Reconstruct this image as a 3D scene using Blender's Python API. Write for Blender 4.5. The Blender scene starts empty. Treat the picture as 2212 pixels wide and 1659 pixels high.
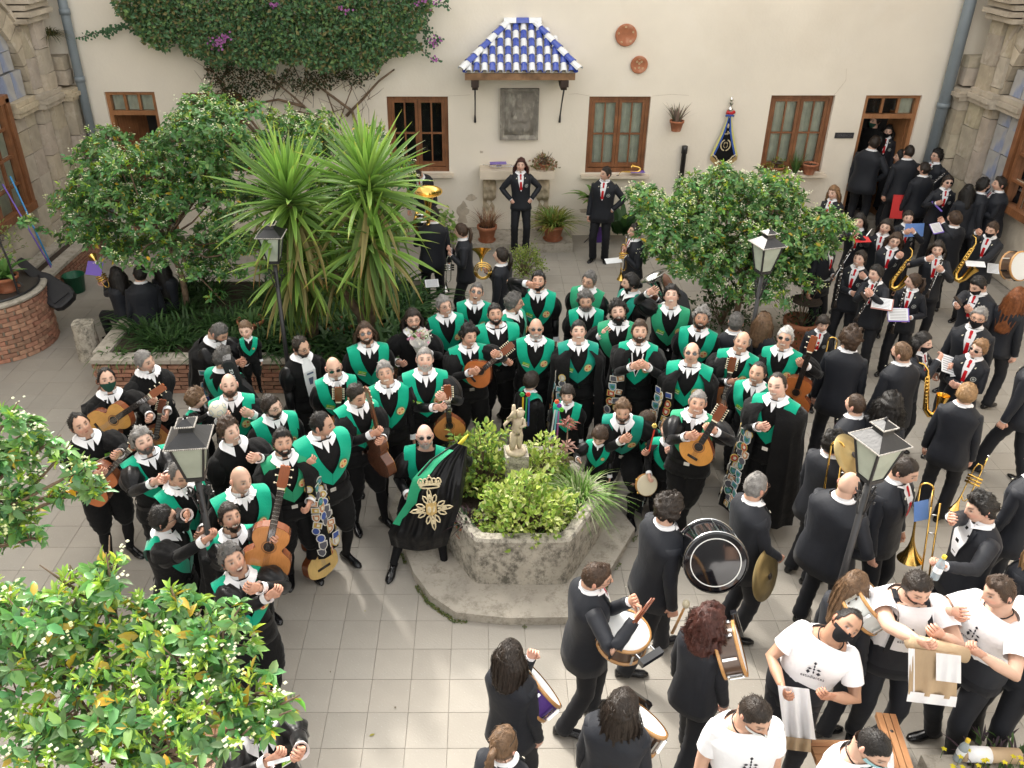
import bpy, math, random
import numpy as np
from mathutils import Vector, Matrix, noise
R = math.radians
C = bpy.context.scene.collection
sc = bpy.context.scene
# ---------------------------------------------------------------- camera, light, exposure
F0, CX, CY, TH, HC = 1829., 1040., 780., R(29.3), 5.9
cam = bpy.data.cameras.new('camera'); camo = bpy.data.objects.new('camera', cam); C.objects.link(camo)
camo.location = (0, 0, HC); camo.rotation_euler = (math.pi/2-TH, 0, 0)
cam.sensor_width = 36; cam.lens = 36*F0/2212.; cam.shift_x = 66/2212.; cam.shift_y = -49.5/2212.
cam.clip_end = 300; cam.clip_start = .1
sc.camera = camo
SUN = Vector((.60, -1.12, -1.0)).normalized()          # direction the light travels
el = math.asin(-SUN.z); az = math.atan2(-SUN.x, -SUN.y)
w = bpy.data.worlds.new('World'); sc.world = w; w.use_nodes = True
nt = w.node_tree; nt.nodes.clear()
sk = nt.nodes.new('ShaderNodeTexSky'); sk.sky_type = 'NISHITA'; sk.sun_disc = False
sk.sun_elevation = el; sk.sun_rotation = az; sk.air_density = 1.0; sk.dust_density = 4.0; sk.ozone_density = 1.0
hs = nt.nodes.new('ShaderNodeHueSaturation'); hs.inputs['Saturation'].default_value = .12
bg = nt.nodes.new('ShaderNodeBackground'); bg.inputs[1].default_value = .15
ow = nt.nodes.new('ShaderNodeOutputWorld')
nt.links.new(sk.outputs[0], hs.inputs['Color']); wb = nt.nodes.new('ShaderNodeMix'); wb.data_type = 'RGBA'; wb.blend_type = 'MULTIPLY'; wb.inputs[0].default_value = 1; wb.inputs[7].default_value = (1, .965, .90, 1); nt.links.new(hs.outputs[0], wb.inputs[6]); nt.links.new(wb.outputs[2], bg.inputs[0]); nt.links.new(bg.outputs[0], ow.inputs[0])
sl = bpy.data.lights.new('sun', 'SUN'); so = bpy.data.objects.new('sun', sl); C.objects.link(so)
sl.energy = .52; sl.angle = R(3); sl.color = (1, .95, .87)
so.rotation_euler = SUN.to_track_quat('-Z', 'Y').to_euler(); so.location = (0, 0, 30)
sc.view_settings.view_transform = 'Standard'; sc.view_settings.look = 'None'
sc.view_settings.exposure = 2.27; sc.view_settings.gamma = 1; sc.view_settings.use_curve_mapping = False

# ---------------------------------------------------------------- helpers
st_, ct_ = math.sin(TH), math.cos(TH)
def ray(px, py):
    u = (px-CX)/F0; v = (py-CY)/F0
    return np.array((u, ct_-v*st_, -st_-v*ct_))
def atz(px, py, z=0.):
    d = ray(px, py); t = (z-HC)/d[2]; return np.array((d[0]*t, d[1]*t, z))
def aty(px, py, Y):
    d = ray(px, py); t = Y/d[1]; return np.array((d[0]*t, Y, HC+d[2]*t))
rng = np.random.default_rng(7)
random.seed(5)
def tag(o, label=None, cat=None, group=None, kind=None):
    if label: o['label'] = label
    if cat: o['category'] = cat
    if group: o['group'] = group
    if kind: o['kind'] = kind
    return o
def empty(name, loc=(0, 0, 0), rz=0., label=None, cat=None, group=None, sc_=1.):
    o = bpy.data.objects.new(name, None); C.objects.link(o); o.location = loc; o.rotation_euler = (0, 0, rz)
    o.scale = (sc_,)*3 if not isinstance(sc_, tuple) else sc_; o.empty_display_size = .1
    return tag(o, label, cat, group)
def link(name, me, parent=None, mw=None):
    o = bpy.data.objects.new(name, me); C.objects.link(o)
    if parent is not None: o.parent = parent
    if mw is not None: o.matrix_local = mw
    return o
def rot(a, ax): return np.array(Matrix.Rotation(a, 3, ax))
def frame(d, up=(0, 0, 1)):
    z = np.array(d, float); z /= np.linalg.norm(z)+1e-9
    x = np.cross(up, z); n = np.linalg.norm(x)
    if n < 1e-4: x = np.cross((1, 0, 0), z); n = np.linalg.norm(x)
    x /= n; y = np.cross(z, x)
    return x, y, z
class MB:
    def __init__(s): s.v = []; s.f = []; s.m = []; s.c = []; s.n = 0
    def add(s, V, Fs, mat=0, col=None):
        V = np.asarray(V, float).reshape(-1, 3); b = s.n
        s.v.append(V); s.n += len(V)
        s.f += [tuple(b+i for i in f) for f in Fs]; s.m += [mat]*len(Fs)
        if col is None: col = (1, 1, 1)
        col = np.asarray(col, float)
        s.c.append(np.tile(col, (len(V), 1)) if col.ndim == 1 else col)
        return s
    def grid(s, P, cu=False, cv=False, mat=0, col=None, capA=False, capB=False, flip=False):
        P = np.asarray(P, float); n, m = P.shape[:2]; Fs = []
        for i in range(n if cu else n-1):
            for j in range(m if cv else m-1):
                a, b = i*m+j, i*m+(j+1) % m; c_, d = ((i+1) % n)*m+(j+1) % m, ((i+1) % n)*m+j
                Fs.append((a, d, c_, b) if flip else (a, b, c_, d))
        if capA: Fs.append(tuple(range(m))[::1 if flip else -1])
        if capB: Fs.append(tuple((n-1)*m+j for j in range(m))[::-1 if flip else 1])
        return s.add(P.reshape(-1, 3), Fs, mat, col)
    def box(s, c, sz, r=None, mat=0, col=None, taper=1.):
        c = np.array(c, float); h = np.array(sz, float)/2
        V = np.array([(x*h[0]*(taper if z > 0 else 1), y*h[1]*(taper if z > 0 else 1), z*h[2]) for z in (-1, 1) for y in (-1, 1) for x in (-1, 1)])
        if r is not None: V = V @ np.asarray(r).T
        return s.add(V+c, [(0, 2, 3, 1), (4, 5, 7, 6), (0, 1, 5, 4), (2, 6, 7, 3), (0, 4, 6, 2), (1, 3, 7, 5)], mat, col)
    def tube(s, path, rad, n=8, mat=0, col=None, cap=True, up=(0, 0, 1), sy=1., ex=None):
        path = np.asarray(path, float); k = len(path)
        rad = np.broadcast_to(np.asarray(rad, float), (k,)) if np.ndim(rad) < 2 else np.asarray(rad, float)
        P = []
        for i in range(k):
            d = path[min(i+1, k-1)]-path[max(i-1, 0)]
            x, y, z = frame(d, up)
            a = np.arange(n)*2*math.pi/n
            P.append(path[i]+rad[i]*(np.outer(np.cos(a), x)+sy*np.outer(np.sin(a), y)))
        return s.grid(P, cv=True, mat=mat, col=col, capA=cap, capB=cap)
    def lathe(s, prof, n=16, c=(0, 0, 0), mat=0, col=None, r=None, cap=False):
        a = np.arange(n)*2*math.pi/n; P = []
        for rr, z in prof:
            q = np.stack([rr*np.cos(a), rr*np.sin(a), np.full(n, z)], 1)
            if r is not None: q = q @ np.asarray(r).T
            P.append(q+np.array(c))
        return s.grid(P, cv=True, mat=mat, col=col, capA=cap, capB=cap)
    def ell(s, c, r3, n=8, m=6, mat=0, col=None, r=None):
        pr = []
        for i in range(m+1):
            p = -math.pi/2+math.pi*i/m; p = max(min(p, 1.5), -1.5)
            a = np.arange(n)*2*math.pi/n
            q = np.stack([r3[0]*math.cos(p)*np.cos(a), r3[1]*math.cos(p)*np.sin(a), np.full(n, r3[2]*math.sin(p))], 1)
            if r is not None: q = q @ np.asarray(r).T
            pr.append(q+np.array(c))
        return s.grid(pr, cv=True, mat=mat, col=col, capA=True, capB=True)
    def prism(s, poly, z0, z1, mat=0, col=None, r=None, c=(0, 0, 0)):
        n = len(poly); V = np.array([(x, y, z0) for x, y in poly]+[(x, y, z1) for x, y in poly])
        if r is not None: V = V @ np.asarray(r).T
        return s.add(V+np.array(c), [tuple(range(n))[::-1], tuple(range(n, 2*n))]+[(i, (i+1) % n, n+(i+1) % n, n+i) for i in range(n)], mat, col)
    def me(s, name, mats, smooth=False, color=False):
        me = bpy.data.meshes.new(name)
        V = np.concatenate(s.v) if s.v else np.zeros((0, 3))
        nl = sum(len(f) for f in s.f)
        me.vertices.add(len(V)); me.vertices.foreach_set('co', V.astype(np.float32).ravel())
        me.loops.add(nl); me.polygons.add(len(s.f))
        me.loops.foreach_set('vertex_index', np.fromiter((i for f in s.f for i in f), np.int32, nl))
        ls = np.fromiter((len(f) for f in s.f), np.int32, len(s.f))
        me.polygons.foreach_set('loop_start', np.concatenate([[0], np.cumsum(ls)[:-1]]).astype(np.int32) if len(ls) else [])
        for m_ in (mats if isinstance(mats, (list, tuple)) else [mats]): me.materials.append(m_)
        me.polygons.foreach_set('material_index', np.array(s.m, np.int32))
        me.polygons.foreach_set('use_smooth', np.full(len(s.f), smooth))
        if color:
            Cc = np.concatenate(s.c); at = me.color_attributes.new('col', 'FLOAT_COLOR', 'POINT')
            at.data.foreach_set('color', np.hstack([Cc, np.ones((len(Cc), 1))]).astype(np.float32).ravel())
        me.update(calc_edges=True); me.validate()
        return me
    def build(s, name, mats, parent=None, smooth=False, color=False, mw=None):
        return link(name, s.me(name, mats, smooth, color), parent, mw)

# ---------------------------------------------------------------- materials
def mat(name, col=(.5, .5, .5), rough=.8, var=0., vs=3., bump=0., bs=40., metal=0., sheen=0., attr=False, spec=.5, tr=0., coat=0., trans=0.):
    m = bpy.data.materials.new(name); m.use_nodes = True; n = m.node_tree.nodes; L = m.node_tree.links
    b = n['Principled BSDF']; b.inputs['Roughness'].default_value = rough; b.inputs['Metallic'].default_value = metal
    b.inputs['Specular IOR Level'].default_value = spec
    if sheen: b.inputs['Sheen Weight'].default_value = sheen; b.inputs['Sheen Roughness'].default_value = .4
    if coat: b.inputs['Coat Weight'].default_value = coat
    if tr: b.inputs['Transmission Weight'].default_value = tr
    src = None
    if attr:
        a = n.new('ShaderNodeAttribute'); a.attribute_name = 'col'; mx = n.new('ShaderNodeMix'); mx.data_type = 'RGBA'; mx.blend_type = 'MULTIPLY'
        mx.inputs[0].default_value = 1; mx.inputs[7].default_value = (*col, 1); L.new(a.outputs['Color'], mx.inputs[6]); src = mx.outputs[2]
    if var or bump:
        tc = n.new('ShaderNodeTexCoord')
    if var:
        nz = n.new('ShaderNodeTexNoise'); nz.inputs['Scale'].default_value = vs; nz.inputs['Detail'].default_value = 6; L.new(tc.outputs['Object'], nz.inputs['Vector'])
        mr = n.new('ShaderNodeMapRange'); mr.inputs[1].default_value = .3; mr.inputs[2].default_value = .7; mr.inputs[3].default_value = 1-var; mr.inputs[4].default_value = 1+var; L.new(nz.outputs[0], mr.inputs[0])
        mx = n.new('ShaderNodeMix'); mx.data_type = 'RGBA'; mx.blend_type = 'MULTIPLY'; mx.inputs[0].default_value = 1
        if src: L.new(src, mx.inputs[6])
        else: mx.inputs[6].default_value = (*col, 1)
        L.new(mr.outputs[0], mx.inputs[7]); src = mx.outputs[2]
    if src: L.new(src, b.inputs['Base Color'])
    else: b.inputs['Base Color'].default_value = (*col, 1)
    if bump:
        nb = n.new('ShaderNodeTexNoise'); nb.inputs['Scale'].default_value = bs; nb.inputs['Detail'].default_value = 5; L.new(tc.outputs['Object'], nb.inputs['Vector'])
        bp = n.new('ShaderNodeBump'); bp.inputs['Strength'].default_value = bump; bp.inputs['Distance'].default_value = .02 if bs > 12 else .03; L.new(nb.outputs[0], bp.inputs['Height']); L.new(bp.outputs[0], b.inputs['Normal'])
    if trans:
        t = n.new('ShaderNodeBsdfTranslucent'); ms = n.new('ShaderNodeMixShader'); ms.inputs[0].default_value = trans
        if src: L.new(src, t.inputs[0])
        else: t.inputs[0].default_value = (*col, 1)
        L.new(b.outputs[0], ms.inputs[1]); L.new(t.outputs[0], ms.inputs[2]); L.new(ms.outputs[0], n['Material Output'].inputs[0])
    return m
def nodes_of(m): return m.node_tree.nodes, m.node_tree.links, m.node_tree.nodes['Principled BSDF']
def stain(m, c2, lo=.45, hi=.62, sc_=2., det=8, stretch=(1, 1, 1), use='Object', amt=1., rough=.55):
    """mixes a second real colour into the base by a noise mask (dirt, lichen, wear)"""
    n, L, b = nodes_of(m); inp = b.inputs['Base Color']
    tc = n.new('ShaderNodeTexCoord'); mp = n.new('ShaderNodeMapping'); mp.inputs['Scale'].default_value = stretch
    nz = n.new('ShaderNodeTexNoise'); nz.inputs['Scale'].default_value = sc_; nz.inputs['Detail'].default_value = det; nz.inputs['Roughness'].default_value = rough
    L.new(tc.outputs[use], mp.inputs[0]); L.new(mp.outputs[0], nz.inputs['Vector'])
    mr = n.new('ShaderNodeMapRange'); mr.inputs[1].default_value = lo; mr.inputs[2].default_value = hi; mr.inputs[4].default_value = amt; L.new(nz.outputs[0], mr.inputs[0])
    mx = n.new('ShaderNodeMix'); mx.data_type = 'RGBA'; mx.inputs[7].default_value = (*c2, 1); L.new(mr.outputs[0], mx.inputs[0])
    if inp.links: L.new(inp.links[0].from_socket, mx.inputs[6])
    else: mx.inputs[6].default_value = tuple(inp.default_value)
    L.new(mx.outputs[2], inp); return m
M = {}
M['plaster'] = stain(stain(mat('cream_plaster', (.80, .735, .63), .9, var=.05, vs=.8, bump=.15, bs=25), (.62, .54, .43), .52, .78, .7, 8, (1, 1, .9), amt=.35), (.84, .79, .71), .55, .75, 1.3, amt=.4)
M['oldplaster'] = stain(mat('old_side_plaster', (.62, .55, .45), .95, var=.12, vs=2., bump=.35, bs=14), (.36, .31, .25), .5, .7, 1.7, amt=.7)
M['stone'] = stain(stain(mat('weathered_stone', (.46, .40, .32), .95, var=.18, vs=3, bump=.6, bs=12, attr=True), (.22, .17, .12), .55, .75, 2.2, 9, amt=.75), (.62, .56, .47), .58, .7, 3.1, 8, amt=.6)
M['bluestone'] = stain(mat('blue_washed_stone', (.38, .37, .36), .95, var=.15, vs=3, bump=.4, bs=14), (.20, .25, .40), .5, .62, 2.6, 9, (1, 1, .5), amt=.8)
M['tile'] = stain(stain(mat('paving_stone', (.335, .308, .268), .8, var=.07, vs=2.2, bump=.12, bs=60, attr=True), (.29, .27, .24), .52, .8, 1.1, 9, amt=.65), (.50, .48, .44), .66, .69, 60, 3, amt=.5)
stain(M['tile'], (.20, .18, .15), .60, .78, 3.3, 10, amt=.45, rough=.7)
M['joint'] = mat('joint_sand', (.285, .26, .225), 1., var=.2, vs=8)
M['concrete'] = stain(stain(mat('mossy_concrete', (.47, .43, .36), .95, var=.15, vs=4, bump=.7, bs=22), (.07, .065, .05), .46, .60, 11, 14, (1, 1, .8), amt=.85, rough=.8), (.60, .56, .47), .6, .7, 3, 8, amt=.5)
M['slab'] = stain(stain(mat('old_slab', (.43, .39, .33), .95, var=.15, vs=3, bump=.5, bs=16), (.19, .17, .13), .49, .64, 8, 12, amt=.8, rough=.8), (.55, .52, .45), .62, .7, 2, 8, amt=.5)
M['brick'] = mat('fired_brick', (.36, .185, .125), .9, var=.25, vs=9, bump=.4, bs=40, attr=True)
M['mortar'] = mat('mortar', (.36, .31, .24), 1., var=.2, vs=6, bump=.4, bs=30)
M['wood'] = stain(mat('varnished_pine', (.23, .098, .042), .4, var=.25, vs=6, bump=.05, bs=40), (.13, .045, .018), .45, .7, 4, 8, (8, 8, .6), amt=.7)
M['woodlight'] = stain(mat('honey_wood', (.34, .16, .07), .4, var=.2, vs=5), (.26, .10, .035), .45, .7, 4, 8, (8, 8, .7), amt=.6)
M['oldwood'] = stain(mat('old_beam_wood', (.26, .15, .08), .9, var=.3, vs=5, bump=.4, bs=20), (.10, .06, .035), .5, .7, 4, amt=.8)
M['darkwood'] = mat('dark_wood', (.035, .02, .015), .7, var=.3, bump=.2)
M['iron'] = mat('black_iron', (.02, .02, .022), .4, spec=.6, var=.2, bump=.1)
M['pipe'] = stain(mat('grey_pipe', (.20, .235, .26), .45, var=.1, bump=.05), (.12, .14, .16), .55, .7, 3, amt=.5)
M['curtain'] = mat('pale_curtain', (.78, .80, .68), .9, var=.12, vs=7, trans=.2)
M['dark'] = mat('dark_interior', (.02, .019, .018), .9)  # near black: room shade put into the colour of the backing sheets
def glass_mat():
    m = bpy.data.materials.new('window_glass'); m.use_nodes = True; n = m.node_tree.nodes; L = m.node_tree.links
    n.remove(n['Principled BSDF'])
    g = n.new('ShaderNodeBsdfGlossy'); g.inputs['Roughness'].default_value = .03; t = n.new('ShaderNodeBsdfTransparent'); t.inputs[0].default_value = (.85, .88, .86, 1)
    fr = n.new('ShaderNodeFresnel'); fr.inputs[0].default_value = 1.5; ms = n.new('ShaderNodeMixShader'); L.new(fr.outputs[0], ms.inputs[0]); L.new(t.outputs[0], ms.inputs[1]); L.new(g.outputs[0], ms.inputs[2]); L.new(ms.outputs[0], n['Material Output'].inputs[0])
    return m
M['glass'] = glass_mat()
M['bluetile'] = mat('blue_glazed_tile', (.045, .085, .42), .15, var=.15, vs=12, coat=.5)
M['whitetile'] = stain(mat('white_glazed_tile', (.78, .80, .82), .2, var=.06, vs=10, coat=.5), (.5, .47, .4), .62, .75, 14, amt=.5)
M['terracotta'] = stain(mat('terracotta', (.40, .15, .075), .85, var=.15, vs=8, bump=.2), (.55, .36, .26), .55, .7, 6, amt=.5)
M['soil'] = mat('soil', (.05, .035, .025), 1., var=.3, bump=.8, bs=30)
M['relief'] = stain(mat('grey_relief', (.24, .22, .19), .8, var=.2, vs=9, bump=.5, bs=25), (.48, .45, .38), .52, .66, 9, 8, (1, 1, .5), amt=.7)
M['marble'] = stain(mat('stone_shelf', (.70, .61, .49), .6, var=.08), (.5, .32, .2), .58, .72, 4, amt=.4)
M['bark'] = stain(mat('bark', (.19, .13, .085), .95, var=.3, vs=10, bump=.8, bs=25), (.08, .055, .035), .5, .65, 9, amt=.7)
M['leaf'] = mat('citrus_leaf', (1, 1, 1), .38, attr=True, spec=.5, trans=.25)
M['leafy'] = mat('soft_leaf', (1, 1, 1), .5, attr=True, spec=.4, trans=.3)
M['petal'] = mat('white_petal', (.85, .85, .72), .7, attr=True, trans=.2)
M['white'] = mat('white_paint', (.75, .75, .73), .6)
M['plastic'] = mat('coloured_plastic', (1, 1, 1), .4, attr=True)
M['cream'] = mat('statue_stone', (.50, .42, .30), .9, var=.2, vs=9, bump=.4, bs=30)
stain(M['cream'], (.25, .2, .14), .55, .7, 9, amt=.6)
# ------------------------------------------------------------ floor of single paving stones
TS, TX0, TY0 = .3305, .062, 4.305
g = MB(); g.grid([[(-14, -3, -.012), (14, -3, -.012)], [(-14, 24, -.012), (14, 24, -.012)]], mat=0)
floor = tag(g.build('ground', M['joint']), kind='structure')
tiles = []
for i in range(-40, 42):
    for j in range(-12, 36):
        x = TX0+(i+.5)*TS; y = TY0+(j+.5)*TS
        if y > 15.45 or x < -7.3 or x > 8.6 or y < 1.2: continue
        Zc = y*ct_+HC*st_; px = CX+F0*x/Zc; py = CY+F0*(-y*st_+HC*ct_)/Zc
        if -80 < px < 2290 and py < 1740: tiles.append((-py + (0 if px > 560 else 350) + (0 if px < 1900 else 120), x, y))
tiles.sort()
tvars = []
def tilemesh(mb, x, y, k):
    h = TS/2-.0012; b = .003; t = .85+.3*rng.random(); wv = rng.random()*.03-.015
    z = rng.random()*.003
    V = [(x-h, y-h, -.011), (x+h, y-h, -.011), (x+h, y+h, -.011), (x-h, y+h, -.011), (x-h, y-h, z-.0015), (x+h, y-h, z-.002), (x+h, y+h, z-.002), (x-h, y+h, z-.002),
         (x-h+b, y-h+b, z), (x+h-b, y-h+b, z), (x+h-b, y+h-b, z), (x-h+b, y+h-b, z)]
    t = .95+.09*rng.random(); col = (t*(1+wv*.5), t, t*(1-wv*.5))
    mb.add(V, [(0, 1, 5, 4), (1, 2, 6, 5), (2, 3, 7, 6), (3, 0, 4, 7), (4, 5, 9, 8), (5, 6, 10, 9), (6, 7, 11, 10), (7, 4, 8, 11), (8, 9, 10, 11)], 0, col)
rest = MB()
for k, (_, x, y) in enumerate(tiles):
    if k < 290:
        mb = MB(); tilemesh(mb, 0, 0, k); o = mb.build('paving_tile', M['tile'], floor, color=True); o.location = (x, y, 0)
    else: tilemesh(rest, x, y, k)
tag(rest.build('far_paving', M['tile'], floor, color=True), kind='stuff')
# ================================================================ far wall with openings
WY = 15.5
XL, XR = -7.55, 8.75
OP = [(-6.73, -5.83, 0, 2.70), (-5.32, -4.28, 1.24, 2.68), (-1.70, -.60, 1.24, 2.62), (1.93, 3.03, 1.22, 2.62), (5.18, 6.32, 1.24, 2.64), (6.87, 7.87, 0, 2.64)]
mb = MB()
xs = sorted({XL-.4, XR+.4, *[o[0] for o in OP], *[o[1] for o in OP]}); zs = [0, 1.22, 1.24, 2.62, 2.64, 2.68, 2.70, 7.8]
for i in range(len(xs)-1):
    for j in range(len(zs)-1):
        cx_, cz_ = (xs[i]+xs[i+1])/2, (zs[j]+zs[j+1])/2
        if any(o[0] < cx_ < o[1] and o[2] < cz_ < o[3] for o in OP): continue
        mb.add([(xs[i], WY, zs[j]), (xs[i+1], WY, zs[j]), (xs[i+1], WY, zs[j+1]), (xs[i], WY, zs[j+1])], [(0, 1, 2, 3)])
for x0, x1, z0, z1 in OP:
    d = .34
    mb.add([(x0, WY, z0), (x0, WY+d, z0), (x0, WY+d, z1), (x0, WY, z1)], [(0, 1, 2, 3)])
    mb.add([(x1, WY, z0), (x1, WY+d, z0), (x1, WY+d, z1), (x1, WY, z1)], [(3, 2, 1, 0)])
    mb.add([(x0, WY, z1), (x1, WY, z1), (x1, WY+d, z1), (x0, WY+d, z1)], [(3, 2, 1, 0)])
    if z0 > 0: mb.add([(x0, WY, z0), (x1, WY, z0), (x1, WY+d, z0), (x0, WY+d, z0)], [(0, 1, 2, 3)])
mb.box((.6, WY+.9, 3.85), (17.1, .3, 7.7))   # back of the rooms
mb.box((.6, WY+.4, 7.85), (17.4, 1.3, .3))
wall = tag(mb.build('courtyard_wall', M['plaster']), 'cream plastered far wall of the courtyard with wooden windows and doors', 'wall')
# near-black sheets behind windows and doors stand in for the shade of the rooms
def window(x0, x1, z0, z1, dark=False, sill=True):
    w_, h_ = x1-x0, z1-z0; y = WY+.12
    mb = MB(); f = .065
    mb.box((x0+f/2, y, (z0+z1)/2), (f, .09, h_)); mb.box((x1-f/2, y, (z0+z1)/2), (f, .09, h_)); mb.box(((x0+x1)/2, y, z1-f/2), (w_-2*f, .09, f)); mb.box(((x0+x1)/2, y, z0+f/2+.01), (w_-2*f, .09, f+.02))
    wn = mb.build('window', M['wood'], wall)
    xm = (x0+x1)/2
    for s in (0, 1):
        a, b = (x0+f+.004, xm-.003) if s == 0 else (xm+.003, x1-f-.004); e = .055; zz0, zz1 = z0+f+.034, z1-f-.004
        mb = MB(); yy = y-.012
        mb.box((a+e/2, yy, (zz0+zz1)/2), (e, .05, zz1-zz0)); mb.box((b-e/2, yy, (zz0+zz1)/2), (e, .05, zz1-zz0))
        for z_, hh in ((zz0+.04, .08), (zz1-e/2, e)): mb.box(((a+b)/2, yy, z_), (b-a-2*e, .05, hh))
        mb.box(((a+b)/2, yy, (zz0+zz1)/2), (.028, .04, zz1-zz0-.1)); mz = zz0+(zz1-zz0)*.5
        mb.box(((a+b)/2-(b-a)/4+.013, yy, mz), ((b-a)/2-e+.02, .038, .03)); mb.box(((a+b)/2+(b-a)/4-.013, yy, mz), ((b-a)/2-e+.02, .038, .03))
        mb.build('sash', M['wood'], wn)
        for k in (0, 1):
            for q in (0, 1):
                p0, p1 = (a+e, (a+b)/2-.014) if k == 0 else ((a+b)/2+.014, b-e); q0, q1 = (zz0+.08, mz-.015) if q == 0 else (mz+.015, zz1-e)
                MB().add([(p0, y, q0), (p1, y, q0), (p1, y, q1), (p0, y, q1)], [(0, 1, 2, 3)]).build('pane', M['glass'], wn)
    if not dark:
        n = 40; P = [[(x0+.07+(w_-.14)*i/n, y+.08+.012*math.sin(i*2.3)+.008*math.sin(i*.9), zz) for i in range(n+1)] for zz in (z1-.05, z0+.05)]
        MB().grid(P).build('curtain', M['curtain'], wn, smooth=True)
    mb = MB().box((xm, WY+.7, (z0+z1)/2), (w_+.4, .04, h_+.4)); mb.build('dark_backing', M['dark'], wn)
    if sill: MB().box((xm, WY-.0-.02, z0-.035), (w_+.16, .26, .05)).build('sill', M['marble'], wn)
    return wn
window(*OP[1], dark=True, sill=False); window(*OP[2], dark=True); window(*OP[3]); window(*OP[4])
def door(x0, x1, z1, ang, side):
    w_ = x1-x0; y = WY+.10; mb = MB(); f = .07; zt = z1-.38
    for x in (x0+f/2, x1-f/2): mb.box((x, y, z1/2), (f, .10, z1))
    mb.box(((x0+x1)/2, y, z1-.03), (w_-2*f, .10, .06)); mb.box(((x0+x1)/2, y, zt), (w_-2*f, .10, .08))
    for k in (1, 2): mb.box((x0+f+(w_-2*f)*k/3, y, (z1+zt)/2), (.045, .06, z1-zt-.1))
    d = mb.build('door', M['woodlight'], wall)
    for k in range(3):
        a = x0+f+(w_-2*f)*k/3+.02; b = a+(w_-2*f)/3-.04
        MB().add([(a, y, zt+.04), (b, y, zt+.04), (b, y, z1-.06), (a, y, z1-.06)], [(0, 1, 2, 3)]).build('pane', M['glass'], d)
    if side > 0 or 1:
        P = [[(x0+.08+(w_-.16)*i/24, y+.06+.01*math.sin(i*2.1), zz) for i in range(25)] for zz in (z1-.05, zt+.02)]
        if side < 0: MB().grid(P).build('curtain', M['curtain'], d, smooth=True)
        else: MB().grid([r[16:] for r in P]).build('curtain', M['curtain'], d, smooth=True)
    # leaf opened inwards, with raised panels
    lx = x0+f if side < 0 else x1-f; L_ = w_-2*f-.02; c, s = math.cos(ang), math.sin(ang)
    r = rot(ang if side < 0 else math.pi-ang, 'Z')
    mb = MB(); mb.box((lx+r[0, 0]*L_/2, y+.06+abs(r[1, 0])*L_/2, zt/2), (L_, .04, zt-.06), r=r)
    for q in range(4):
        for k in (0, 1):
            cxx = L_*(.27+.46*k); mb.box((lx+r[0, 0]*cxx, y+.06+abs(r[1, 0])*cxx-.028, .35+q*.5), (L_*.34, .02, .36), r=r)
    mb.build('door_leaf', M['wood'] if side < 0 else M['woodlight'], d)
    MB().box(((x0+x1)/2, WY+.72, z1/2), (w_+1.0, .04, z1+.6)).build('dark_backing', M['dark'], d)
door(*OP[0][:2], OP[0][3], R(60), -1); door(*OP[5][:2], OP[5][3], R(80), 1)
tag(MB().box((7.35, 15.12, .07), (1.5, .75, .14)).build('door_step', M['slab']), 'low stone step in front of the open door on the right', 'step')
tag(MB().box((7.37, 15.95, .13), (1.0, .9, .26)).build('raised_floor', M['slab']), 'raised stone floor inside the open right doorway', 'floor')
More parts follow.
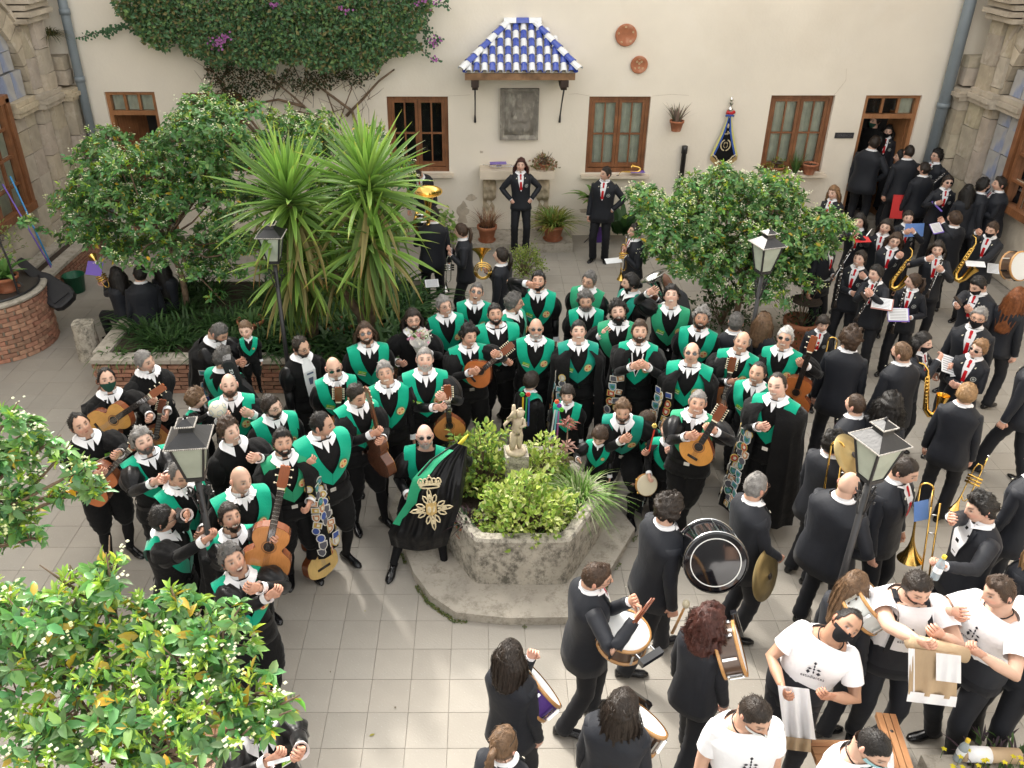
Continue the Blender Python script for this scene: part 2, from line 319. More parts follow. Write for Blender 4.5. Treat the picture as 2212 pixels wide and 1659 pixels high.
# ---------------------------------------------------------------- side walls of stone
def stone(mb_list, c, sz, par, m='stone', j=.01):
    h = np.array(sz)/2-.005; b = .016
    mb = MB(); t = .85+.3*rng.random()
    V = []; 
    for x in (-1, 1):
        for y in (-1, 1):
            for z in (-1, 1): V.append((x*h[0]+rng.normal()*j*.6, y*h[1]+rng.normal()*j*.4, z*h[2]+rng.normal()*j*.4))
    mb.add(np.array(V), [(0, 1, 3, 2), (4, 6, 7, 5), (0, 4, 5, 1), (2, 3, 7, 6), (0, 2, 6, 4), (1, 5, 7, 3)], 0, (t, t*(.97+.05*rng.random()), t*(.9+.15*rng.random())))
    o = mb.build('stone_block', M[m], par, color=True); o.location = c
    return o
def side_wall(s, X, label):
    mb = MB(); wc, r_, zs_ = 12.9, 1.55, 2.85
    hh_ = 9. if s < 0 else 7.5; mb.box((X+s*.35, 7.0, hh_/2), (.5, 17.0, hh_))
    par = mb.build('stone_wall_'+('left' if s < 0 else 'right'), M['oldplaster']); par.name = 'stone_wall'
    tag(par, label, 'wall')
    def blocks(y0, y1, z0, z1, prot, hh=.42, m='stone', split=1):
        z = z0; k = 0
        while z < z1-.05:
            h = min(hh*(.8+.4*rng.random()), z1-z)
            if z1-z-h < .12: h = z1-z
            n = split; 
            for i in range(n):
                a, b = y0+(y1-y0)*i/n, y0+(y1-y0)*(i+1)/n
                stone(None, (X+s*.1-s*(prot+.1)/2, (a+b)/2, z+h/2), (prot+.1, b-a, h), par, m)
            z += h; k += 1
    blocks(15.12, 15.47, 0, 2.62, .40)                     # corner pilaster
    for q, (dz, p) in enumerate(((0, .44), (.07, .5), (.13, .46))): MB().box((X-s*p/2, 15.28, 2.66+dz), (p, .40+.04*q, .065)).build('moulding', M['cream' if s < 0 else 'stone'], par, color=True)
    blocks(15.22, 15.47, 2.86, 3.35, .36, .3)
    blocks(14.72, 15.10, 0, 4.0, .24, .46); blocks(14.46, 14.71, 0, 4.0, .17, .5)
    for zc, pr_ in ((2.68, .30), (2.76, .34), (2.84, .28), (4.02, .34), (4.12, .42), (4.22, .36), (4.32, .46), (4.42, .5)):
        MB().box((X-s*pr_/2, 14.74, zc), (pr_, .72 if zc < 3 else .80, .075)).build('moulding', M['stone'], par, color=True)
    blocks(14.5, 15.1, 4.5, 6., .2, .5)
    # arch voussoirs
    n = 20
    for i in range(n):
        a0, a1 = math.pi*i/n+.006, math.pi*(i+1)/n-.006; poly = []
        for rr in ((r_, .10), (r_+.34, .10)): pass
        P = []
        for aa, rr in ((a0, r_), (a1, r_), (a1, r_+.3), (a0, r_+.3)): P.append((wc+rr*math.cos(aa), zs_+rr*math.sin(aa)))
        V = [(X+s*.12, y, z) for y, z in P]+[(X-s*(.12 if k > 1 else .10), y, z) for k, (y, z) in enumerate(P)]
        t = .85+.3*rng.random()
        MB().add(V, [(0, 1, 2, 3), (7, 6, 5, 4), (0, 4, 5, 1), (1, 5, 6, 2), (2, 6, 7, 3), (3, 7, 4, 0)], 0, (t, t*.98, t*.93)).build('voussoir', M['stone'], par, color=True)
        P = [(wc+rr*math.cos(aa), zs_+rr*math.sin(aa)) for aa, rr in ((a0, r_+.31), (a1, r_+.31), (a1, r_+.38), (a0, r_+.38))]
        V = [(X+s*.12, y, z) for y, z in P]+[(X-s*.17, y, z) for k, (y, z) in enumerate(P)]
        MB().add(V, [(0, 1, 2, 3), (7, 6, 5, 4), (0, 4, 5, 1), (1, 5, 6, 2), (2, 6, 7, 3), (3, 7, 4, 0)], 0, (t, t, t)).build('arch_moulding', M['stone'], par, color=True)
    blocks(13.72, 14.44, 0, 2.62, .05, .40, 'bluestone' if s > 0 else 'stone', 2)
    blocks(13.72, 14.36, 2.88, 3.3, .03, .40, 'bluestone', 2)
    blocks(13.5, 14.2, 3.32, 4.0, .03, .35, 'bluestone', 2)
    for zc, pr_ in ((2.68, .16), (2.76, .20), (2.84, .15)): MB().box((X-s*pr_/2, 14.09, zc), (pr_, .72, .075)).build('moulding', M['cream' if s < 0 else 'stone'], par, color=True)
    # window in the arch
    y1 = 13.55 if s < 0 else 13.68; y0 = y1-2.0; mb = MB(); xx = X-s*.05; z0, z1 = 1.28, 3.0
    for y in (y0, y1): mb.box((xx, y, (z0+z1)/2), (.16, .11, z1-z0))
    mb.box((xx, (y0+y1)/2, z0), (.2, y1-y0+.1, .12)); mb.box((xx, (y0+y1)/2, z1), (.16, y1-y0+.1, .12)); mb.box((xx, (y0+y1)/2, (z0+z1)/2), (.1, .12, z1-z0-.12))
    mb.box((xx, y1-.13, (z0+z1)/2), (.1, .08, z1-z0-.14))
    for k in range(1, 4): mb.box((xx, (y0+y1)/2, z0+(z1-z0)*k/4), (.055, y1-y0-.1, .04))
    for k in (1, 3): mb.box((xx, y0+(y1-y0)*k/4, (z0+z1)/2), (.05, .04, z1-z0-.12))
    wn = mb.build('window', M['wood'], par)
    for k in range(4):
        for q in range(4):
            a, b = y0+(y1-y0)*k/4+.03, y0+(y1-y0)*(k+1)/4-.03; c, d = z0+(z1-z0)*q/4+.03, z0+(z1-z0)*(q+1)/4-.02
            MB().add([(X-s*.02, a, c), (X-s*.02, b, c), (X-s*.02, b, d), (X-s*.02, a, d)], [(0, 1, 2, 3)]).build('pane', M['glass'], wn)
    MB().add([(X-s*.007, y0, z0), (X-s*.007, y1, z0), (X-s*.007, y1, z1), (X-s*.007, y0, z1)], [(0, 1, 2, 3)]).build('curtain', M['curtain'], wn)
    return par
side_wall(-1, XL, 'weathered grey-brown stone side wall with arch behind the brick well')
side_wall(1, XR, 'honey coloured stone side wall with arch behind the band musicians')
def pipe(x, y, r, zs_, label):
    t = empty('drainpipe', (x, y, 0), label=label, cat='drainpipe')
    MB().tube([(0, 0, 0), (0, 0, 7.6)], r, 14).build('pipe', M['pipe'], t, smooth=True)
    for z in zs_: MB().tube([(0, 0, z), (0, 0, z+.09)], r+.012, 14).build('collar', M['pipe'], t, smooth=True)
    for z in (1.3, 2.75, 4.6): MB().box((0, .07, z), (.05, .12, .03)).build('clamp', M['iron'], t)
pipe(-7.05, WY-.12, .078, (1.1, 2.9, 4.0), 'slim grey drainpipe on the far wall beside the left stone pier')
pipe(8.22, WY-.13, .098, (2.45, 4.9), 'thick grey drainpipe on the far wall right of the open door')
# ---------------------------------------------------------------- tiled canopy
cano = empty('tiled_canopy', (.65, WY, 3.0), label='small blue and white checkered tile canopy over the stone relief', cat='canopy')
ez, rz_ = .17, .84; ey, ry = -.74, -.06; ex0, ex1, rx0, rx1 = -.93, .93, -.18, .24
def slope_pt(x, t): return np.array((x, ey+(ry-ey)*t, ez+(rz_-ez)*t))
tl = math.hypot(ry-ey, rz_-ez); sd = np.array((0, (ry-ey)/tl, (rz_-ez)/tl)); sn = np.array((0, -sd[2], sd[1]))
nc = 14; cw = (ex1-ex0)/nc; nr = 6; rl = tl/nr
def barrel(p0, p1, xd, up, w0, w1, hgt, th=.012, n=7):
    P = []
    for p, w_ in ((p0, w0), (p1, w1)):
        P.append([p+xd*(w_*.5*math.cos(a))+up*(hgt*math.sin(a)) for a in np.linspace(math.pi, 0, n)])
        P.append([p+xd*((w_*.5-th)*math.cos(a))+up*((hgt-th)*math.sin(a)) for a in np.linspace(math.pi, 0, n)])
    return MB().grid([P[1], P[0], P[2], P[3]])
for i in range(nc):
    x = ex0+cw*(i+.5)
    for j in range(nr):
        t0 = j/nr; xl = ex0+(rx0-ex0)*t0; xr = ex1+(rx1-ex1)*t0
        if x < xl-.02 or x > xr+.02: continue
        a = slope_pt(x, t0)+sn*(.022); b = slope_pt(x, t0+1/nr+.05)+sn*.006
        barrel(a, b, np.array((1., 0, 0)), sn, cw*.86, cw*.74, .055).build('roof_tile', M['bluetile' if (i+j) % 2 else 'whitetile'], cano, smooth=False)
for i in range(nc+1):            # channels between
    x = ex0+cw*i
    for j in range(nr):
        t0 = j/nr; xl = ex0+(rx0-ex0)*t0; xr = ex1+(rx1-ex1)*t0
        if x < xl+.0 or x > xr-.0: continue
        a = slope_pt(x, t0)+sn*.022; b = slope_pt(x, t0+1/nr+.04)+sn*.012
        barrel(a, b, np.array((1., 0, 0)), -sn, cw*.6, cw*.5, .03).build('channel_tile', M['whitetile' if (i+j) % 2 else 'bluetile'], cano)
for s, exx, rxx in ((-1, ex0, rx0), (1, ex1, rx1)):
    A = np.array((exx+s*.05, ey-.03, ez+.03)); B = np.array((rxx, ry, rz_+.02)); d = (B-A)/7; xd, yd, zd = frame(B-A, (0, 0, 1))
    for j in range(7):
        barrel(A+d*j+yd*.03, A+d*(j+1.15)+yd*.012, xd, yd, .15, .12, .065).build('hip_tile', M['bluetile' if j % 2 else 'whitetile'], cano)
    A2 = np.array((exx+s*.02, -.3, ez)); 
    for q in range(3):
        for j in range(5):
            P0 = np.array((exx+s*.02, ey+.22+q*.2, ez)); P1 = np.array((rxx, ry-.005*q, rz_)); P0 = P0+(P1-P0)*0; dd = (P1-P0)
            a = P0+dd*(j/5); b = P0+dd*((j+1.1)/5)
            xd2, yd2, zd2 = frame(dd, (0, 0, 1))
            barrel(a+yd2*.02, b, xd2, yd2, .15*(1-j*.16), .13*(1-(j+1)*.16), .05).build('side_tile', M['bluetile' if (j+q) % 2 else 'whitetile'], cano)
for k in range(3):
    a = np.array((rx0-.09+k*.215, ry-.01, rz_+.03)); barrel(a, a+np.array((.21, 0, 0)), np.array((0, 1., 0)), np.array((0, 0, 1.)), .16, .16, .08).build('ridge_tile', M['bluetile' if k == 1 else 'whitetile'], cano)
mb = MB(); mb.add([(ex0, ey, ez-.01), (ex1, ey, ez-.01), (rx1, ry, rz_-.01), (rx0, ry, rz_-.01), (ex0, .0, ez-.01), (ex1, .0, ez-.01), (rx0, 0, rz_), (rx1, 0, rz_)], [(0, 1, 2, 3), (0, 3, 6, 4), (1, 5, 7, 2), (0, 4, 5, 1)])
mb.build('mortar_bed', M['mortar'], cano)
mb = MB(); mb.box((0, ey+.07, ez-.075), (1.86, .10, .11)); mb.build('front_beam', M['oldwood'], cano)
for s in (-1, 1): MB().box((s*.885, -.34, ez-.07), (.09, .66, .09)).build('side_beam', M['oldwood'], cano)
for s in (-1, 1):
    MB().box((s*.76, -.42, ez-.19), (.13, .62, .11)).box((s*.76, -.36, ez-.28), (.10, .5, .07)).build('corbel', M['darkwood'], cano)
    MB().tube([(s*.76, -.62, ez-.3), (s*.76, -.3, ez-.62), (s*.765, -.06, ez-.86), (s*.765, -.02, ez-1.0)], [.016, .013, .014, .022], 6).build('brace', M['iron'], cano)
# relief slab
n = 40; m_ = 52; P = []; sx, sz = .69, .90
def relief_h(u, v):
    h = 0
    def e(cu, cv, ru, rv, a): 
        d = ((u-cu)/ru)**2+((v-cv)/rv)**2; return a*math.sqrt(1-d) if d < 1 else 0
    if .12 < u < .88 and .08 < v < .92: h = -.02+.006*math.sin(u*60)*(v > .45)
    h += .035 if abs(u-.5) > .44 or abs(v-.5) > .455 else 0
    h += e(.5, .72, .12, .12, .05)+e(.5, .52, .20, .17, .04)+e(.5, .30, .30, .2, .045)+e(.35, .42, .1, .1, .03)+e(.33, .52, .06, .05, .05)+e(.64, .40, .1, .06, .03)+e(.3, .2, .1, .08, .03)+e(.68, .2, .1, .08, .03)
    return h+.008*noise.noise(Vector((u*14, v*18, 0)))+(.006 if .12 > v > .05 and math.sin(u*40) > 0 else 0)
for j in range(m_+1):
    P.append([(-sx/2+sx*i/n, -.05-relief_h(i/n, j/m_), sz*j/m_) for i in range(n+1)])
mb = MB().grid(P); mb.box((0, -.012, sz/2), (sx, .055, sz))
o = tag(mb.build('stone_relief', M['relief'], smooth=True), 'grey carved stone relief slab of a seated figure under the tiled canopy', 'relief'); o.location = (.68, WY-.03, 1.87)
# shelf on carved supports, platform
sh = empty('stone_shelf', (.65, WY, 0), label='pale stone wall shelf on carved supports under the relief', cat='shelf')
MB().box((0, -.2, 1.30), (1.36, .40, .15)).build('shelf_top', M['marble'], sh)
MB().box((0, -.06, .70), (1.1, .12, 1.06)).build('back_panel', M['plaster'], sh)
for s in (-1, 1):
    P = []
    for j in range(26):
        z = .17+1.05*j/25; dd = .20+.09*math.sin(j*.42)+.03*math.sin(j*1.3); 
        P.append([(s*.5+(-.12+.24*i/8), -.0-dd-(.03*math.sin(i*1.9+j*.8) if 0 < i < 8 else -.08)-(0 if 0 < i < 8 else 0), z) for i in range(9)])
    mb = MB().grid(P); 
    for i in (0, 8): mb.grid([[P[j][i], (P[j][i][0], 0, P[j][i][2])] for j in range(26)])
    mb.build('carved_support', M['relief' if 0 else 'cream'], sh, smooth=True)
mb = MB(); mb.prism([(-.5, 14.63), (1.68, 14.60), (1.72, WY-.002), (-.55, WY-.002)], 0, .165); tag(mb.build('stone_step', M['slab']), 'low worn stone step below the shelf', 'step')
# painted plates
def plate(x, z, r, label, k):
    t = empty('wall_plate', (x, WY, z), label=label, cat='plate'); t.rotation_euler = (math.pi/2, 0, 0)
    MB().lathe([(0.001, .03), (r*.55, .032), (r*.62, .04), (r*.93, .055), (r, .05), (r, .03), (r*.6, 0), (.001, 0)], 32).build('dish', M['terracotta'], t, smooth=True)
    mb = MB()
    spots = [(r*.72*math.cos(a), r*.72*math.sin(a)) for a in np.arange(5)*2*math.pi/5+.4] if k == 0 else [(0, .02), (.04, .05), (-.04, .05), (0, -.05), (.07, -.06), (-.07, -.06), (0, .1)]
    for cx_, cy_ in spots:
        for p in range(5):
            a = p*1.257; mb.ell((cx_+.013*math.cos(a), cy_+.013*math.sin(a), .045 if k == 0 else .04), (.008, .008, .004), 6, 3, col=(1.4, 1.2, .75))
    mb.build('painted_flowers', mat('slip_glaze', (.6, .5, .3), .5), t)
plate(2.49, 3.66, .185, 'larger round terracotta plate with ring of painted flowers, upper on the wall', 0)
plate(2.76, 3.17, .15, 'smaller round terracotta plate with central painted bouquet, lower on the wall', 1)
# peeled and patched plaster near the foot of the wall
rp = mat('bare_patched_render', (.52, .45, .36), .95, var=.2, vs=6, bump=.6, bs=18)
for cx_, cz_, rx, rz2 in ((2.0, .75, .16, .07), (1.95, .5, .14, .05), (2.15, .35, .2, .06), (-.35, .45, .15, .25), (-.2, .75, .12, .08), (-.75, .3, .2, .12), (3.1, .3, .3, .08), (.0, 1.62, .05, .03), (6.75, .5, .1, .3)):
    n = 22; V = [(cx_+rx*math.cos(a)*(.6+.7*noise.noise(Vector((cx_*3+2*math.cos(a), 2*math.sin(a), cz_*5)))+.2*rng.random()), WY-.003, cz_+rz2*math.sin(a)*(.8+.5*noise.noise(Vector((cx_+2*math.cos(a), 5+2*math.sin(a), cz_))))) for a in np.arange(n)*2*math.pi/n]
    MB().add(V, [tuple(range(n))[::-1]]).build('bare_patch', rp, wall)
mb = MB()
for pts in ([(3.05, 2.63), (3.4, 2.66), (3.7, 2.64)], [(-.6, 2.63), (-.35, 2.64), (-.2, 2.65)], [(1.93, 2.63), (1.7, 2.67), (1.55, 2.66)], [(6.3, 2.65), (6.45, 2.9), (6.42, 3.1)]): mb.tube([(x, WY-.001, z) for x, z in pts], .0025, 4)
tag(mb.build('hairline_cracks', rp, wall), kind='stuff')
# sign by the door
sg = tag(MB().box((6.62, WY-.012, 1.93), (.34, .02, .10)).build('door_sign', mat('black_enamel', (.03, .03, .035), .35)), 'small black name plate on the wall beside the open door', 'sign')
def text(s, size, loc, rotm, m, parent, name='lettering', ext=.002, align='CENTER', font=None, sx=1.):
    c = bpy.data.curves.new(name, 'FONT'); c.body = s; c.size = size; c.extrude = ext; c.align_x = align; c.align_y = 'CENTER'; c.resolution_u = 2
    o = bpy.data.objects.new(name, c); me = None
    C.objects.link(o); dg = bpy.context.evaluated_depsgraph_get(); me = bpy.data.meshes.new_from_object(o.evaluated_get(dg)); bpy.data.objects.remove(o)
    me.materials.clear(); me.materials.append(m)
    o = link(name, me, parent); o.matrix_local = Matrix.Translation(loc) @ rotm.to_4x4() @ Matrix.Diagonal((sx, 1, 1, 1)); return o
RX90 = Matrix.Rotation(math.pi/2, 3, 'X')
text('GERENCIA', .062, (6.62, WY-.024, 1.93), RX90, mat('worn_lettering', (.10, .10, .11), .6), sg)
# ---------------------------------------------------------------- bricks
def brick(par, c, sz, rz=0., m='brick', cv=1.):
    t = (.72+.55*rng.random())*cv; h = .9+.25*rng.random()
    mb = MB().box((0, 0, 0), sz, col=(t, t*h, t*h*.98), taper=.97); o = mb.build('brick', M[m], par, color=True); o.location = c; o.rotation_euler = (rng.normal()*.012, rng.normal()*.012, rz+rng.normal()*.015); return o
well = empty('brick_well', (-7.06, 11.1, 0), label='round red brick well with a dark lid at the left edge', cat='well')
MB().lathe([(.70, 0), (.70, .86), (.5, .87)], 40).build('core', M['mortar'], well, smooth=True)
for j in range(12):
    n = 22
    for i in range(n):
        a = (i+.5*(j % 2))*2*math.pi/n
        if math.sin(a) > .45: continue
        brick(well, (.70*math.cos(a), .70*math.sin(a), .035+j*.067), (.075, .178, .055), a)
MB().lathe([(.56, .83), (.75, .83), (.76, .86), (.74, .88), (.56, .88)], 40).build('rim', M['slab'], well, smooth=False)
MB().lathe([(.01, .895), (.64, .895), (.655, .885), (.655, .86)], 36, cap=True).build('lid', mat('dark_lid', (.06, .052, .045), .5, var=.3), well)
mb = MB()
for s in (0,):
    mb.tube([(.55, -.25, .88), (.52, -.22, 1.4), (.35, -.1, 2.05), (.0, 0, 2.4), (-.35, .1, 2.05)], .016, 6)
    for z in (1.0, 1.35, 1.7):
        a = np.linspace(0, 5.2, 14); mb.tube([(.55-.04*(z-1)+.07*math.cos(t)*(1-t/8), -.2, z+.07*math.sin(t)*(1-t/8)) for t in a], .007, 5)
mb.tube([(.66*math.cos(a), .66*math.sin(a), .90) for a in np.linspace(-1.9, .7, 16)], .018, 6)
mb.build('iron_arch', M['iron'], well)
stub = empty('stone_stub', (-5.6, 10.62, 0), label='short weathered round stone column stub between the well and planter', cat='bollard')
P = []
for j in range(9):
    z = .56*j/8; P.append([((.165-.015*j/8)*math.cos(a)*(1+.04*noise.noise(Vector((3*math.cos(a), 3*math.sin(a), z*8)))), (.165-.015*j/8)*math.sin(a), z+(.012*math.sin(a*3) if j == 8 else 0)) for a in np.arange(18)*2*math.pi/18])
MB().grid(P, cv=True, capB=True).build('column', M['concrete'], stub, smooth=False)
# brick beds
def bed(x0, x1, y0, y1, h, label, slab=.055, bl=.24, face='f', front_only=True, lip=.22):
    t = empty('brick_planter', ((x0+x1)/2, (y0+y1)/2, 0), label=label, cat='planter'); ox, oy = (x0+x1)/2, (y0+y1)/2; wx, wy = x1-x0, y1-y0
    MB().box((0, 0, (h-slab)/2), (wx-.05, wy-.05, h-slab)).build('core', M['mortar'], t)
    nrow = int((h-slab)/.062)
    for j in range(nrow):
        z = .031+j*.062
        if 'f' in face:
            n = int(wx/bl); 
            for i in range(n):
                o = brick(t, (-wx/2+(i+.5+(.5 if j % 2 else 0)*(i < n-1))*wx/n, -wy/2+.01, z), (wx/n-.015, .06, .046), cv=.9); 
        if 'l' in face or 'r' in face:
            n = int(wy/bl); s = -1 if 'l' in face else 1
            for i in range(n): brick(t, (s*(wx/2-.01), -wy/2+(i+.5+(.5 if j % 2 else 0)*(i < n-1))*wy/n, z), (.06, wy/n-.015, .046), cv=.9)
    mats = M['slab']
    n = max(2, int(wx/.9))
    for i in range(n): MB().box((-wx/2+wx*(i+.5)/n, -wy/2+lip/2-.05, h-slab/2), (wx/n-.008, lip, slab)).build('coping', M['slab'], t)
    for s in (-1, 1):
        m2 = max(2, int(wy/.9))
        for i in range(m2): MB().box((s*(wx/2+.05-lip/2), -wy/2+lip-.05+(wy-lip+.05)*(i+.5)/m2, h-slab/2-.0), (lip, (wy-lip+.05)/m2-.008, slab)).build('coping', M['slab'], t)
    MB().box((0, lip/2, h-slab-.01), (wx-2*lip+.08, wy-lip, .06)).build('soil', M['soil'], t)
    return t
bed(-5.1, -.9, 9.65, 12.2, .52, 'low brick planter with stone coping full of strappy plants under the yuccas', face='fl')
bed(-7.5, -6.95, 11.7, 14.7, .45, 'narrow brick ledge along the left stone wall behind the guitar case', face='fr', lip=.24)
# ---------------------------------------------------------------- basin
HX, HY, HR = .38, 6.75, .87
sp = [atz(px, py, .10)[:2] for px, py in ((872, 1180), (893, 1235), (930, 1285), (985, 1322), (1100, 1334), (1235, 1332), (1300, 1260), (1372, 1140), (1315, 1070), (1345, 1000), (1270, 930), (1000, 925), (880, 1010), (840, 1100))]
mb = MB().prism([tuple(p) for p in sp], 0, .095)
base = tag(mb.build('basin_plinth', M['slab']), 'cracked old stone plinth slab around the planter basin', 'plinth')
bas = empty('stone_basin', (HX, HY, 0), label='hexagonal mossy concrete planter basin in the middle of the courtyard', cat='basin')
ang = [math.pi*k/3 for k in range(6)]
def hexr(r, z, nn=8):
    o = []
    for k in range(6):
        a, b = np.array((math.cos(ang[k]), math.sin(ang[k]))), np.array((math.cos(ang[(k+1) % 6]), math.sin(ang[(k+1) % 6])))
        for q in range(nn):
            t = q/nn; p = (a*(1-t)+b*t)*r; nv = noise.noise(Vector((p[0]*4, p[1]*4, z*5)))
            cor = 1-.018*math.exp(-((min(t, 1-t))/.07)**2)
            o.append((p[0]*cor*(1+.008*nv), p[1]*cor*(1+.008*nv), z+(.006*nv if z > .6 else 0)))
    return o
P = [hexr(HR+.0, .09), hexr(HR+.01, .3), hexr(HR+.01, .57), hexr(HR+.012, .62), hexr(HR-.012, .645), hexr(HR-.11, .645), hexr(HR-.13, .625), hexr(HR-.13, .3)]
MB().grid(P, cv=True).build('basin_wall', M['concrete'], bas, smooth=False)
MB().add([(p[0], p[1], .42) for p in hexr(HR-.12, .42, 1)], [tuple(range(6))]).build('soil', M['soil'], bas)
ped = empty('statue_pedestal', (.345, 6.92, 0), label='square stone pedestal standing in the basin under the putto', cat='pedestal')
MB().box((0, 0, .70), (.23, .22, .58), r=rot(.08, 'Z')).build('block', M['concrete'], ped)
# ---------------------------------------------------------------- lanterns
M['lampglass'] = mat('frosted_lamp_glass', (.42, .46, .38), .25, var=.12, vs=6, spec=.6)
M['rustywhite'] = mat('lamp_trim', (.50, .47, .43), .6, var=.4, vs=60)
def lamp(x, y, rz, label, hz=-.1):
    t = empty('street_lamp', (x, y, 0), rz, label, 'lamp', 'old wrought iron lamps around the courtyard basin', (.9, .9, 1.))
    MB().lathe([(.14, 0), (.14, .05), (.07, .12), (.045, .5), (.032, .55), (.028, 2.12+hz)], 12, cap=True).build('post', M['iron'], t, smooth=True)
    z0, z1 = 2.2+hz, 2.50+hz
    for k in range(4):
        a = math.pi/4+k*math.pi/2; b = a+math.pi/2; r0, r1 = .10, .185
        MB().add([(r0*math.cos(a), r0*math.sin(a), z0), (r0*math.cos(b), r0*math.sin(b), z0), (r1*math.cos(b), r1*math.sin(b), z1), (r1*math.cos(a), r1*math.sin(a), z1)], [(0, 1, 2, 3)]).build('pane', M['lampglass'], t)
        MB().tube([(r0*math.cos(a), r0*math.sin(a), z0), (r1*math.cos(a), r1*math.sin(a), z1)], .013, 4).build('corner_bar', M['iron'], t)
        ac = k*math.pi/2; P = []
        for q in np.linspace(0, 4.6, 16): rr = .055*(1-q/7); P.append((.09+rr*math.cos(q+1.5), 0, 2.02+hz+rr*math.sin(q+1.5)))
        Rz = rot(ac, 'Z'); MB().tube([(.035, 0, 1.85+hz)]+P, .008, 5).add(np.zeros((0, 3)), []).build('scroll', M['iron'], t).rotation_euler = (0, 0, ac)
    MB().box((0, 0, z0-.02), (.15, .15, .03)).build('base_plate', M['iron'], t)
    MB().prism([(.16, .16), (-.16, .16), (-.16, -.16), (.16, -.16)], z1, z1+.012).build('rim', M['iron'], t)
    P = [[(s*sx_, s*sy_, z) for sx_, sy_ in ((1, 1), (-1, 1), (-1, -1), (1, -1))] for s, z in ((.165, z1+.014), (.06, z1+.09), (.05, z1+.14))]
    MB().grid(P, cv=True).build('hood', M['iron'], t)
    P = [[(s*sx_, s*sy_, z) for sx_, sy_ in ((1, 1), (-1, 1), (-1, -1), (1, -1))] for s, z in ((.072, z1+.142), (.016, z1+.18))]
    MB().grid(P, cv=True, capB=True).build('cap', M['iron'], t); MB().ell((0, 0, z1+.19), (.015, .015, .022), 6, 4).build('finial', M['iron'], t)
    for s, z, nn in ((.168, z1+.012, 22), (.074, z1+.142, 10)):
        mb = MB()
        for k in range(4):
            for q in range(nn):
                u = -s+2*s*q/nn; p = [(u, s), (s, -u), (-u, -s), (-s, u)][k]; mb.ell((p[0], p[1], z), (.0075, .0075, .0075), 5, 3)
        mb.build('beaded_trim', M['rustywhite'], t)
    return t
lamp(-2.12, 5.08, .12, 'front left street lamp standing among the crowd of green-sashed players')
lamp(2.88, 5.05, .35, 'front right street lamp standing among the dark-suited band')
lamp(3.2, 8.9, .3, 'back right street lamp in front of the flowering orange tree')
lamp(-2.42, 9.2, 0, 'back left street lamp half hidden by the yucca leaves')
# ================================================================ people
def cl(name, c, rough=.9, sheen=0., var=.1, vs=6, bump=.12, bs=70, **k): M[name] = mat(name, c, rough, var=var, vs=vs, bump=bump, bs=bs, sheen=sheen, **{**dict(spec=.22), **k})
cl('suit_cloth', (.012, .014, .020), .65, .05, bump=.5, bs=4, spec=.35); cl('trouser_cloth', (.010, .011, .015), .7, .05, bump=.5, bs=4, spec=.3); cl('velvet', (.0055, .0055, .006), .85, .07, var=.3, bump=.7, bs=9); cl('satin', (.007, .007, .008), .35, .05, bump=.35, bs=14)
cl('stocking', (.007, .007, .008), .8); cl('beca_green', (.0, .33, .20), .75, .3, var=.06); cl('beca_pale', (.025, .30, .15), .75, .3, var=.06); cl('beca_teal', (.005, .25, .18), .75, .3, var=.06)
cl('white_cloth', (.80, .80, .82), .85, bump=.2, bs=20, var=.02); cl('tee_cloth', (.80, .80, .82), .9, bump=.6, bs=6, var=.02); cl('red_tie', (.50, .008, .015), .5); cl('shoe_leather', (.008, .008, .009), .18, bump=.05, spec=.5)
cl('mask_black', (.012, .012, .014), .8); cl('mask_green', (.02, .07, .05), .8); cl('mask_blue', (.35, .62, .68), .8); cl('mask_white', (.7, .72, .72), .8)
M['skin'] = mat('skin', (1, 1, 1), .5, var=.05, vs=20, attr=True, spec=.4)
M['lens'] = mat('dark_lens', (.01, .009, .009), .08, spec=.8); M['wire'] = mat('wire_frame', (.06, .03, .02), .35); M['goldwire'] = mat('gold_wire', (.6, .4, .15), .3, metal=1)
M['silver'] = mat('silver_plate', (.75, .75, .74), .16, metal=1, var=.05); M['brass'] = mat('lacquered_brass', (.80, .52, .14), .2, metal=1, var=.08); M['oldbrass'] = mat('aged_cymbal_bronze', (.34, .26, .12), .38, metal=.8, var=.15, vs=9)
M['chrome'] = mat('chrome', (.7, .71, .72), .12, metal=1)
HM = {}
def hairmat(c):
    if c not in HM:
        m = mat('hair', c, .48, var=.35, vs=30, spec=.4); n, L, b = nodes_of(m)
        tc = n.new('ShaderNodeTexCoord'); mp = n.new('ShaderNodeMapping'); mp.inputs['Scale'].default_value = (90, 90, 12); nz = n.new('ShaderNodeTexNoise'); nz.inputs['Scale'].default_value = 1.2; nz.inputs['Detail'].default_value = 3
        bp = n.new('ShaderNodeBump'); bp.inputs['Strength'].default_value = .7; bp.inputs['Distance'].default_value = .01
        L.new(tc.outputs['Object'], mp.inputs[0]); L.new(mp.outputs[0], nz.inputs['Vector']); L.new(nz.outputs[0], bp.inputs['Height']); L.new(bp.outputs[0], b.inputs['Normal']); HM[c] = m
    return HM[c]
HC_ = dict(black=(.010, .008, .007), dark=(.020, .013, .009), brown=(.05, .028, .016), light=(.13, .075, .04), blond=(.30, .18, .085), red=(.20, .065, .02), ginger=(.22, .12, .055), auburn=(.055, .015, .010), grey=(.20, .19, .18), salt=(.10, .095, .09), white=(.45, .44, .42))
SK = dict(a=(.64, .405, .30), b=(.57, .345, .245), c=(.44, .245, .16), d=(.13, .06, .035), k=(.68, .45, .35))
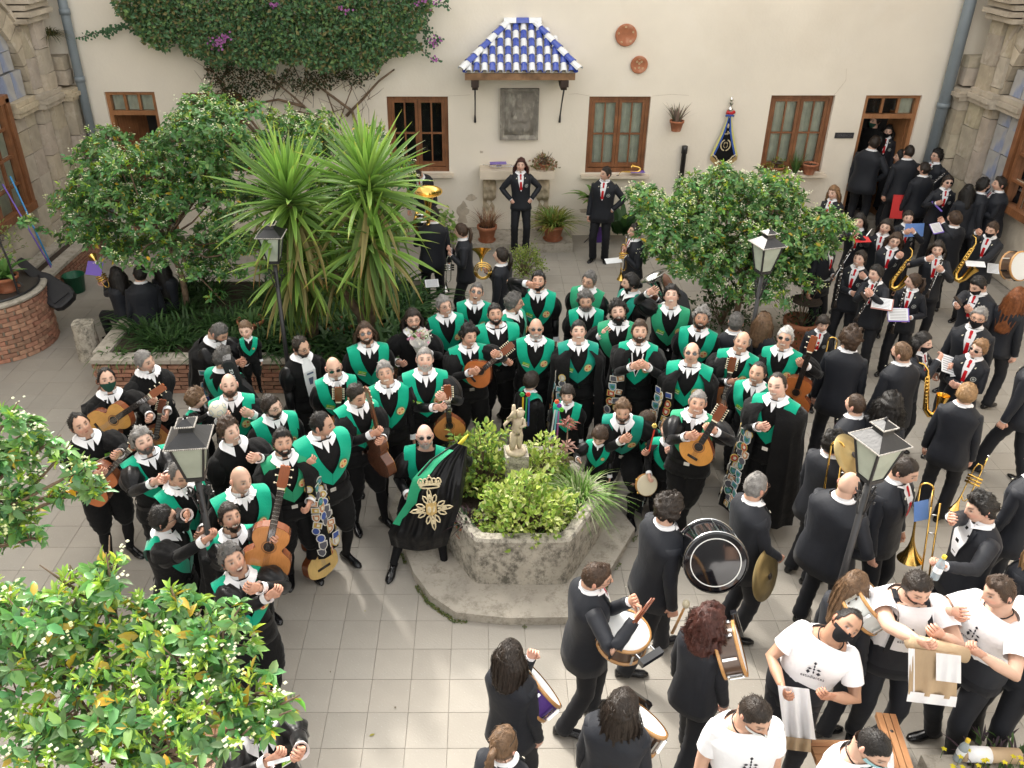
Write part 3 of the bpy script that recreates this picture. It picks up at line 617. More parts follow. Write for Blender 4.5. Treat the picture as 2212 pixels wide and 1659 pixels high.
PROF = np.array([(.60, .165, .13, .13), (.74, .172, .128, .135), (.86, .175, .125, .138), (.95, .168, .118, .13), (1.06, .150, .112, .105), (1.18, .160, .122, .112), (1.28, .176, .130, .118), (1.36, .188, .120, .116), (1.405, .186, .098, .105), (1.44, .150, .078, .09), (1.47, .100, .062, .075), (1.50, .066, .058, .062), (1.56, .058, .056, .060)])
def prof(z, o): return [np.interp(z, PROF[:, 0], PROF[:, k])*o['fat'][k-1] for k in (1, 2, 3)]
def surf(x, z, o, off=0., back=False):
    w_, f, b = prof(z, o); q = min(abs(x)/(w_+off), .93); y = (1-q**2.4)**(1/2.4)
    return (b+off)*y if back else -(f+off)*y
def tring(z, o, off=0., n=20, fold=0., seed=0.):
    w_, f, b = prof(z, o); P = []
    for k in range(n):
        a = 2*math.pi*k/n; c, s = math.cos(a), math.sin(a); e = 2/2.4
        r = 1+fold*math.sin(a*5+seed+z*6)+fold*.7*math.sin(a*9+seed*2-z*9)
        x = (w_+off)*math.copysign(abs(c)**e, c)*r; y = ((b if s > 0 else f)+off)*math.copysign(abs(s)**e, s)*r
        P.append((x, y, z-(0 if z < 1.34 else .25*max(0, abs(x)-.08)*min(1, (z-1.34)/.05) if z < 1.47 else 0)))
    return P
NT, NPH = 38, 27
def headgrid(o):
    u = np.linspace(-1, 1, NT, endpoint=False)+1/NT; th = math.pi*(u*.5+.5*u**3); ph = np.linspace(-1.36, 1.5, NPH)
    TH_, PH = np.meshgrid(th, ph); dx = np.sin(TH_)*np.cos(PH); dy = -np.cos(TH_)*np.cos(PH); dz = np.sin(PH)
    rv = o['rv']; x = .0745*dx*(1+.05*rv[1]); y = .096*dy; z = .116*dz*(1+.035*rv[2])
    t = np.clip(-z/.116, 0, 1); x = x*(1-(.28+.07*rv[4])*t**1.6); y = np.where(y < 0, y*(1-.03*t), y*(1-.42*t**1.2)); y = np.where(dy < 0, y*(1-.06*np.clip(z/.116, 0, 1)), y)
    fr = np.clip(-dy, 0, 1)**.5; G = lambda a, b, s1, s2: np.exp(-(a/s1)**2-(b/s2)**2)
    y = y-fr*((.024+.006*rv[3])*np.exp(-(x/.0125)**2)*np.where(z > -.02, np.exp(-((z+.02)/.034)**2), np.exp(-((z+.02)/.010)**2)))
    y = y+fr*(.011*G(np.abs(x)-.031, z-.010, .016, .013)) - fr*.005*np.exp(-((z-.032)/.010)**2-(x/.055)**2)
    y = y-fr*(.006*G(x, z+.054, .022, .010)+.008*G(x, z+.098, .02, .016))+fr*.004*G(x, z+.072, .03, .008)-fr*.004*G(np.abs(x)-.036, z+.025, .016, .016)
    return TH_, x, y, z
def hairline(a, o):
    st = o['hair']; rec = .0 if st not in ('receding', 'thin') else .022
    pts = {'d': [(0, .066+rec), (.6, .064+rec*1.6), (1.0, .048+rec), (1.25, .012), (1.4, -.02 if st != 'buzz' else -.005), (1.62, -.018), (1.75, -.045), (2.2, -.068), (3.15, -.078)]}['d']
    return np.interp(a, [p[0] for p in pts], [p[1] for p in pts])
def make_head(o, mb, hairmb, beardmb, maskmb, T):
    """adds head, hair, beard, mask with transform T (vectorised function head coords -> body coords)"""
    A, x, y, z = headgrid(o); sk = np.array(SK[o['skin']]); hc = np.array(HC_[o['hc']]); n0, n1 = A.shape; a = np.abs(A)
    col = np.tile(sk, (n0, n1, 1)); front = y < 0
    def blend(m_, c, k=1.): 
        nonlocal col; m_ = np.clip(m_, 0, 1)[..., None]*k; col = col*(1-m_)+np.array(c)*m_
    E = lambda cx_, cz_, rx, rz: np.clip((1-((np.abs(x)-cx_)/rx)**2-((z-cz_)/rz)**2)*2.5, 0, 1)*front
    blend(np.exp(-((np.abs(x)-.042)/.02)**2-((z+.03)/.02)**2)*front, sk*np.array((1.12, .82, .82)), .7); blend(np.exp(-(x/.014)**2-((z+.022)/.016)**2)*front, sk*np.array((1.12, .82, .8)), .7)
    bc = np.array(HC_[o.get('bc', o['hc'])])
    if o['beard']:
        bd = o['beard']; jaw = np.clip((-.028-z)/.012, 0, 1)*np.clip((1.75-a)/.15, 0, 1)+np.clip((a-1.15)/.12, 0, 1)*np.clip((1.6-a)/.1, 0, 1)*np.clip((.02-z)/.02, 0, 1)
        jaw = np.clip(jaw, 0, 1)*(1-np.clip(1.3*np.exp(-((np.abs(x)-.04)/.014)**2-((z+.038)/.014)**2), 0, 1)*front); k = {1: .45, 2: .85, 3: .95}[bd]
        if o.get('goatee'): jaw = jaw*np.clip((.04-np.abs(x))/.008, 0, 1)*front
        blend(jaw*(z > -.118), bc if bd > 1 else bc*.5+sk*.4, k)
    m = o['mouth']
    if not o['mask']:
        if m == 'smile': blend(E(0, -.056, .032, .0125), (.32, .09, .07)); blend(E(0, -.0545, .028, .009), (.80, .76, .70))
        elif m == 'open': blend(E(0, -.060, .030, .020), (.10, .015, .012)); blend(E(0, -.050, .026, .008), (.8, .76, .7))
        else: blend(E(0, -.056, .023, .0065), (.36, .12, .09) if not o.get('fem') else (.42, .07, .07))
    if o.get('eyes', 1): 
        blend(E(.031, .011, .019, .012), sk*np.array((.72, .62, .58)), .7); blend(E(.031, .009, .0145, .0052), (.40, .36, .33)); blend(E(.031, .0095, .0068, .0058), (.03, .018, .012)); blend(E(.031, .0150, .0165, .0030), (.07, .04, .03))
    else: blend(E(.031, .008, .017, .004), (.08, .04, .03))
    blend(E(.031, .033+o['rv'][0]*.003, .020, .0045), hc*.8+.004, .75)
    blend(np.exp(-((z-.052-.004*np.sin(x*60))/.002)**2)*(np.abs(x) < .04)*front, sk*.8, .3 if hc[0] > .08 else .1); blend(np.exp(-((np.abs(x)-.026-.35*(-z-.03))/.0035)**2)*((z < -.02) & (z > -.065))*front, sk*np.array((.75, .65, .6)), .5)
    # hair and scalp
    hl = hairline(a, o); h = z-hl; st = o['hair']
    if st in ('bald', 'shaved'): h = np.full_like(z, -1.)
    if st == 'horseshoe': h = np.minimum(h, .058-z); h = np.where(a < 1.05, -1, h)
    if st == 'thin': h = np.where((a < 1.0) & (z < .088), -1, h)
    if st not in ('bald', 'shaved'): sdh = rng.random()*9; h = h+.009*np.array([[noise.noise(Vector((float(A[i, j])*3.2+sdh, float(z[i, j])*30, 0))) for j in range(n1)] for i in range(n0)])
    if st == 'shaved': blend(np.clip((z-hl)/.01, 0, 1), sk*.75+hc*.2, .5)
    blend(np.clip(h/.006, 0, 1), hc if st != 'thin' else hc*.6+sk*.3, .95 if st != 'thin' else .6)
    P = np.stack([x, y, z], -1)
    mb.grid(T(P), cv=True, col=col.reshape(-1, 3), capA=True, capB=True)
    for s in (-1, 1):
        q = []
        for j in range(5):
            t = -1.2+2.4*j/4; q.append([(s*(.070+.016*math.cos(t)*(1 if i_ in (0, 1, 5) else .2)), .012+.006*j/4+.017*math.cos(t)*math.sin(i_*1.047), -.006+.031*math.sin(t)+.006*math.cos(i_*1.047)) for i_ in range(6)])
        mb.grid(T(np.array(q)), cv=True, col=sk*np.array((1.05, .85, .85)), capA=True, capB=True)
    nrm = P/np.linalg.norm(P, axis=-1, keepdims=True)
    def shell(msk, th, rough, fr_, mbx, lift=0., col_=None, seed=0.):
        keep = msk > -.001
        tt = th*np.clip((msk+.004)/.022, 0, 1)**.6
        N_ = np.array([[noise.noise(Vector((float(P[i, j, 0])*fr_+seed, float(P[i, j, 1])*fr_, float(P[i, j, 2])*fr_))) for j in range(n1)] for i in range(n0)])
        Q = P+nrm*(tt*(1+rough*N_)+.0012)[..., None]; Q[..., 2] += lift*np.clip(msk/.05, 0, 1)
        idx = -np.ones((n0, n1), int); V = []; Fs = []
        for i in range(n0-1):
            for j in range(n1):
                c4 = [(i, j), (i, (j+1) % n1), (i+1, (j+1) % n1), (i+1, j)]
                if sum(keep[c] for c in c4) >= 3:
                    f = []
                    for c in c4:
                        if idx[c] < 0: idx[c] = len(V); V.append(Q[c] if keep[c] else P[c]*1.004)
                        f.append(idx[c])
                    Fs.append(tuple(f))
        j0 = [idx[n0-1, j] for j in range(n1)]
        if min(j0) >= 0: Fs.append(tuple(j0))
        if V: mbx.add(T(np.array(V)), Fs)
        if V and mbx is not maskmb:
            cand = np.argwhere(msk > .002); k_ = 260 if mbx is hairmb else 110
            for c in cand[rng.integers(len(cand), size=k_)] if len(cand) else []:
                i, j = c; p = Q[i, j]*1.0; n_ = nrm[i, j]; d = np.array((n_[0]*.3+rng.normal()*.35, (.8 if mbx is hairmb else -.1)+rng.normal()*.3, (.1 if mbx is hairmb else -.7)+rng.normal()*.35)); d -= n_*np.dot(d, n_)*.75; d /= np.linalg.norm(d)+1e-6; x_ = np.cross(d, n_); tv = float(np.mean(th)); l = (.016+.6*tv)*(.6+.8*rng.random()) if mbx is hairmb else .010+.5*tv
                mbx.add(T(np.array([p-x_*.004-n_*.001, p+x_*.004-n_*.001, p+d*l+n_*(.003+.25*tv)*rng.random()])), [(0, 1, 2)])
    sd = rng.random()*20
    vol = o.get('vol', 1.)
    if st in ('short', 'receding'): shell(h, .0115*vol, .9, 38, hairmb, .001, seed=sd)
    elif st == 'thin': shell(h, .006, .5, 40, hairmb, seed=sd)
    elif st == 'quiff': shell(h+np.where(front, .002, 0), (.010+.014*np.clip((z-.03)/.06, 0, 1)*np.clip(1.6-a, 0, 1))*vol, .8, 34, hairmb, seed=sd)
    elif st == 'buzz': shell(h, .006, .3, 60, hairmb, seed=sd)
    elif st == 'curly': shell(h, .030*vol, 1.4, 46, hairmb, .006, seed=sd)
    elif st == 'messy': shell(h, .026*vol, 1.6, 34, hairmb, .006, seed=sd)
    elif st == 'horseshoe': shell(h, .007, .5, 50, hairmb, seed=sd)
    elif st == 'bowl': shell(z-np.interp(a, [0, .9, 1.1, 1.4, 1.7, 3.15], [.042, .04, .0, -.02, -.045, -.07]), .018, .35, 30, hairmb, seed=sd)
    elif st in ('long', 'wavy', 'curlylong', 'pony', 'bun', 'braid'): shell(h+.004, .014 if st in ('pony', 'bun', 'braid') else .02 if st != 'curlylong' else .030, .5 if st != 'curlylong' else .9, 26 if st != 'curlylong' else 42, hairmb, seed=sd)
    if o['beard'] >= 2 and not o['mask']:
        th = {2: .006, 3: .022}[o['beard']]; q = np.minimum(np.minimum((-.036-z)*1., (1.65-a)*.05), .012)
        q = np.where((np.abs(x) < .024) & (z > -.068) & (z < -.047), -1, q); q = np.where((np.abs(x) > .028) & (z > -.05) & (a < 1.0), -1, q)
        if o.get('goatee'): q = np.where(np.abs(x) > .036, -1, q)
        q = np.where(front | (a > 1.2), q, -1); shell(q*2, th, .9, 60, beardmb, seed=sd)
    if o['mask']:
        q = np.minimum(np.minimum(-.014-z+.010*np.clip(1-np.abs(x)/.03, 0, 1), z+.112), (1.35-a)*.06); shell(np.where(front, q*2, -1), .010, .1, 30, maskmb)
def longhair(o, mb, T, L_, curl):
    st = o['hair']; rows = 14; n = 26; P = []; sd = rng.random()*9
    if st in ('long', 'wavy', 'curlylong'):
        for j in range(rows):
            t = j/(rows-1); z = .05-(.05+L_)*t; w_ = .086+(.045 if t > .25 else .045*t/.25)*(1.3 if curl > 1 else 1)*(1-.35*max(0, t-.6)/.4); d = .098+.03*t
            op = o.get('open', 1.15)+.15*t; ring_ = []
            for k in range(n):
                if k < n//2: a = op+(2*math.pi-2*op)*k/(n//2-1); rr = 1.
                else: a = 2*math.pi-op-(2*math.pi-2*op)*(k-n//2)/(n//2-1); rr = .72
                nz_ = noise.noise(Vector((math.sin(a)*5+sd, math.cos(a)*5, z*(9 if curl < 1 else 22))))
                wob = 1+(.04+.14*curl)*nz_*(1 if rr == 1 else .4)+(.03 if curl < 1 else .045)*math.sin(a*17+z*(8+20*curl))*(rr == 1)
                if t == 1: wob *= .9; 
                ring_.append((math.sin(a)*w_*rr*wob, .012-math.cos(a)*d*rr*wob+(.03*t), z+(.02*nz_ if t > .8 else 0)))
            P.append(ring_)
        mb.grid(T(np.array(P)), cv=True, capA=True, capB=True, flip=True)
        for q in range(260):
            k = rng.integers(0, n//2); j0 = rng.integers(0, rows//2); j1 = min(rows-1, j0+rng.integers(4, 9)); f = 1.01+.05*rng.random()*(1+curl); ph_ = rng.random()*6; w2 = .0021; G_ = []
            for j in range(j0, j1+1):
                p = np.array(P[j][k])*np.array((f, f, 1)); p[0] += .008*math.sin(ph_+j*(.8+curl))*(.5+curl); p[2] -= (.02*rng.random() if j == rows-1 else 0); ww = w2*(1 if j < j1 else .2); a_ = math.atan2(p[1], p[0])+math.pi/2; G_.append([p-np.array((math.cos(a_), math.sin(a_), 0))*ww, p+np.array((math.cos(a_), math.sin(a_), 0))*ww])
            mb.grid(T(np.array(G_)))
    elif st in ('pony', 'braid'):
        pth = [(0, .085, .05), (.0, .135, .045), (.01, .150, -.03), (.02, .140, -.10), (.02, .125, -.17), (.015, .12, -.17-.0-L_*.3)]
        mb.tube(T(np.array(pth)), [.02, .026, .033, .036, .026, .006], 8)
    elif st == 'bun': mb.ell(T(np.array([[0, .115, .02]]))[0], (.035, .035, .03), 8, 6)
def ik(S, W, l1, l2, hint):
    S, W, hint = map(lambda v: np.array(v, float), (S, W, hint)); d = W-S; L_ = np.linalg.norm(d)
    if L_ > (l1+l2)*.995: W = S+d/L_*(l1+l2)*.995; d = W-S; L_ = np.linalg.norm(d)
    if L_ < abs(l1-l2)+.05: L_ = abs(l1-l2)+.05
    u = d/np.linalg.norm(d); a = (l1*l1-l2*l2+L_*L_)/(2*L_); h = math.sqrt(max(l1*l1-a*a, 0)); q = hint-u*np.dot(hint, u); q /= np.linalg.norm(q)+1e-9
    return S+u*a+q*h, W
def limb(mb, A, B, C_, rad, n=10, fold=0., mat=0, capB=True, flare=None, k=13, seed=0.):
    A, B, C_ = map(np.array, (A, B, C_)); P = []; rr = []
    for i in range(k):
        t = i/(k-1)*2; p = A+(B-A)*t if t < 1 else B+(C_-B)*(t-1)
        w_ = max(0, 1-abs(t-1)/.35)*.5; 
        if w_: p = p*(1-w_*.35)+((A+(B-A)*.7)+(B+(C_-B)*.3))/2*(w_*.35)
        P.append(p); r = np.interp(t/2, np.linspace(0, 1, len(rad)), rad); rr.append(r*(1+fold*math.sin(i*2.9+seed)*(.5+.5*(t > .6))))
    mb.tube(P, rr, n, mat=mat, cap=capB, up=(.13, -.9, .31))
def hand(mb, W, d, nrm, side, curl=.5, col=(.5, .3, .2), sc__=1.):
    z = np.array(d, float); z /= np.linalg.norm(z); nn = np.array(nrm, float); nn -= z*np.dot(nn, z); nn /= np.linalg.norm(nn)+1e-9; x = np.cross(z, nn)*side
    W = np.array(W); s_ = sc__; P = []
    for t, w_, h in ((-.01, .026, .022), (.03, .036, .018), (.07, .042, .015), (.092, .040, .012)):
        P.append([W+z*t*s_+x*w_*s_*math.cos(a)+nn*h*s_*math.sin(a) for a in np.arange(8)*math.pi/4])
    mb.grid(P, cv=True, col=col, capA=True, capB=True)
    for i, L_ in enumerate((.068, .076, .071, .056)):
        p = W+z*.085*s_+x*(.030-.0195*i)*s_; a = .12+curl*.5; pts = [p]; 
        for q, l in enumerate((.42, .32, .26)):
            dd = z*math.cos(a)+nn*math.sin(a)+x*(.10-.07*i)*(1-curl); p = p+dd/np.linalg.norm(dd)*L_*l*s_*1.05; pts.append(p); a += curl*(.95-.1*q)
        mb.tube(pts, [.0095*s_, .009*s_, .008*s_, .0055*s_], 5, col=col)
    p = W+z*.022*s_+x*.030*s_; pts = [p, p+(z*.028+x*.022+nn*.012)*s_, p+(z*.055+x*(.026-.01*curl)+nn*(.012+.02*curl))*s_, p+(z*.078+x*(.020-.025*curl)+nn*(.018+.035*curl))*s_]
    mb.tube(pts, [.013*s_, .0115*s_, .010*s_, .006*s_], 5, col=col)
# patch meshes (shield, disc, square) shared by all capes
pcols = [(.42, .04, .04), (.05, .09, .30), (.50, .36, .08), (.04, .20, .12), (.50, .50, .48), (.10, .10, .12), (.45, .20, .08), (.10, .25, .36)]
M['patch'] = mat('embroidered_patch', (1, 1, 1), .9, attr=True)
PM = []
for k in range(18):
    s3 = k % 3; b = []
    if s3 == 0: b = [(-.5, .5), (.5, .5), (.5, -.1), (.3, -.4), (0, -.58), (-.3, -.4), (-.5, -.1)]
    elif s3 == 1: b = [(.52*math.cos(a), .52*math.sin(a)) for a in np.arange(10)*.6283]
    else: b = [(-.52, .38), (.52, .38), (.52, -.38), (-.52, -.38)]
    c1 = (.62, .60, .55) if k % 4 else (.5, .36, .1); c2, c3 = pcols[(k*5) % 8], pcols[(k*3+2) % 8]; b = [(x*.056, y*.060) for x, y in b]
    mb = MB(); mb.prism(b, 0, .003, col=c1); mb.prism([(x*.78, y*.78) for x, y in b], .003, .0042, col=c2); mb.prism([(x*.36+.003, y*.4) for x, y in b], .0042, .0052, col=c3 if k % 2 else (.65, .62, .5)); mb.box((-.008, .004, .0048), (.004, .028, .002), col=c3)
    PM.append(mb.me('patch', M['patch'], color=True))
# crest emblem for the sashes
mb = MB(); mb.prism([(.040*math.cos(a), .040*math.sin(a)) for a in np.arange(16)*math.pi/8], 0, .003, col=(.10, .25, .10)); mb.prism([(.033*math.cos(a), .033*math.sin(a)) for a in np.arange(16)*math.pi/8], .003, .0045, col=(.62, .50, .28))
for k in range(4):
    a = k*math.pi/2+.785; mb.prism([(.004*math.cos(a), .004*math.sin(a)), (.026*math.cos(a-.6), .026*math.sin(a-.6)), (.027*math.cos(a), .027*math.sin(a)), (.026*math.cos(a+.6), .026*math.sin(a+.6))], .0045, .0055, col=(.55, .10, .04) if k % 2 == 0 else (.60, .42, .12))
CREST = mb.me('crest', M['patch'], color=True)
mb = MB(); mb.box((0, .004, .0015), (.066, .030, .003), col=(.16, .42, .03)); mb.box((0, -.015, .0015), (.066, .010, .003), col=(.6, .6, .55)); mb.box((-.02, .006, .004), (.010, .012, .002), col=(.5, .6, .1)); mb.box((.01, .006, .004), (.034, .004, .002), col=(.6, .65, .45))
TAGM = mb.me('name_tag', M['patch'], color=True)
mb = MB(); mb.lathe([(.030, 0), (.032, .002), (.027, .003), (.025, .002)], 14, col=(.45, .47, .45)); mb.box((0, 0, .0015), (.022, .006, .003), col=(.4, .42, .4), r=rot(.7, 'Z')); mb.box((0, 0, .0018), (.022, .006, .003), col=(.4, .42, .4), r=rot(-.7, 'Z')); mb.lathe([(.012, .001), (.014, .003), (.010, .003)], 8, col=(.5, .52, .5))
BADGE = mb.me('badge', M['patch'], color=True)
mb = MB(); mb.ell((0, 0, .004), (.009, .009, .005), 6, 4, col=(.65, .62, .5)); mb.ell((.006, .010, .004), (.006, .006, .004), 6, 4, col=(.65, .62, .5)); LYRE = mb.me('lapel_pin', M['patch'], color=True)
def onmat(p, n, up=(0, 0, 1), s=1.):
    n = np.array(n, float); n /= np.linalg.norm(n); x = np.cross(up, n); x /= np.linalg.norm(x)+1e-9; y = np.cross(n, x)
    m = Matrix(((x[0]*s, y[0]*s, n[0]*s, p[0]), (x[1]*s, y[1]*s, n[1]*s, p[1]), (x[2]*s, y[2]*s, n[2]*s, p[2]), (0, 0, 0, 1))); return m
PEOPLE = []
def person(px, py, label, H=1.75, yaw=0, kind='suit', hair='short', hc='dark', skin='a', beard=0, mask=None, glasses=None, mouth='flat', look=(0, 12, 0), lh=None, rh=None, lean=(0, 0), hip=0., hipy=0., feet=None, fat=1., group=None, z0=0., beca='beca_green', **kw):
    o = dict(hair=hair, hc=hc, skin=skin, beard=beard, mask=mask, mouth=mouth); o.update(kw); fem = kw.get('fem', 0); o['rv'] = rng.uniform(-1, 1, 6); fat = fat*(1+.05*o['rv'][5]) if H > 1.45 else fat
    look = (look[0]+rng.uniform(-7, 7), look[1]+rng.uniform(-4, 3), look[2] if look[2] else rng.uniform(-8, 8)); lean = (lean[0]+rng.uniform(-1, 4), lean[1]+rng.uniform(-3, 3)); yaw += rng.uniform(-6, 6)
    o['fat'] = (fat*(.94 if fem else 1.04), fat**1.4*(.95 if fem else 1), fat**1.2*.98)
    kid = H < 1.45; S = H/1.75; hs = 1.03 if H >= 1.6 else max(1.03, .215*1.0/(.235*S))
    Rl = rot(R(-lean[1]), 'Y') @ rot(R(lean[0]), 'X'); piv = np.array((0, 0, .95)); hoff = np.array((0, hipy, hip))
    def B(P):
        P = np.asarray(P, float); sh = P.shape; P = P.reshape(-1, 3); w_ = np.clip((P[:, 2]-.88)/.12, 0, 1)[:, None]
        return (P*(1-w_)+((P-piv) @ Rl.T+piv)*w_+hoff).reshape(sh)
    Hr = rot(R(look[0]), 'Z') @ rot(R(-look[1]), 'X') @ rot(R(look[2]), 'Y')
    neck = np.array((0, -.006, 1.485)); hcen = np.array((0, -.016, .118*hs))
    def T(P):
        P = np.asarray(P, float); sh = P.shape; q = (P.reshape(-1, 3)*hs+hcen) @ Hr.T+neck
        return ((q-piv) @ Rl.T+piv+hoff).reshape(sh)
    def Th(P):   # follows only the turn of the head
        P = np.asarray(P, float); sh = P.shape; q = (P.reshape(-1, 3)*hs) @ rot(R(look[0]), 'Z').T+hcen @ Hr.T+neck
        return ((q-piv) @ Rl.T+piv+hoff).reshape(sh)
    hw = T([[0, -.03, 0]])[0]*S; W_ = atz(px, py, hw[2]+z0); yaw = yaw+math.degrees(math.atan2(-W_[0], W_[1])); Rz = rot(R(yaw), 'Z'); root = W_-Rz @ hw; root[2] = z0
    e = empty('person', root, R(yaw), label, 'person', group, S); PEOPLE.append((label, root, px, py))
    toloc = lambda P: (Rz.T @ (np.array(P)-root))/S
    e['_x'] = 0; del e['_x']
    sk = np.array(SK[skin]); body = MB(); hm, bm, mm = MB(), MB(), MB()
    make_head(o, body, hm, bm, mm, T)
    if hair in ('long', 'wavy', 'curlylong', 'pony', 'bun', 'braid'): longhair(o, hm, Th, kw.get('L', .28), 1.2 if hair == 'curlylong' else .45 if hair == 'wavy' else .08)
    # neck, trunk
    body.grid([B([(r*math.cos(a), r*.95*math.sin(a)+.004, z) for a in np.arange(12)*math.pi/6]) for z, r in ((1.38, .10), (1.44, .078), (1.48, .066), (1.53, .064), (1.60, .058))], cv=True, col=sk)
    body.grid([B(tring(z, o, -.012, 12)) for z in (.86, 1.06, 1.28, 1.40, 1.46)], cv=True, col=sk, capA=True, capB=True)
    # arms
    out = {}
    for s, tg, nm in ((1, lh, 'l'), (-1, rh, 'r')):
        Sh = B([(s*.172*o['fat'][0]**.6*(.94 if fem else 1), .004, 1.385)])[0]; hint = np.array((s*.55, .5, -.55)); rest = Sh+np.array((s*.055, -.03-.06*rng.random(), -.535))
        cu = 1.05
        if tg is None: Wt = rest; hint = np.array((s*.3, 1, -.1)); pn = (-s, -.2, 0)
        elif tg == 'hips': Wt = B([(s*.19, -.06, 1.0)])[0]; hint = np.array((s*1., .35, 0)); pn = (-s*.5, .8, 0)
        elif tg == 'back': Wt = B([(s*.10, .17, 1.0)])[0]; hint = np.array((s*1., .3, 0)); pn = (0, 1, 0)
        elif tg == 'front': Wt = B([(s*.075, -.22, 1.02)])[0]; pn = (-s*.7, .6, 0)
        elif tg == 'chest': Wt = B([(s*.02, -.24, 1.18)])[0]; pn = (-s*.2, 1, 0)
        elif tg[0] == 'l': Wt = np.array(tg[1:4]); pn = tg[4] if len(tg) > 4 else (-s*.5, .5, .3)
        else:
            X = aty(tg[0], tg[1], W_[1]-tg[2]); Wt = toloc(X); pn = (-s*.4, .8, .1)
            el_ = Wt-Sh; Wt = Wt-el_/np.linalg.norm(el_)*.07*1
            if len(tg) > 3: cu = tg[3]
        E_, Wt = ik(Sh, Wt, .285, .255, hint); out[nm] = (Sh, E_, Wt)
        ka = fat if kind == 'tee' else .62; body.tube([Sh, (Sh+E_)/2, E_, (E_+Wt)/2, Wt, Wt+(Wt-E_)*.06], [.046*ka, .049*ka, .040*ka, .040*ka, .027, .025], 10, col=sk)
        if kid: pass
        hand(body, Wt, (Wt-E_), pn, s, cu, sk*np.array((1.03, .9, .88)))
    # legs
    L = {}
    ft = feet or ((.105, .03-.06*rng.random()), (-.105, -.04+.08*rng.random()))
    for s, f_ in zip((1, -1), ft):
        Hp = np.array((s*.088*fat**.5, 0, .89))+hoff; An = np.array((f_[0], f_[1], .085+(f_[2] if len(f_) > 2 else 0))); K, An2 = ik(Hp, An, .43, .41, (s*.15, -1, .1)); L[s] = (Hp, K, An2)
        body.tube([Hp, (Hp+K)/2, K, (K+An2)/2, An2], [.05, .045, .036, .034, .030], 7, col=sk)
    body.build('body', M['skin'], e, smooth=True, color=True)
    if hm.n: hm.build('hair', hairmat(HC_[hc]), e, smooth=True)
    if bm.n: bm.build('beard', hairmat(HC_[kw.get('bc', hc)]), e, smooth=True)
    if mm.n: mm.build('face_mask', M['mask_'+mask], e, smooth=True)
    if glasses:
        mb = MB(); zz, yy = .010, -.098
        up_ = glasses.endswith('top'); g_ = glasses.replace('top', '')
        def TG(P):
            P = np.array(P, float)
            if up_: P = P+np.array((0, .035, .078))
            return T(P)
        for s in (-1, 1):
            q = [(s*.033+.022*math.cos(a), yy+abs(math.cos(a)*.003)+.004*(abs(s*.033+.022*math.cos(a))/.05), zz+.016*math.sin(a)) for a in np.arange(9)*math.pi/4]
            if g_ == 'sun': mb.add(TG(q[:8]), [tuple(range(8))]); mb.add(TG(np.array(q[:8])+np.array((0, .004, 0))), [tuple(range(8))]); 
            mb.tube(TG(q), .0022 if g_ != 'sun' else .003, 4); mb.tube(TG([(s*.054, yy+.008, zz+.006), (s*.076, -.04, zz+.008), (s*.077, .015, zz+.004)]), .0022, 4)
        mb.tube(TG([(-.012, yy-.002, zz+.006), (.012, yy-.002, zz+.006)]), .002, 4)
        mb.build('glasses', M['lens' if g_ == 'sun' else 'wire'], e, smooth=False)
    sd = rng.random()*6
    # shoes
    for s in (1, -1):
        Hp, K, An = L[s]; d = np.array((f_[0]*0+s*.25, -1, 0.)) if not kw.get('toes') else np.array((*kw['toes'], 0.)); d /= np.linalg.norm(d); x = np.array((-d[1], d[0], 0)); P = []
        for t, w_, h in ((-.075, .028, .055), (-.05, .036, .085), (0, .037, .10), (.06, .040, .065), (.12, .046, .045), (.17, .038, .038), (.20, .015, .026)):
            c = An+d*t; c[2] = An[2]-.085; P.append([c+x*w_*math.cos(a)+np.array((0, 0, 1))*max(0, .5+.5*math.sin(a))*h for a in np.arange(8)*math.pi/4])
        MB().grid(P, cv=True, capA=True, capB=True).build('shoe', M['shoe_leather'], e, smooth=True)
    N = lambda p, n_: (B([p])[0], Rl @ np.array(n_, float))
    def stick(me, nm, x, z, off, s=1., par=e, up=(0, 0, 1)):
        y = surf(x, z, o, off); dy = surf(x+.02, z, o, off)-y; dz = surf(x, z+.03, o, off)-y; n_ = np.array((dy/.02, -1, dz/.03)); P_, n2 = N((x, y, z), n_)
        return link(nm, me, par, onmat(P_, n2, up, s))
    def sheet(rows, off, nx=6):
        G_ = []
        for z, xa, xb in rows: G_.append([(x, surf(x, z, o, off), z) for x in np.linspace(xa, xb, nx)])
        return B(np.array(G_))
    def collar(mb, r1=.075, drop=.045, wid=.055, point=.075, ruffle=0., gap=.22):
        G_ = []
        for a in np.linspace(gap, 2*math.pi-gap, 40 if ruffle else 26):
            fr_ = max(0, math.cos(a)); q = []
            for t in (0, .5, 1):
                rr = r1+wid*t*(1+.15*fr_); wv = ruffle*math.sin(a*22)*t
                q.append((math.sin(a)*rr*1.05, -math.cos(a)*rr*.95-.006-.012*fr_, 1.515-(drop*t+point*t*fr_**5)+wv-.03*fr_*(1-t)))
            G_.append(q)
        mb.grid(B(np.array(G_)))
        mb.grid([B([(r*math.sin(a), -r*math.cos(a)*.96, z) for a in np.linspace(gap, 2*math.pi-gap, 20)]) for z, r in ((1.46, .078), (1.522, .074))])
    hem = kw.get('hem', .80 if fem else .76)
    if hip < -.2: hem = .90
    legr = [.092, .084, .070, .066, .062]; hipz = (.80, .88, .96, 1.04)
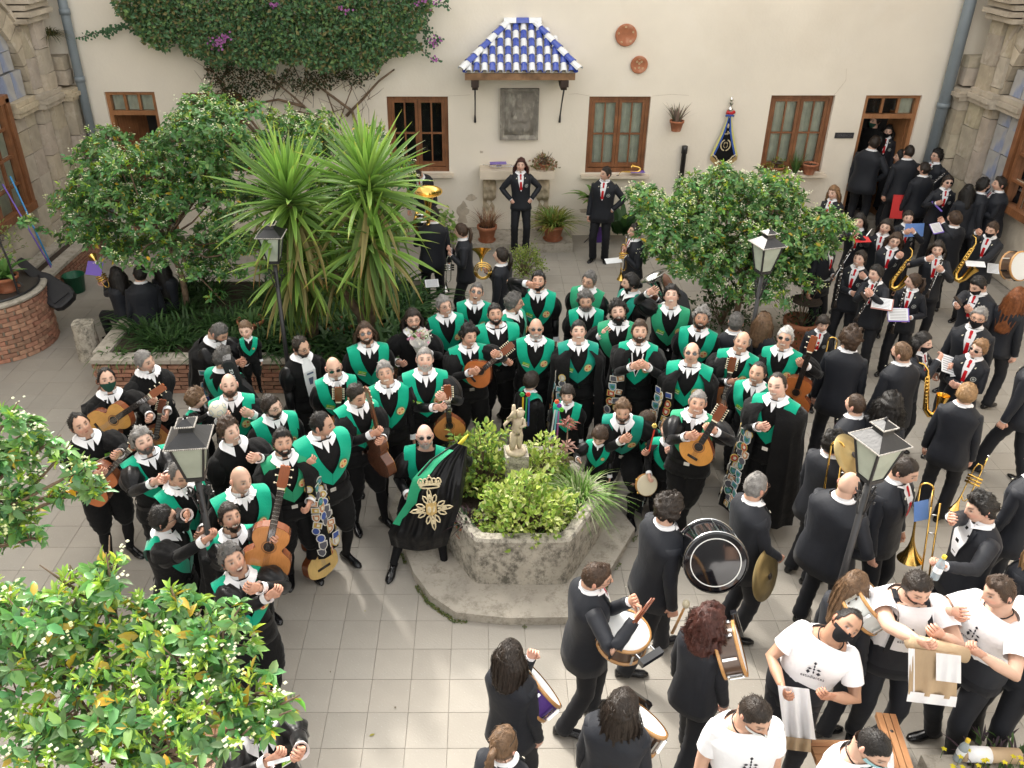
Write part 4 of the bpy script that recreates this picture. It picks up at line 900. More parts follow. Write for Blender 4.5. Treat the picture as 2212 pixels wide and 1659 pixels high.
    if kind in ('suit', 'blacksuit'):
        mb = MB(); zs_ = [hem, .86, .95, 1.06, 1.18, 1.28, 1.34, 1.385, 1.415, 1.44, 1.47, 1.492]; fl = [.036, .026, .022, .022, .020, .020, .022, .024, .022, .02, .016, .012]
        mb.grid([B(tring(z, o, f, 30, .017, sd)) for z, f in zip(zs_, fl)], cv=True, capA=True)
        for nm, s in (('l', 1), ('r', -1)):
            Sh, E_, Wt = out[nm]; Wq = Wt+(Wt-E_)/np.linalg.norm(Wt-E_)*.005
            limb(mb, Sh+np.array((-s*.02, 0, .012)), E_, Wq, [.066*fat**.5, .062, .056, .050, .046, .043], 12, .055, capB=True, seed=sd+s)
        mb.build('jacket', M['suit_cloth'], e, smooth=True)
        mb = MB(); mb.grid([B(tring(z, o, .004, 16)) for z in hipz], cv=True, capA=True, capB=True)
        for s in (1, -1):
            Hp, K, An = L[s]; limb(mb, Hp+np.array((-s*.008, 0, .02)), K, An+np.array((0, 0, -.035)), [.100*fat, .090, .074, .070, .066, .070], 12, .05, seed=sd+s*2, k=20)
        mb.build('trousers', M['trouser_cloth'], e, smooth=True)
        mb = MB(); collar(mb, .066, .03, .028, .035); vw = 1.7 if kind == 'blacksuit' else 1.
        mb.grid(sheet([(1.49, -.03, .03), (1.44, -.055, .055), (1.36, -.048*vw, .048*vw), (1.26, -.030*vw, .030*vw), (1.17, -.006*vw*3 if vw > 1 else -.006, .018*vw if vw > 1 else .006)], .027 if vw == 1 else .0325))
        mb.build('shirt', M['white_cloth'], e, smooth=True)
        for nm in 'lr':
            Sh, E_, Wt = out[nm]; d = (Wt-E_)/np.linalg.norm(Wt-E_); MB().tube([Wt-d*.01, Wt+d*.017], [.037, .036], 8).build('cuff', M['white_cloth'], e, smooth=True)
        if kw.get('tie', 1): MB().grid(sheet([(1.475, -.014, .014), (1.45, -.017, .017), (1.43, -.012, .012), (1.32, -.019, .019), (1.20, -.022, .022)], .033, 3)).build('tie', M['red_tie'] if kind == 'suit' else M['satin'], e)
        mb = MB()
        for s in (-1, 1): mb.grid(sheet([(1.46, s*.06, s*.085), (1.40, s*.052, s*.105), (1.34, s*.044, s*.085), (1.26, s*.028, s*.062), (1.16, s*.004, s*.02)], .031, 4))
        mb.build('lapels', M['suit_cloth'], e)
        if kind == 'suit':
            stick(BADGE, 'badge', .10, 1.27, .026)
            if not kid: stick(LYRE, 'lapel_pin', .078, 1.405, .034); stick(LYRE, 'lapel_pin', -.078, 1.405, .034)
    elif kind == 'tuno':
        mb = MB(); zs_ = [.84 if hip > -.2 else .92, .90 if hip > -.2 else .95, 1.0, 1.08, 1.18, 1.28, 1.34, 1.385, 1.415, 1.44, 1.47, 1.492]; fl = [.038, .03, .016, .018, .020, .020, .022, .024, .022, .02, .016, .012]
        mb.grid([B(tring(z, o, f, 30, .017, sd)) for z, f in zip(zs_, fl)], cv=True, capA=True); mb.build('doublet', M['velvet'], e, smooth=True)
        sat = rng.random()
        for nm, s in (('l', 1), ('r', -1)):
            Sh, E_, Wt = out[nm]; k_ = 1.0
            mb = MB(); cf = MB()   # puffed and slashed upper sleeve
            P = []; A_ = Sh+np.array((-s*.02, 0, .012)); nR = 14; d = (E_-A_)
            for i in range(nR):
                t = i/(nR-1); r = (.054+.047*math.sin(min(1, t*1.15)*math.pi)**.7) if t < .9 else .052
                xx, yy, zz_ = frame(d, (.13, -.9, .31)); P.append([A_+d*t+(xx*math.cos(a)+yy*math.sin(a))*r*(1+(.10*math.cos(a*8) if .08 < t < .85 else 0)) for a in np.arange(24)*math.pi/12])
            mb.grid(P, cv=True, capA=True, capB=True)
            mb.tube([E_-(E_-A_)*.06, E_+(Wt-E_)*.5, Wt-(Wt-E_)*.06], [.052, .046, .040], 12)
            u = (Wt-E_)/np.linalg.norm(Wt-E_); cf.tube([Wt-u*.055, Wt-u*.02, Wt+u*.012], [.040, .044, .050 if not kw.get('plaincuff') else .04], 12, cap=False); cf.tube([Wt+u*.012, Wt-u*.01], [.050, .034], 12, cap=False)
            mb.build('sleeve', M['velvet'] if sat < .6 else M['satin'], e, smooth=True)
            cf.build('cuff', M['white_cloth'], e, smooth=True)
        mb = MB(); mb.grid([B(tring(z, o, .004, 16)) for z in hipz], cv=True, capA=True, capB=True)
        for s in (1, -1):
            Hp, K, An = L[s]; Kn = K+(An-K)*.10; d = (Hp-K); P = []
            limb(mb, Hp+np.array((-s*.01, 0, .02)), Hp+(K-Hp)*.6, Kn, [.105, .125, .122, .112, .095, .058], 16, .05, seed=sd+s, k=15)
        mb.build('breeches', M['velvet'], e, smooth=True)
        mb = MB()
        for s in (1, -1):
            Hp, K, An = L[s]; mb.tube([K+(Hp-K)*.1, K+(An-K)*.15, K+(An-K)*.38, An+(K-An)*.25, An, An+np.array((0, 0, -.02))], [.056, .054, .058, .042, .038, .04], 10)
        mb.build('stockings', M['stocking'], e, smooth=True)
        mb = MB(); ct = kw.get('collar', 'wide')
        if ct == 'wide': collar(mb, .070, .035, .050, .05+.03*rng.random(), gap=.34)
        elif ct == 'ruffle': collar(mb, .072, .03, .052, .03, .010)
        elif ct == 'small': collar(mb, .07, .03, .034, .05)
        if ct != 'none' and not kw.get('closed'): mb.grid(sheet([(1.49, -.03, .03), (1.46, -.026, .026), (1.42, -.014, .014), (1.39, -.003, .003)], .027))
        if mb.n: mb.build('collar', M['white_cloth'], e, smooth=False)
        if kw.get('openshirt'): MB().grid(sheet([(1.47, -.05, .05), (1.35, -.075, .075), (1.2, -.07, .07), (1.02, -.05, .05)], .030)).build('printed_shirt', M['white_cloth'], e); MB().grid(sheet([(1.33, -.04, .04), (1.31, -.04, .04)], .033)).grid(sheet([(1.27, -.03, .03), (1.18, -.02, .02)], .033)).build('chest_print', M['ink2b'], e)
        if kw.get('cord'): MB().tube(B([(.06, surf(.06, 1.43, o, .055), 1.43), (.04, surf(.04, 1.3, o, .055), 1.3), (0, surf(0, 1.17, o, .055), 1.17), (-.04, surf(.04, 1.3, o, .055), 1.3), (-.06, surf(.06, 1.43, o, .055), 1.43)]), .007, 6).build('white_cord', M['white_cloth'], e)
        if not kid: 
            mb = MB(); mb.grid([B(tring(z, o, .034, 22)) for z in (.985, 1.025)], cv=True); mb.build('belt', M['satin'], e, smooth=True)
            if beca and kw.get('buckle', 1): MB().box(B([(0, surf(0, 1.0, o, .038), 1.005)])[0], (.055, .008, .04)).build('buckle', M['chrome'], e)
        if beca:
            # V-shaped sash over both shoulders, joined in front and behind
            w1 = kw.get('bw', 1.)
            st_i = [(0, None, 1.185), (.050, None, 1.285), (.086, None, 1.39), (.094, -.050, 1.478), (.096, .03, 1.498), (.078, .088, 1.45), (.035, 1, 1.35), (0, 1, 1.26)]
            st_o = [(0, None, 1.055), (.112, None, 1.165), (.182, None, 1.30), (.203, -.060, 1.433), (.205, .03, 1.450), (.183, .105, 1.402), (.115, 1, 1.24), (0, 1, 1.12)]
            G_ = []
            def pt(q, off=.044):
                x, y, z = q; x *= o['fat'][0]
                if y is None: y = surf(x, z, o, off)
                elif y == 1: y = surf(x, z, o, off, True)
                else: y = y*o['fat'][1]
                return np.array((x, y, z))
            si = [pt(q) for q in st_i]; so_ = [pt(q) for q in st_o]; m_ = 26
            def spl(S_, t):
                t = t*(len(S_)-1); i = min(int(t), len(S_)-2); f = t-i; a = S_[max(i-1, 0)]; b = S_[i]; c = S_[i+1]; d = S_[min(i+2, len(S_)-1)]
                return .5*((2*b)+(-a+c)*f+(2*a-5*b+4*c-d)*f*f+(-a+3*b-3*c+d)*f**3)
            mb = MB()
            for s in (1, -1):
                G_ = []
                for i in range(m_+1):
                    t = i/m_; a, b = spl(si, t), spl(so_, t); row = []
                    for q in range(5):
                        u = q/4; p = a*(1-u)+b*u
                        if t < .30: p[1] = min(p[1], surf(p[0], p[2], o, .042))
                        elif t > .8: p[1] = max(p[1], surf(p[0], p[2], o, .042, True))
                        row.append((s*p[0], p[1]-(.004 if s > 0 and t < .1 else 0), p[2]))
                    G_.append(row)
                mb.grid(B(np.array(G_)))
            bo = mb.build('sash', M[beca], e, smooth=True)
            if not kw.get('nocrest'): stick(CREST, 'crest', .105, 1.262, .050, 1.25 if not kid else .9, bo)
            if kw.get('tagged', 1) and not kid: stick(TAGM, 'name_tag', -.098 if not kw.get('tagl') else .05, 1.24 if not kw.get('tagl') else 1.16, .050, 1.3, bo, up=(.3, 0, 1))
        elif kw.get('tagged', 0): stick(TAGM, 'name_tag', .10, 1.30, .03, 1., e, up=(.2, 0, 1))
    elif kind == 'tee':
        mb = MB(); zs_ = [1.0, 1.06, 1.12, 1.20, 1.28, 1.34, 1.385, 1.415, 1.44, 1.465]; fl = [.012, .020, .022, .018, .016, .018, .022, .020, .016, .012]
        mb.grid([B(tring(z, o, f, 28, .014, sd)) for z, f in zip(zs_, fl)], cv=True)
        for nm, s in (('l', 1), ('r', -1)):
            Sh, E_, Wt = out[nm]; A_ = Sh+np.array((-s*.02, 0, .015)); mb.tube([A_, A_+(E_-A_)*.3, A_+(E_-A_)*.62], [.066*fat, .072*fat, .069*fat], 14, cap=False); mb.ell(A_, (.066*fat,)*3, 12, 8)
        mb.build('tshirt', M['tee_cloth'], e, smooth=True)
        ring_ = [B([(.082*math.sin(a)*1.05, -.078*math.cos(a)-.012*(math.cos(a) > 0), 1.475-.030*max(0, math.cos(a)))])[0] for a in np.linspace(0, 2*math.pi, 25)]
        MB().tube(ring_, .005, 5).build('neck_trim', M['satin'], e)
        mb = MB(); mb.grid([B(tring(z, o, f, 22, .006, sd)) for z, f in ((.90, .016), (.95, .026), (1.0, .030), (1.06, .030), (1.10, .022))], cv=True); mb.build('waist_sash', M['suit_cloth'], e, smooth=True)
        mb = MB(); mb.grid([B(tring(z, o, .006, 16)) for z in hipz], cv=True, capA=True, capB=True)
        for s in (1, -1):
            Hp, K, An = L[s]; limb(mb, Hp+np.array((-s*.008, 0, .02)), K, An+np.array((0, 0, -.03)), [.104*fat, .092, .076, .070, .062, .060], 12, .035, seed=sd+s*2, k=16)
        mb.build('trousers', M['trouser_cloth'], e, smooth=True)
        if kw.get('braces'):
            for q in (-1, 1):
                pts = [(q*.11, surf(.11, z, o, .028), z) for z in (1.06, 1.15, 1.25, 1.34, 1.39)]+[(q*.10, -.04, 1.47), (q*.10, .05, 1.47), (q*.07, surf(.07, 1.3, o, .03, True), 1.3), (q*.03, surf(.03, 1.06, o, .03, True), 1.06)]; P = B(np.array(pts))
                MB().grid([[p_-np.array((.018, 0, 0)), p_+np.array((.018, 0, 0))] for p_ in P]).build('brace', M['trouser_cloth'], e)
        y = surf(0, 1.24, o, .03); P_, n2 = N((0.0, y, 1.235), (0, -1, .12)); mw = onmat(P_, n2); pr = mb = MB()
        for a, b, sx, sz in ((0, .105, .022, .026), (0, .078, .012, .03), (-.028, .055, .03, .016), (.0, .055, .016, .02), (.030, .055, .03, .016), (-.035, .028, .026, .034), (.032, .024, .030, .028), (0, .03, .012, .03)):
            pr.prism([(a-sx/2, b), (a, b-sz/2), (a+sx/2, b), (a, b+sz/2)], 0, .0015)
        link('chest_print', pr.me('chest_print', M['ink']), e, mw)
        text('estudiantes', .034, (P_[0], P_[1], P_[2]-.012), Matrix(mw.to_3x3()), M['ink'], e, 'lettering', .0008)
    # cape
    cp = kw.get('cape')
    if cp:
        a0, a1, zh = cp[:3]; na, nz_ = 40, 14
        def cpt(a, t, lift=0.):
            z = 1.46-(1.46-zh)*t; w_, f, b = prof(max(z, 1.0), o); fl = (.045 if len(cp) < 4 else .075)+.02*math.sin(min(1, t*6)*1.57)+.10*t
            if z > 1.38: sq = (1.46-z)/.08; w_ = .10+.09*sq; f = b = .075+.03*sq
            fo = .018*min(1, t*3)*(math.sin(a*11+sd)+.5*math.sin(a*19+sd*3+t*3)); c, s = math.sin(a), -math.cos(a)
            r1, r2 = w_+fl+fo+lift, (f if s < 0 else b)+fl*.9+fo+lift
            return (r1*math.copysign(abs(c)**.85, c), r2*math.copysign(abs(s)**.85, s), z-.10*max(0, abs(c)-.5)*(z > 1.38))
        G_ = [[cpt(R(a0+(a1-a0)*i/na), j/nz_) for i in range(na+1)] for j in range(nz_+1)]
        co = MB().grid(B(np.array(G_))).build('cape', M['velvet'], e, smooth=True)
        if len(cp) > 3:
            pa0, pa1, ncol, nrow = cp[3:7]
            for i in range(ncol):
                for j in range(nrow):
                    a = pa0+(pa1-pa0)*(i+.5+.2*rng.normal()*.5)/ncol; t = .22+.74*(j+.5+.3*(i % 2)+rng.normal()*.08)/nrow
                    if rng.random() < .06: continue
                    p = np.array(cpt(R(a), t, .006)); q1 = np.array(cpt(R(a+3), t, .006))-p; q2 = np.array(cpt(R(a), t+.03, .006))-p; n_ = np.cross(q1, q2); n_ *= -1 if n_[0]*p[0]+n_[1]*p[1] < 0 else 1
                    P_, n2 = N(p, n_) if p[2] > .9 else (p+hoff, n_)
                    link('patch', PM[rng.integers(18)], co, onmat(P_, n2, (.1*rng.normal(), 0, 1), 1.35+.25*rng.random()))
    if kw.get('strap'):
        s = kw['strap'][0]; c = kw['strap'][1]; pts = [(s*.12, .0, 1.47), (s*.11, surf(.11, 1.40, o, .045), 1.40), (s*.03, surf(.03, 1.25, o, .045), 1.25), (-s*.10, surf(.1, 1.1, o, .045), 1.1), (-s*.19, 0, 1.0), (-s*.08, surf(.08, 1.12, o, .045, True), 1.12), (s*.06, surf(.06, 1.32, o, .045, True), 1.32), (s*.12, .0, 1.47)]
        P = B(np.array(pts)); G_ = []
        for i in range(len(P)): d = P[(i+1) % len(P)]-P[i-1 if i else -2]; xx, yy, zz_ = frame(d, P[i]-B([(0, 0, P[i][2]-hoff[2])])[0]+1e-4); G_.append([P[i]-xx*.022, P[i]+xx*.022])
        MB().grid(G_).build('strap', M[c], e)
    return e, out, toloc, T
M['ink2b'] = mat('blue_grey_print', (.10, .12, .2), .8)
M['ink'] = mat('black_ink', (.02, .02, .03), .8)
# ---------------------------------------------------------------- the players with green sashes
GT = 'green-sashed student players around the basin'
def tuno(px, py, label, **k):
    k.setdefault('look', (0, 20, 0)); k.setdefault('mouth', 'smile'); k.setdefault('kind', 'tuno'); k.setdefault('group', GT if k.get('beca', 1) else None)
    return person(px, py, label, **k)
PT = {}
PT['mask'] = tuno(232, 822, 'man in black with a dark green face mask playing a yellow classical guitar', beca=None, mask='green', hair='receding', hc='black', yaw=10, lh=(330, 905, .35), rh=(262, 930, .3), cape=(150, 345, .7), tagged=0)
PT['strapman'] = tuno(318, 782, 'grey haired man in black with ruffled collar holding a small mandolin, looking right', beca=None, hair='short', hc='grey', yaw=25, look=(15, 5, 0), collar='ruffle', beard=1, mouth='flat', lh=(362, 900, .35), rh=(322, 880, .4), strap=(1, 'satin'), tagged=0)
PT['left'] = tuno(176, 920, 'man in black with a light green tag playing an orange guitar at the far left', beca=None, hair='receding', hc='black', skin='b', yaw=15, look=(5, 18, -8), tagged=1, lh=(262, 985, .3), rh=(215, 1035, .35), mouth='flat')
PT['clap'] = tuno(311, 955, 'stout grey haired bearded man in green sash clapping with eyes closed', hair='messy', hc='grey', vol=.7, beard=2, bc='salt', skin='k', fat=1.12, yaw=12, eyes=0, lh=(360, 1038, .45), rh=(338, 1048, .45), tagged=0, mouth='flat')
PT['pole'] = tuno(392, 1030, 'balding man with ruffled collar and green sash just behind the front left lamp post', hair='thin', hc='salt', skin='b', yaw=20, look=(0, -5, 0), collar='ruffle', eyes=0, lh=(440, 1160, .3), mouth='flat')
PT['slick'] = tuno(362, 1118, 'man with slick black hair and sunglasses in profile raising his hand, draped green sash', hair='short', hc='black', skin='b', yaw=55, look=(30, 5, 0), glasses='sun', lh=(412, 1103, .25, .2), rh=(455, 1165, .3), tagged=0)
PT['baldruff'] = tuno(525, 1040, 'bald laughing man with big white ruffled collar and green sash', hair='shaved', hc='salt', skin='a', yaw=15, look=(12, 5, 0), collar='ruffle', fat=1.1, beard=1, glasses=None)
PT['beardguitar'] = tuno(500, 1120, 'dark bearded man in green sash looking up while holding a guitar upright', H=1.72, hair='short', beard=2, yaw=10, look=(10, 28, 8), skin='b', lh=(602, 1165, .35), rh=(565, 1235, .4), bw=1, cape=(140, 340, .8), tagl=1)
PT['front'] = tuno(506, 1212, 'grey haired man with blue sunglasses on his head and crossed arms, frontmost green sash', hair='messy', hc='salt', vol=.6, skin='b', beard=1, bc='grey', yaw=5, look=(5, 26, 0), glasses='suntop', mouth='open', lh=(560, 1275, .3), rh=(595, 1290, .3), tagged=0)
PT['curly'] = tuno(500, 932, 'young man with curly brown hair and white collar, without sash, smiling beside the lamp', beca=None, H=1.78, hair='curly', hc='brown', vol=.7, skin='k', yaw=20, look=(15, 12, 0), collar='wide', closed=1, lh=(560, 995, .3), tagged=0)
PT['patchman'] = tuno(612, 958, 'dark bearded man in pale green sash wearing a long cape full of sewn badges', beca='beca_pale', hair='quiff', hc='black', beard=2, skin='b', yaw=10, look=(5, 20, 0), lh=(672, 1100, .15), cape=(20, 340, .40, 20, 85, 4, 10), H=1.76)
PT['round'] = tuno(592, 880, 'dark haired man with round glasses and beard in green sash turning right', hair='short', hc='dark', beard=2, skin='k', glasses='wire', yaw=15, look=(25, 8, 0), lh=(625, 1010, .2), mouth='flat')
PT['belt'] = tuno(703, 918, 'big balding man with short beard, buckled belt and green sash looking right', H=1.83, hair='thin', hc='black', beard=1, skin='b', fat=1.15, yaw=18, look=(50, 0, 0), lh='back', rh=(668, 1020, .25), tagged=0, feet=((.13, -.02), (-.12, .05)))
PT['sideguitar'] = tuno(775, 858, 'short haired man in green sash looking down and holding a guitar edge-on', H=1.76, hair='short', hc='dark', skin='b', yaw=22, look=(12, -5, 0), eyes=0, lh=(830, 960, .3), rh=(815, 945, .3), feet=((.18, -.15), (-.10, -.02)), mouth='flat')
PT['greysmile'] = tuno(832, 808, 'tanned grey haired smiling man with ruffled collar in green sash', hair='short', hc='grey', skin='b', yaw=0, collar='ruffle', H=1.76)
PT['baldsun'] = tuno(722, 798, 'bald man in dark sunglasses and green sash behind the guitar headstock', hair='bald', hc='salt', skin='a', glasses='sun', collar='ruffle', yaw=0, look=(0, 8, 0), beard=1, mouth='flat')
PT['tee17'] = tuno(655, 752, 'bespectacled bearded man in open black coat over a printed white shirt looking down', beca=None, hair='receding', hc='dark', skin='b', beard=2, glasses='wire', yaw=25, look=(10, -8, 0), mouth='flat', tagged=0, H=1.72, fat=1.05, openshirt=1)
PT['longhair'] = tuno(790, 722, 'long haired bearded man with aviator sunglasses and green sash below the yucca', hair='long', hc='brown', L=.22, beard=2, glasses='sun', skin='b', yaw=5, H=1.78, open=1.3)
PT['bouquet'] = tuno(893, 693, 'bearded man with glasses and long dark hair holding a bouquet of lilies', beca=None, hair='long', hc='dark', L=.22, open=1.35, beard=2, glasses='wire', skin='a', yaw=5, look=(0, 16, 0), lh=(925, 770, .35), rh=(860, 795, .3), tagged=0)
PT['greybeard'] = tuno(918, 778, 'tall bald man with white beard in green sash holding a bandurria upright', H=1.84, hair='buzz', hc='grey', beard=2, bc='white', skin='k', yaw=5, lh=(965, 868, .35), rh=(950, 890, .35), mouth='flat', cape=(130, 300, .9))
PT['redglass'] = tuno(962, 662, 'grey haired man with red-brown glasses in green sash looking to the right', hair='short', hc='grey', vol=1.2, skin='a', glasses='wire', yaw=15, look=(15, 10, 0), tagged=0, H=1.77)
PT['laugh22'] = tuno(1029, 632, 'short haired man in sunglasses and green sash laughing with open mouth', hair='buzz', hc='salt', skin='a', glasses='sun', mouth='open', yaw=0, H=1.76)
PT['lute'] = tuno(1016, 728, 'curly dark haired man laughing while playing an orange lute', H=1.72, hair='messy', hc='black', beard=1, skin='b', yaw=10, look=(22, 5, 8), eyes=0, lh=(1082, 768, .35), rh=(1022, 812, .4), cape=(100, 320, .8), tagged=0)
PT['big24'] = tuno(1070, 680, 'broad man with dark beard and golden pin on his green sash, beaming', H=1.80, hair='short', hc='black', vol=.7, beard=2, skin='b', fat=1.15, yaw=8, strap=(1, 'satin'), tagged=0)
PT['prof25'] = tuno(1116, 655, 'man with curly grey-black hair and glasses in profile, green sash over shoulder', hair='curly', hc='salt', vol=.7, skin='b', glasses='wire', yaw=50, look=(35, 0, 0), beard=1, tagged=0)
PT['brow'] = tuno(1163, 608, 'dark bearded man in green sash shading his brow with one hand', H=1.80, hair='short', hc='black', beard=2, skin='b', glasses='suntop', yaw=0, rh=(1140, 605, .12, .15))
PT['white27'] = tuno(1158, 712, 'bald man with white beard, sunglasses and pale blue ruffled collar in green sash', hair='shaved', hc='white', beard=2, bc='white', skin='b', glasses='sun', collar='ruffle', yaw=3, H=1.72, rh=(1085, 790, .2))
PT['grey28'] = tuno(1270, 608, 'man with grey hair and thin glasses in green sash looking down to the left', beca='beca_pale', hair='short', hc='salt', vol=1.1, beard=1, skin='b', glasses='wire', yaw=-15, look=(-20, 2, 0), tagged=0, mouth='flat')
PT['grey29'] = tuno(1265, 652, 'man with long grey beard and small glasses on his hair, hugged from the right', hair='messy', hc='salt', vol=.8, beard=3, bc='grey', skin='b', yaw=0, H=1.70, mouth='flat', look=(0, 6, 0), tagged=0)
PT['young30'] = tuno(1250, 717, 'clean shaven black haired young man laughing, badges down his dark cape', hair='short', hc='black', vol=.8, skin='k', mouth='smile', yaw=5, H=1.76, beca='beca_teal', cape=(35, 345, .35, 298, 338, 2, 11))
PT['black31'] = tuno(1335, 675, 'laughing man with black curls and big black beard in pale green sash', beca='beca_pale', hair='curly', hc='black', vol=.8, beard=3, skin='k', fat=1.15, mouth='open', eyes=0, H=1.80, yaw=-3, rh=(1295, 735, .1, .2), tagged=0)
PT['clasp'] = tuno(1382, 718, 'brown bearded man with clasped hands and white cord, cape of badges beside him', hair='quiff', hc='brown', beard=2, skin='a', mouth='open', yaw=-3, H=1.80, lh=(1395, 800, .4), rh=(1370, 800, .4), cape=(60, 345, .28, 290, 338, 3, 9), cord=1)
PT['prof33'] = tuno(1357, 612, 'dark bearded man in profile facing left with green sash, behind the laughing man', beca='beca_teal', hair='short', hc='black', vol=1.2, beard=2, skin='a', yaw=-60, look=(-20, 0, 0), tagged=0)
PT['wave34'] = tuno(1450, 640, 'black haired young man with one hand raised, squinting upwards, green sash', beca='beca_pale', hair='messy', hc='black', vol=.8, skin='k', yaw=5, look=(-5, 30, 0), H=1.80, rh=(1400, 625, .2, .1), beard=0, tagged=1)
PT['fluffy'] = tuno(1515, 690, 'man with fluffy grey hair and dark goatee in bright green sash', hair='curly', hc='grey', vol=.9, beard=2, bc='dark', skin='c', yaw=-5, H=1.74, tagged=0)
PT['sun36'] = tuno(1494, 764, 'bald man in black sunglasses wearing a green sash and badge covered cape', hair='horseshoe', hc='salt', skin='a', glasses='sun', beard=1, mouth='flat', yaw=0, fat=1.1, H=1.74, cape=(35, 345, .35, 290, 340, 3, 9))
PT['bald37'] = tuno(1602, 740, 'tanned balding man with big smile, badges on dark collar, holding a bandurria neck', hair='horseshoe', hc='grey', skin='b', yaw=-5, H=1.76, rh=(1580, 835, .35), lh=(1590, 850, .3), cape=(40, 345, .6, 300, 335, 1, 6), tagged=0)
PT['silver38'] = tuno(1695, 732, 'silver haired man in sunglasses and green sash playing a guitar with its neck up', hair='short', hc='white', vol=1.1, skin='b', glasses='sun', yaw=-5, H=1.77, rh=(1672, 855, .35), lh=(1748, 795, .3), tagged=0)
PT['dark39'] = tuno(1634, 808, 'balding dark haired smiling man in green sash peeking behind a bald young man', hair='thin', hc='black', skin='b', yaw=-5, H=1.70, beard=1, tagged=1, look=(-5, 12, 0))
PT['bald40'] = tuno(1676, 835, 'tall bald young man grinning, green sash with emblem, cape of badges hanging at his side', hair='thin', hc='dark', skin='k', yaw=-8, H=1.84, mouth='smile', look=(-8, 12, 0), eyes=0, cape=(10, 345, .22, 290, 340, 3, 12), rh=(1640, 935, .25), tagged=0)
PT['grey41'] = tuno(1507, 872, 'short grey haired smiling man with ruffled collar playing a round bandurria', hair='buzz', hc='grey', skin='b', yaw=-3, H=1.76, collar='ruffle', rh=(1488, 950, .4), lh=(1545, 935, .4), feet=((-.02, .02), (.06, -.04)), beca='beca_pale', tagged=0)
PT['crouch'] = tuno(1345, 890, 'blond bearded man in teal sash crouching among the children', hair='quiff', hc='light', beard=2, bc='brown', skin='b', yaw=-3, beca='beca_teal', hip=-.30, hipy=.1, lean=(22, 0), feet=((.16, -.30), (-.16, -.05)), lh=(1410, 985, .2), rh=(1350, 960, .25), tagged=0)
GK = 'children dressed like the players'
def kid(px, py, label, **k): k.setdefault('group', GK); k.setdefault('skin', 'k'); return tuno(px, py, label, collar=k.pop('collar', 'small'), **k)
kid(1294, 946, 'small brown haired boy in a green bib sash leaning on the basin edge', H=1.08, hair='bowl', hc='brown', yaw=-10, look=(0, -12, 0), mouth='flat', rh=(1245, 998, .15, .1), eyes=0)
kid(1392, 912, 'brown haired boy in green sash with a lime tag looking down beside the crouching man', H=1.12, hair='bowl', hc='brown', yaw=-25, look=(-15, -18, 0), mouth='flat', eyes=0, tagged=1)
KA = kid(1442, 930, 'ginger haired boy in a long dark cape with a tambourine in his hand', H=1.22, hair='quiff', hc='ginger', yaw=-5, look=(0, 22, 0), rh=(1400, 1035, .2), lh=(1445, 985, .2), cape=(60, 330, .2, 320, 330, 1, 2), mouth='smile')
KB = kid(1225, 855, 'dark haired boy with rosettes of ribbon and green sash smiling behind the basin', H=1.25, hair='bowl', hc='dark', yaw=-5, look=(0, 10, 0))
KC = kid(1152, 822, 'boy seen from the side with colored ribbons and two badges on his black cape', H=1.25, hair='bowl', hc='dark', yaw=120, look=(20, 0, 0), lh=(1165, 960, .1), cape=(60, 300, .4, 215, 245, 1, 2), mouth='flat')
def ribbons(K, px0, items):
    e, _, tl, _ = K; Y = [p for p in PEOPLE if abs(p[1][0]-e.location.x) < 1e-4][0][1][1]-.22
    for (x0, y0), (x1, y1), c in items:
        m_ = mat('ribbon', c, .45, bump=.2, bs=10)
        if x1 is None: mb = MB(); [mb.ell(tl(at_(x0+3*math.cos(a), y0+3*math.sin(a), Y)), (.022, .022, .014), 6, 4) for a in np.arange(6)*1.05]; mb.build('rosette', m_, e, smooth=True)
        else: MB().grid([[tl(at_(x0+(x1-x0)*t-1.8, y0+(y1-y0)*t, Y-.006*math.sin(t*7))), tl(at_(x0+(x1-x0)*t+1.8, y0+(y1-y0)*t, Y-.006*math.sin(t*7)))] for t in np.linspace(0, 1, 9)]).build('ribbon', m_, e)
at_ = lambda x, y, Y: aty(x, y, Y)
ribbons(KC, 0, [((1128, 852), (None, 0), (.02, .35, .06)), ((1141, 852), (None, 0), (.60, .03, .02)), ((1130, 858), (1128, 915), (.60, .38, .02)), ((1138, 858), (1134, 925), (.02, .32, .10)), ((1143, 858), (1141, 920), (.04, .10, .35))])
ribbons(KB, 0, [((1203, 868), (None, 0), (.65, .10, .03)), ((1208, 876), (None, 0), (.20, .04, .35)), ((1213, 885), (None, 0), (.10, .50, .03)), ((1203, 885), (1196, 950), (.20, .50, .60)), ((1199, 885), (1190, 945), (.6, .62, .65)), ((1207, 888), (1203, 950), (.35, .10, .30))])
ribbons(KA, 0, [((1414, 920), (None, 0), (.60, .45, .10)), ((1414, 928), (1402, 975), (.60, .05, .02))])
PT['flag'] = tuno(918, 945, 'bald white bearded man in black sunglasses seated on the basin rim with a black flag', hair='shaved', hc='white', beard=2, bc='white', skin='k', glasses='sun', collar='none', yaw=-5, look=(-3, 22, -6), hip=-.38, hipy=.12, lean=(6, -6), lh=(985, 990, .15), rh=(882, 1085, .35), feet=((.20, -.42), (-.30, -.45)), tagged=0, nocrest=1, mouth='flat', buckle=0)
PT['ball'] = tuno(495, 834, 'bald bearded man in green sash squinting beside a toddler with a ball', hair='shaved', hc='brown', beard=2, bc='brown', skin='k', yaw=0, H=1.76, eyes=0, lh=(545, 905, .2), rh=(480, 915, .3), mouth='flat')
kid(430, 862, 'curly light haired toddler with green sash behind a pale football', H=1.0, hair='messy', hc='light', vol=.8, yaw=60, look=(20, -10, 0), mouth='flat', z0=.60, rh=(462, 890, .2), lh=(468, 890, .2), eyes=0)
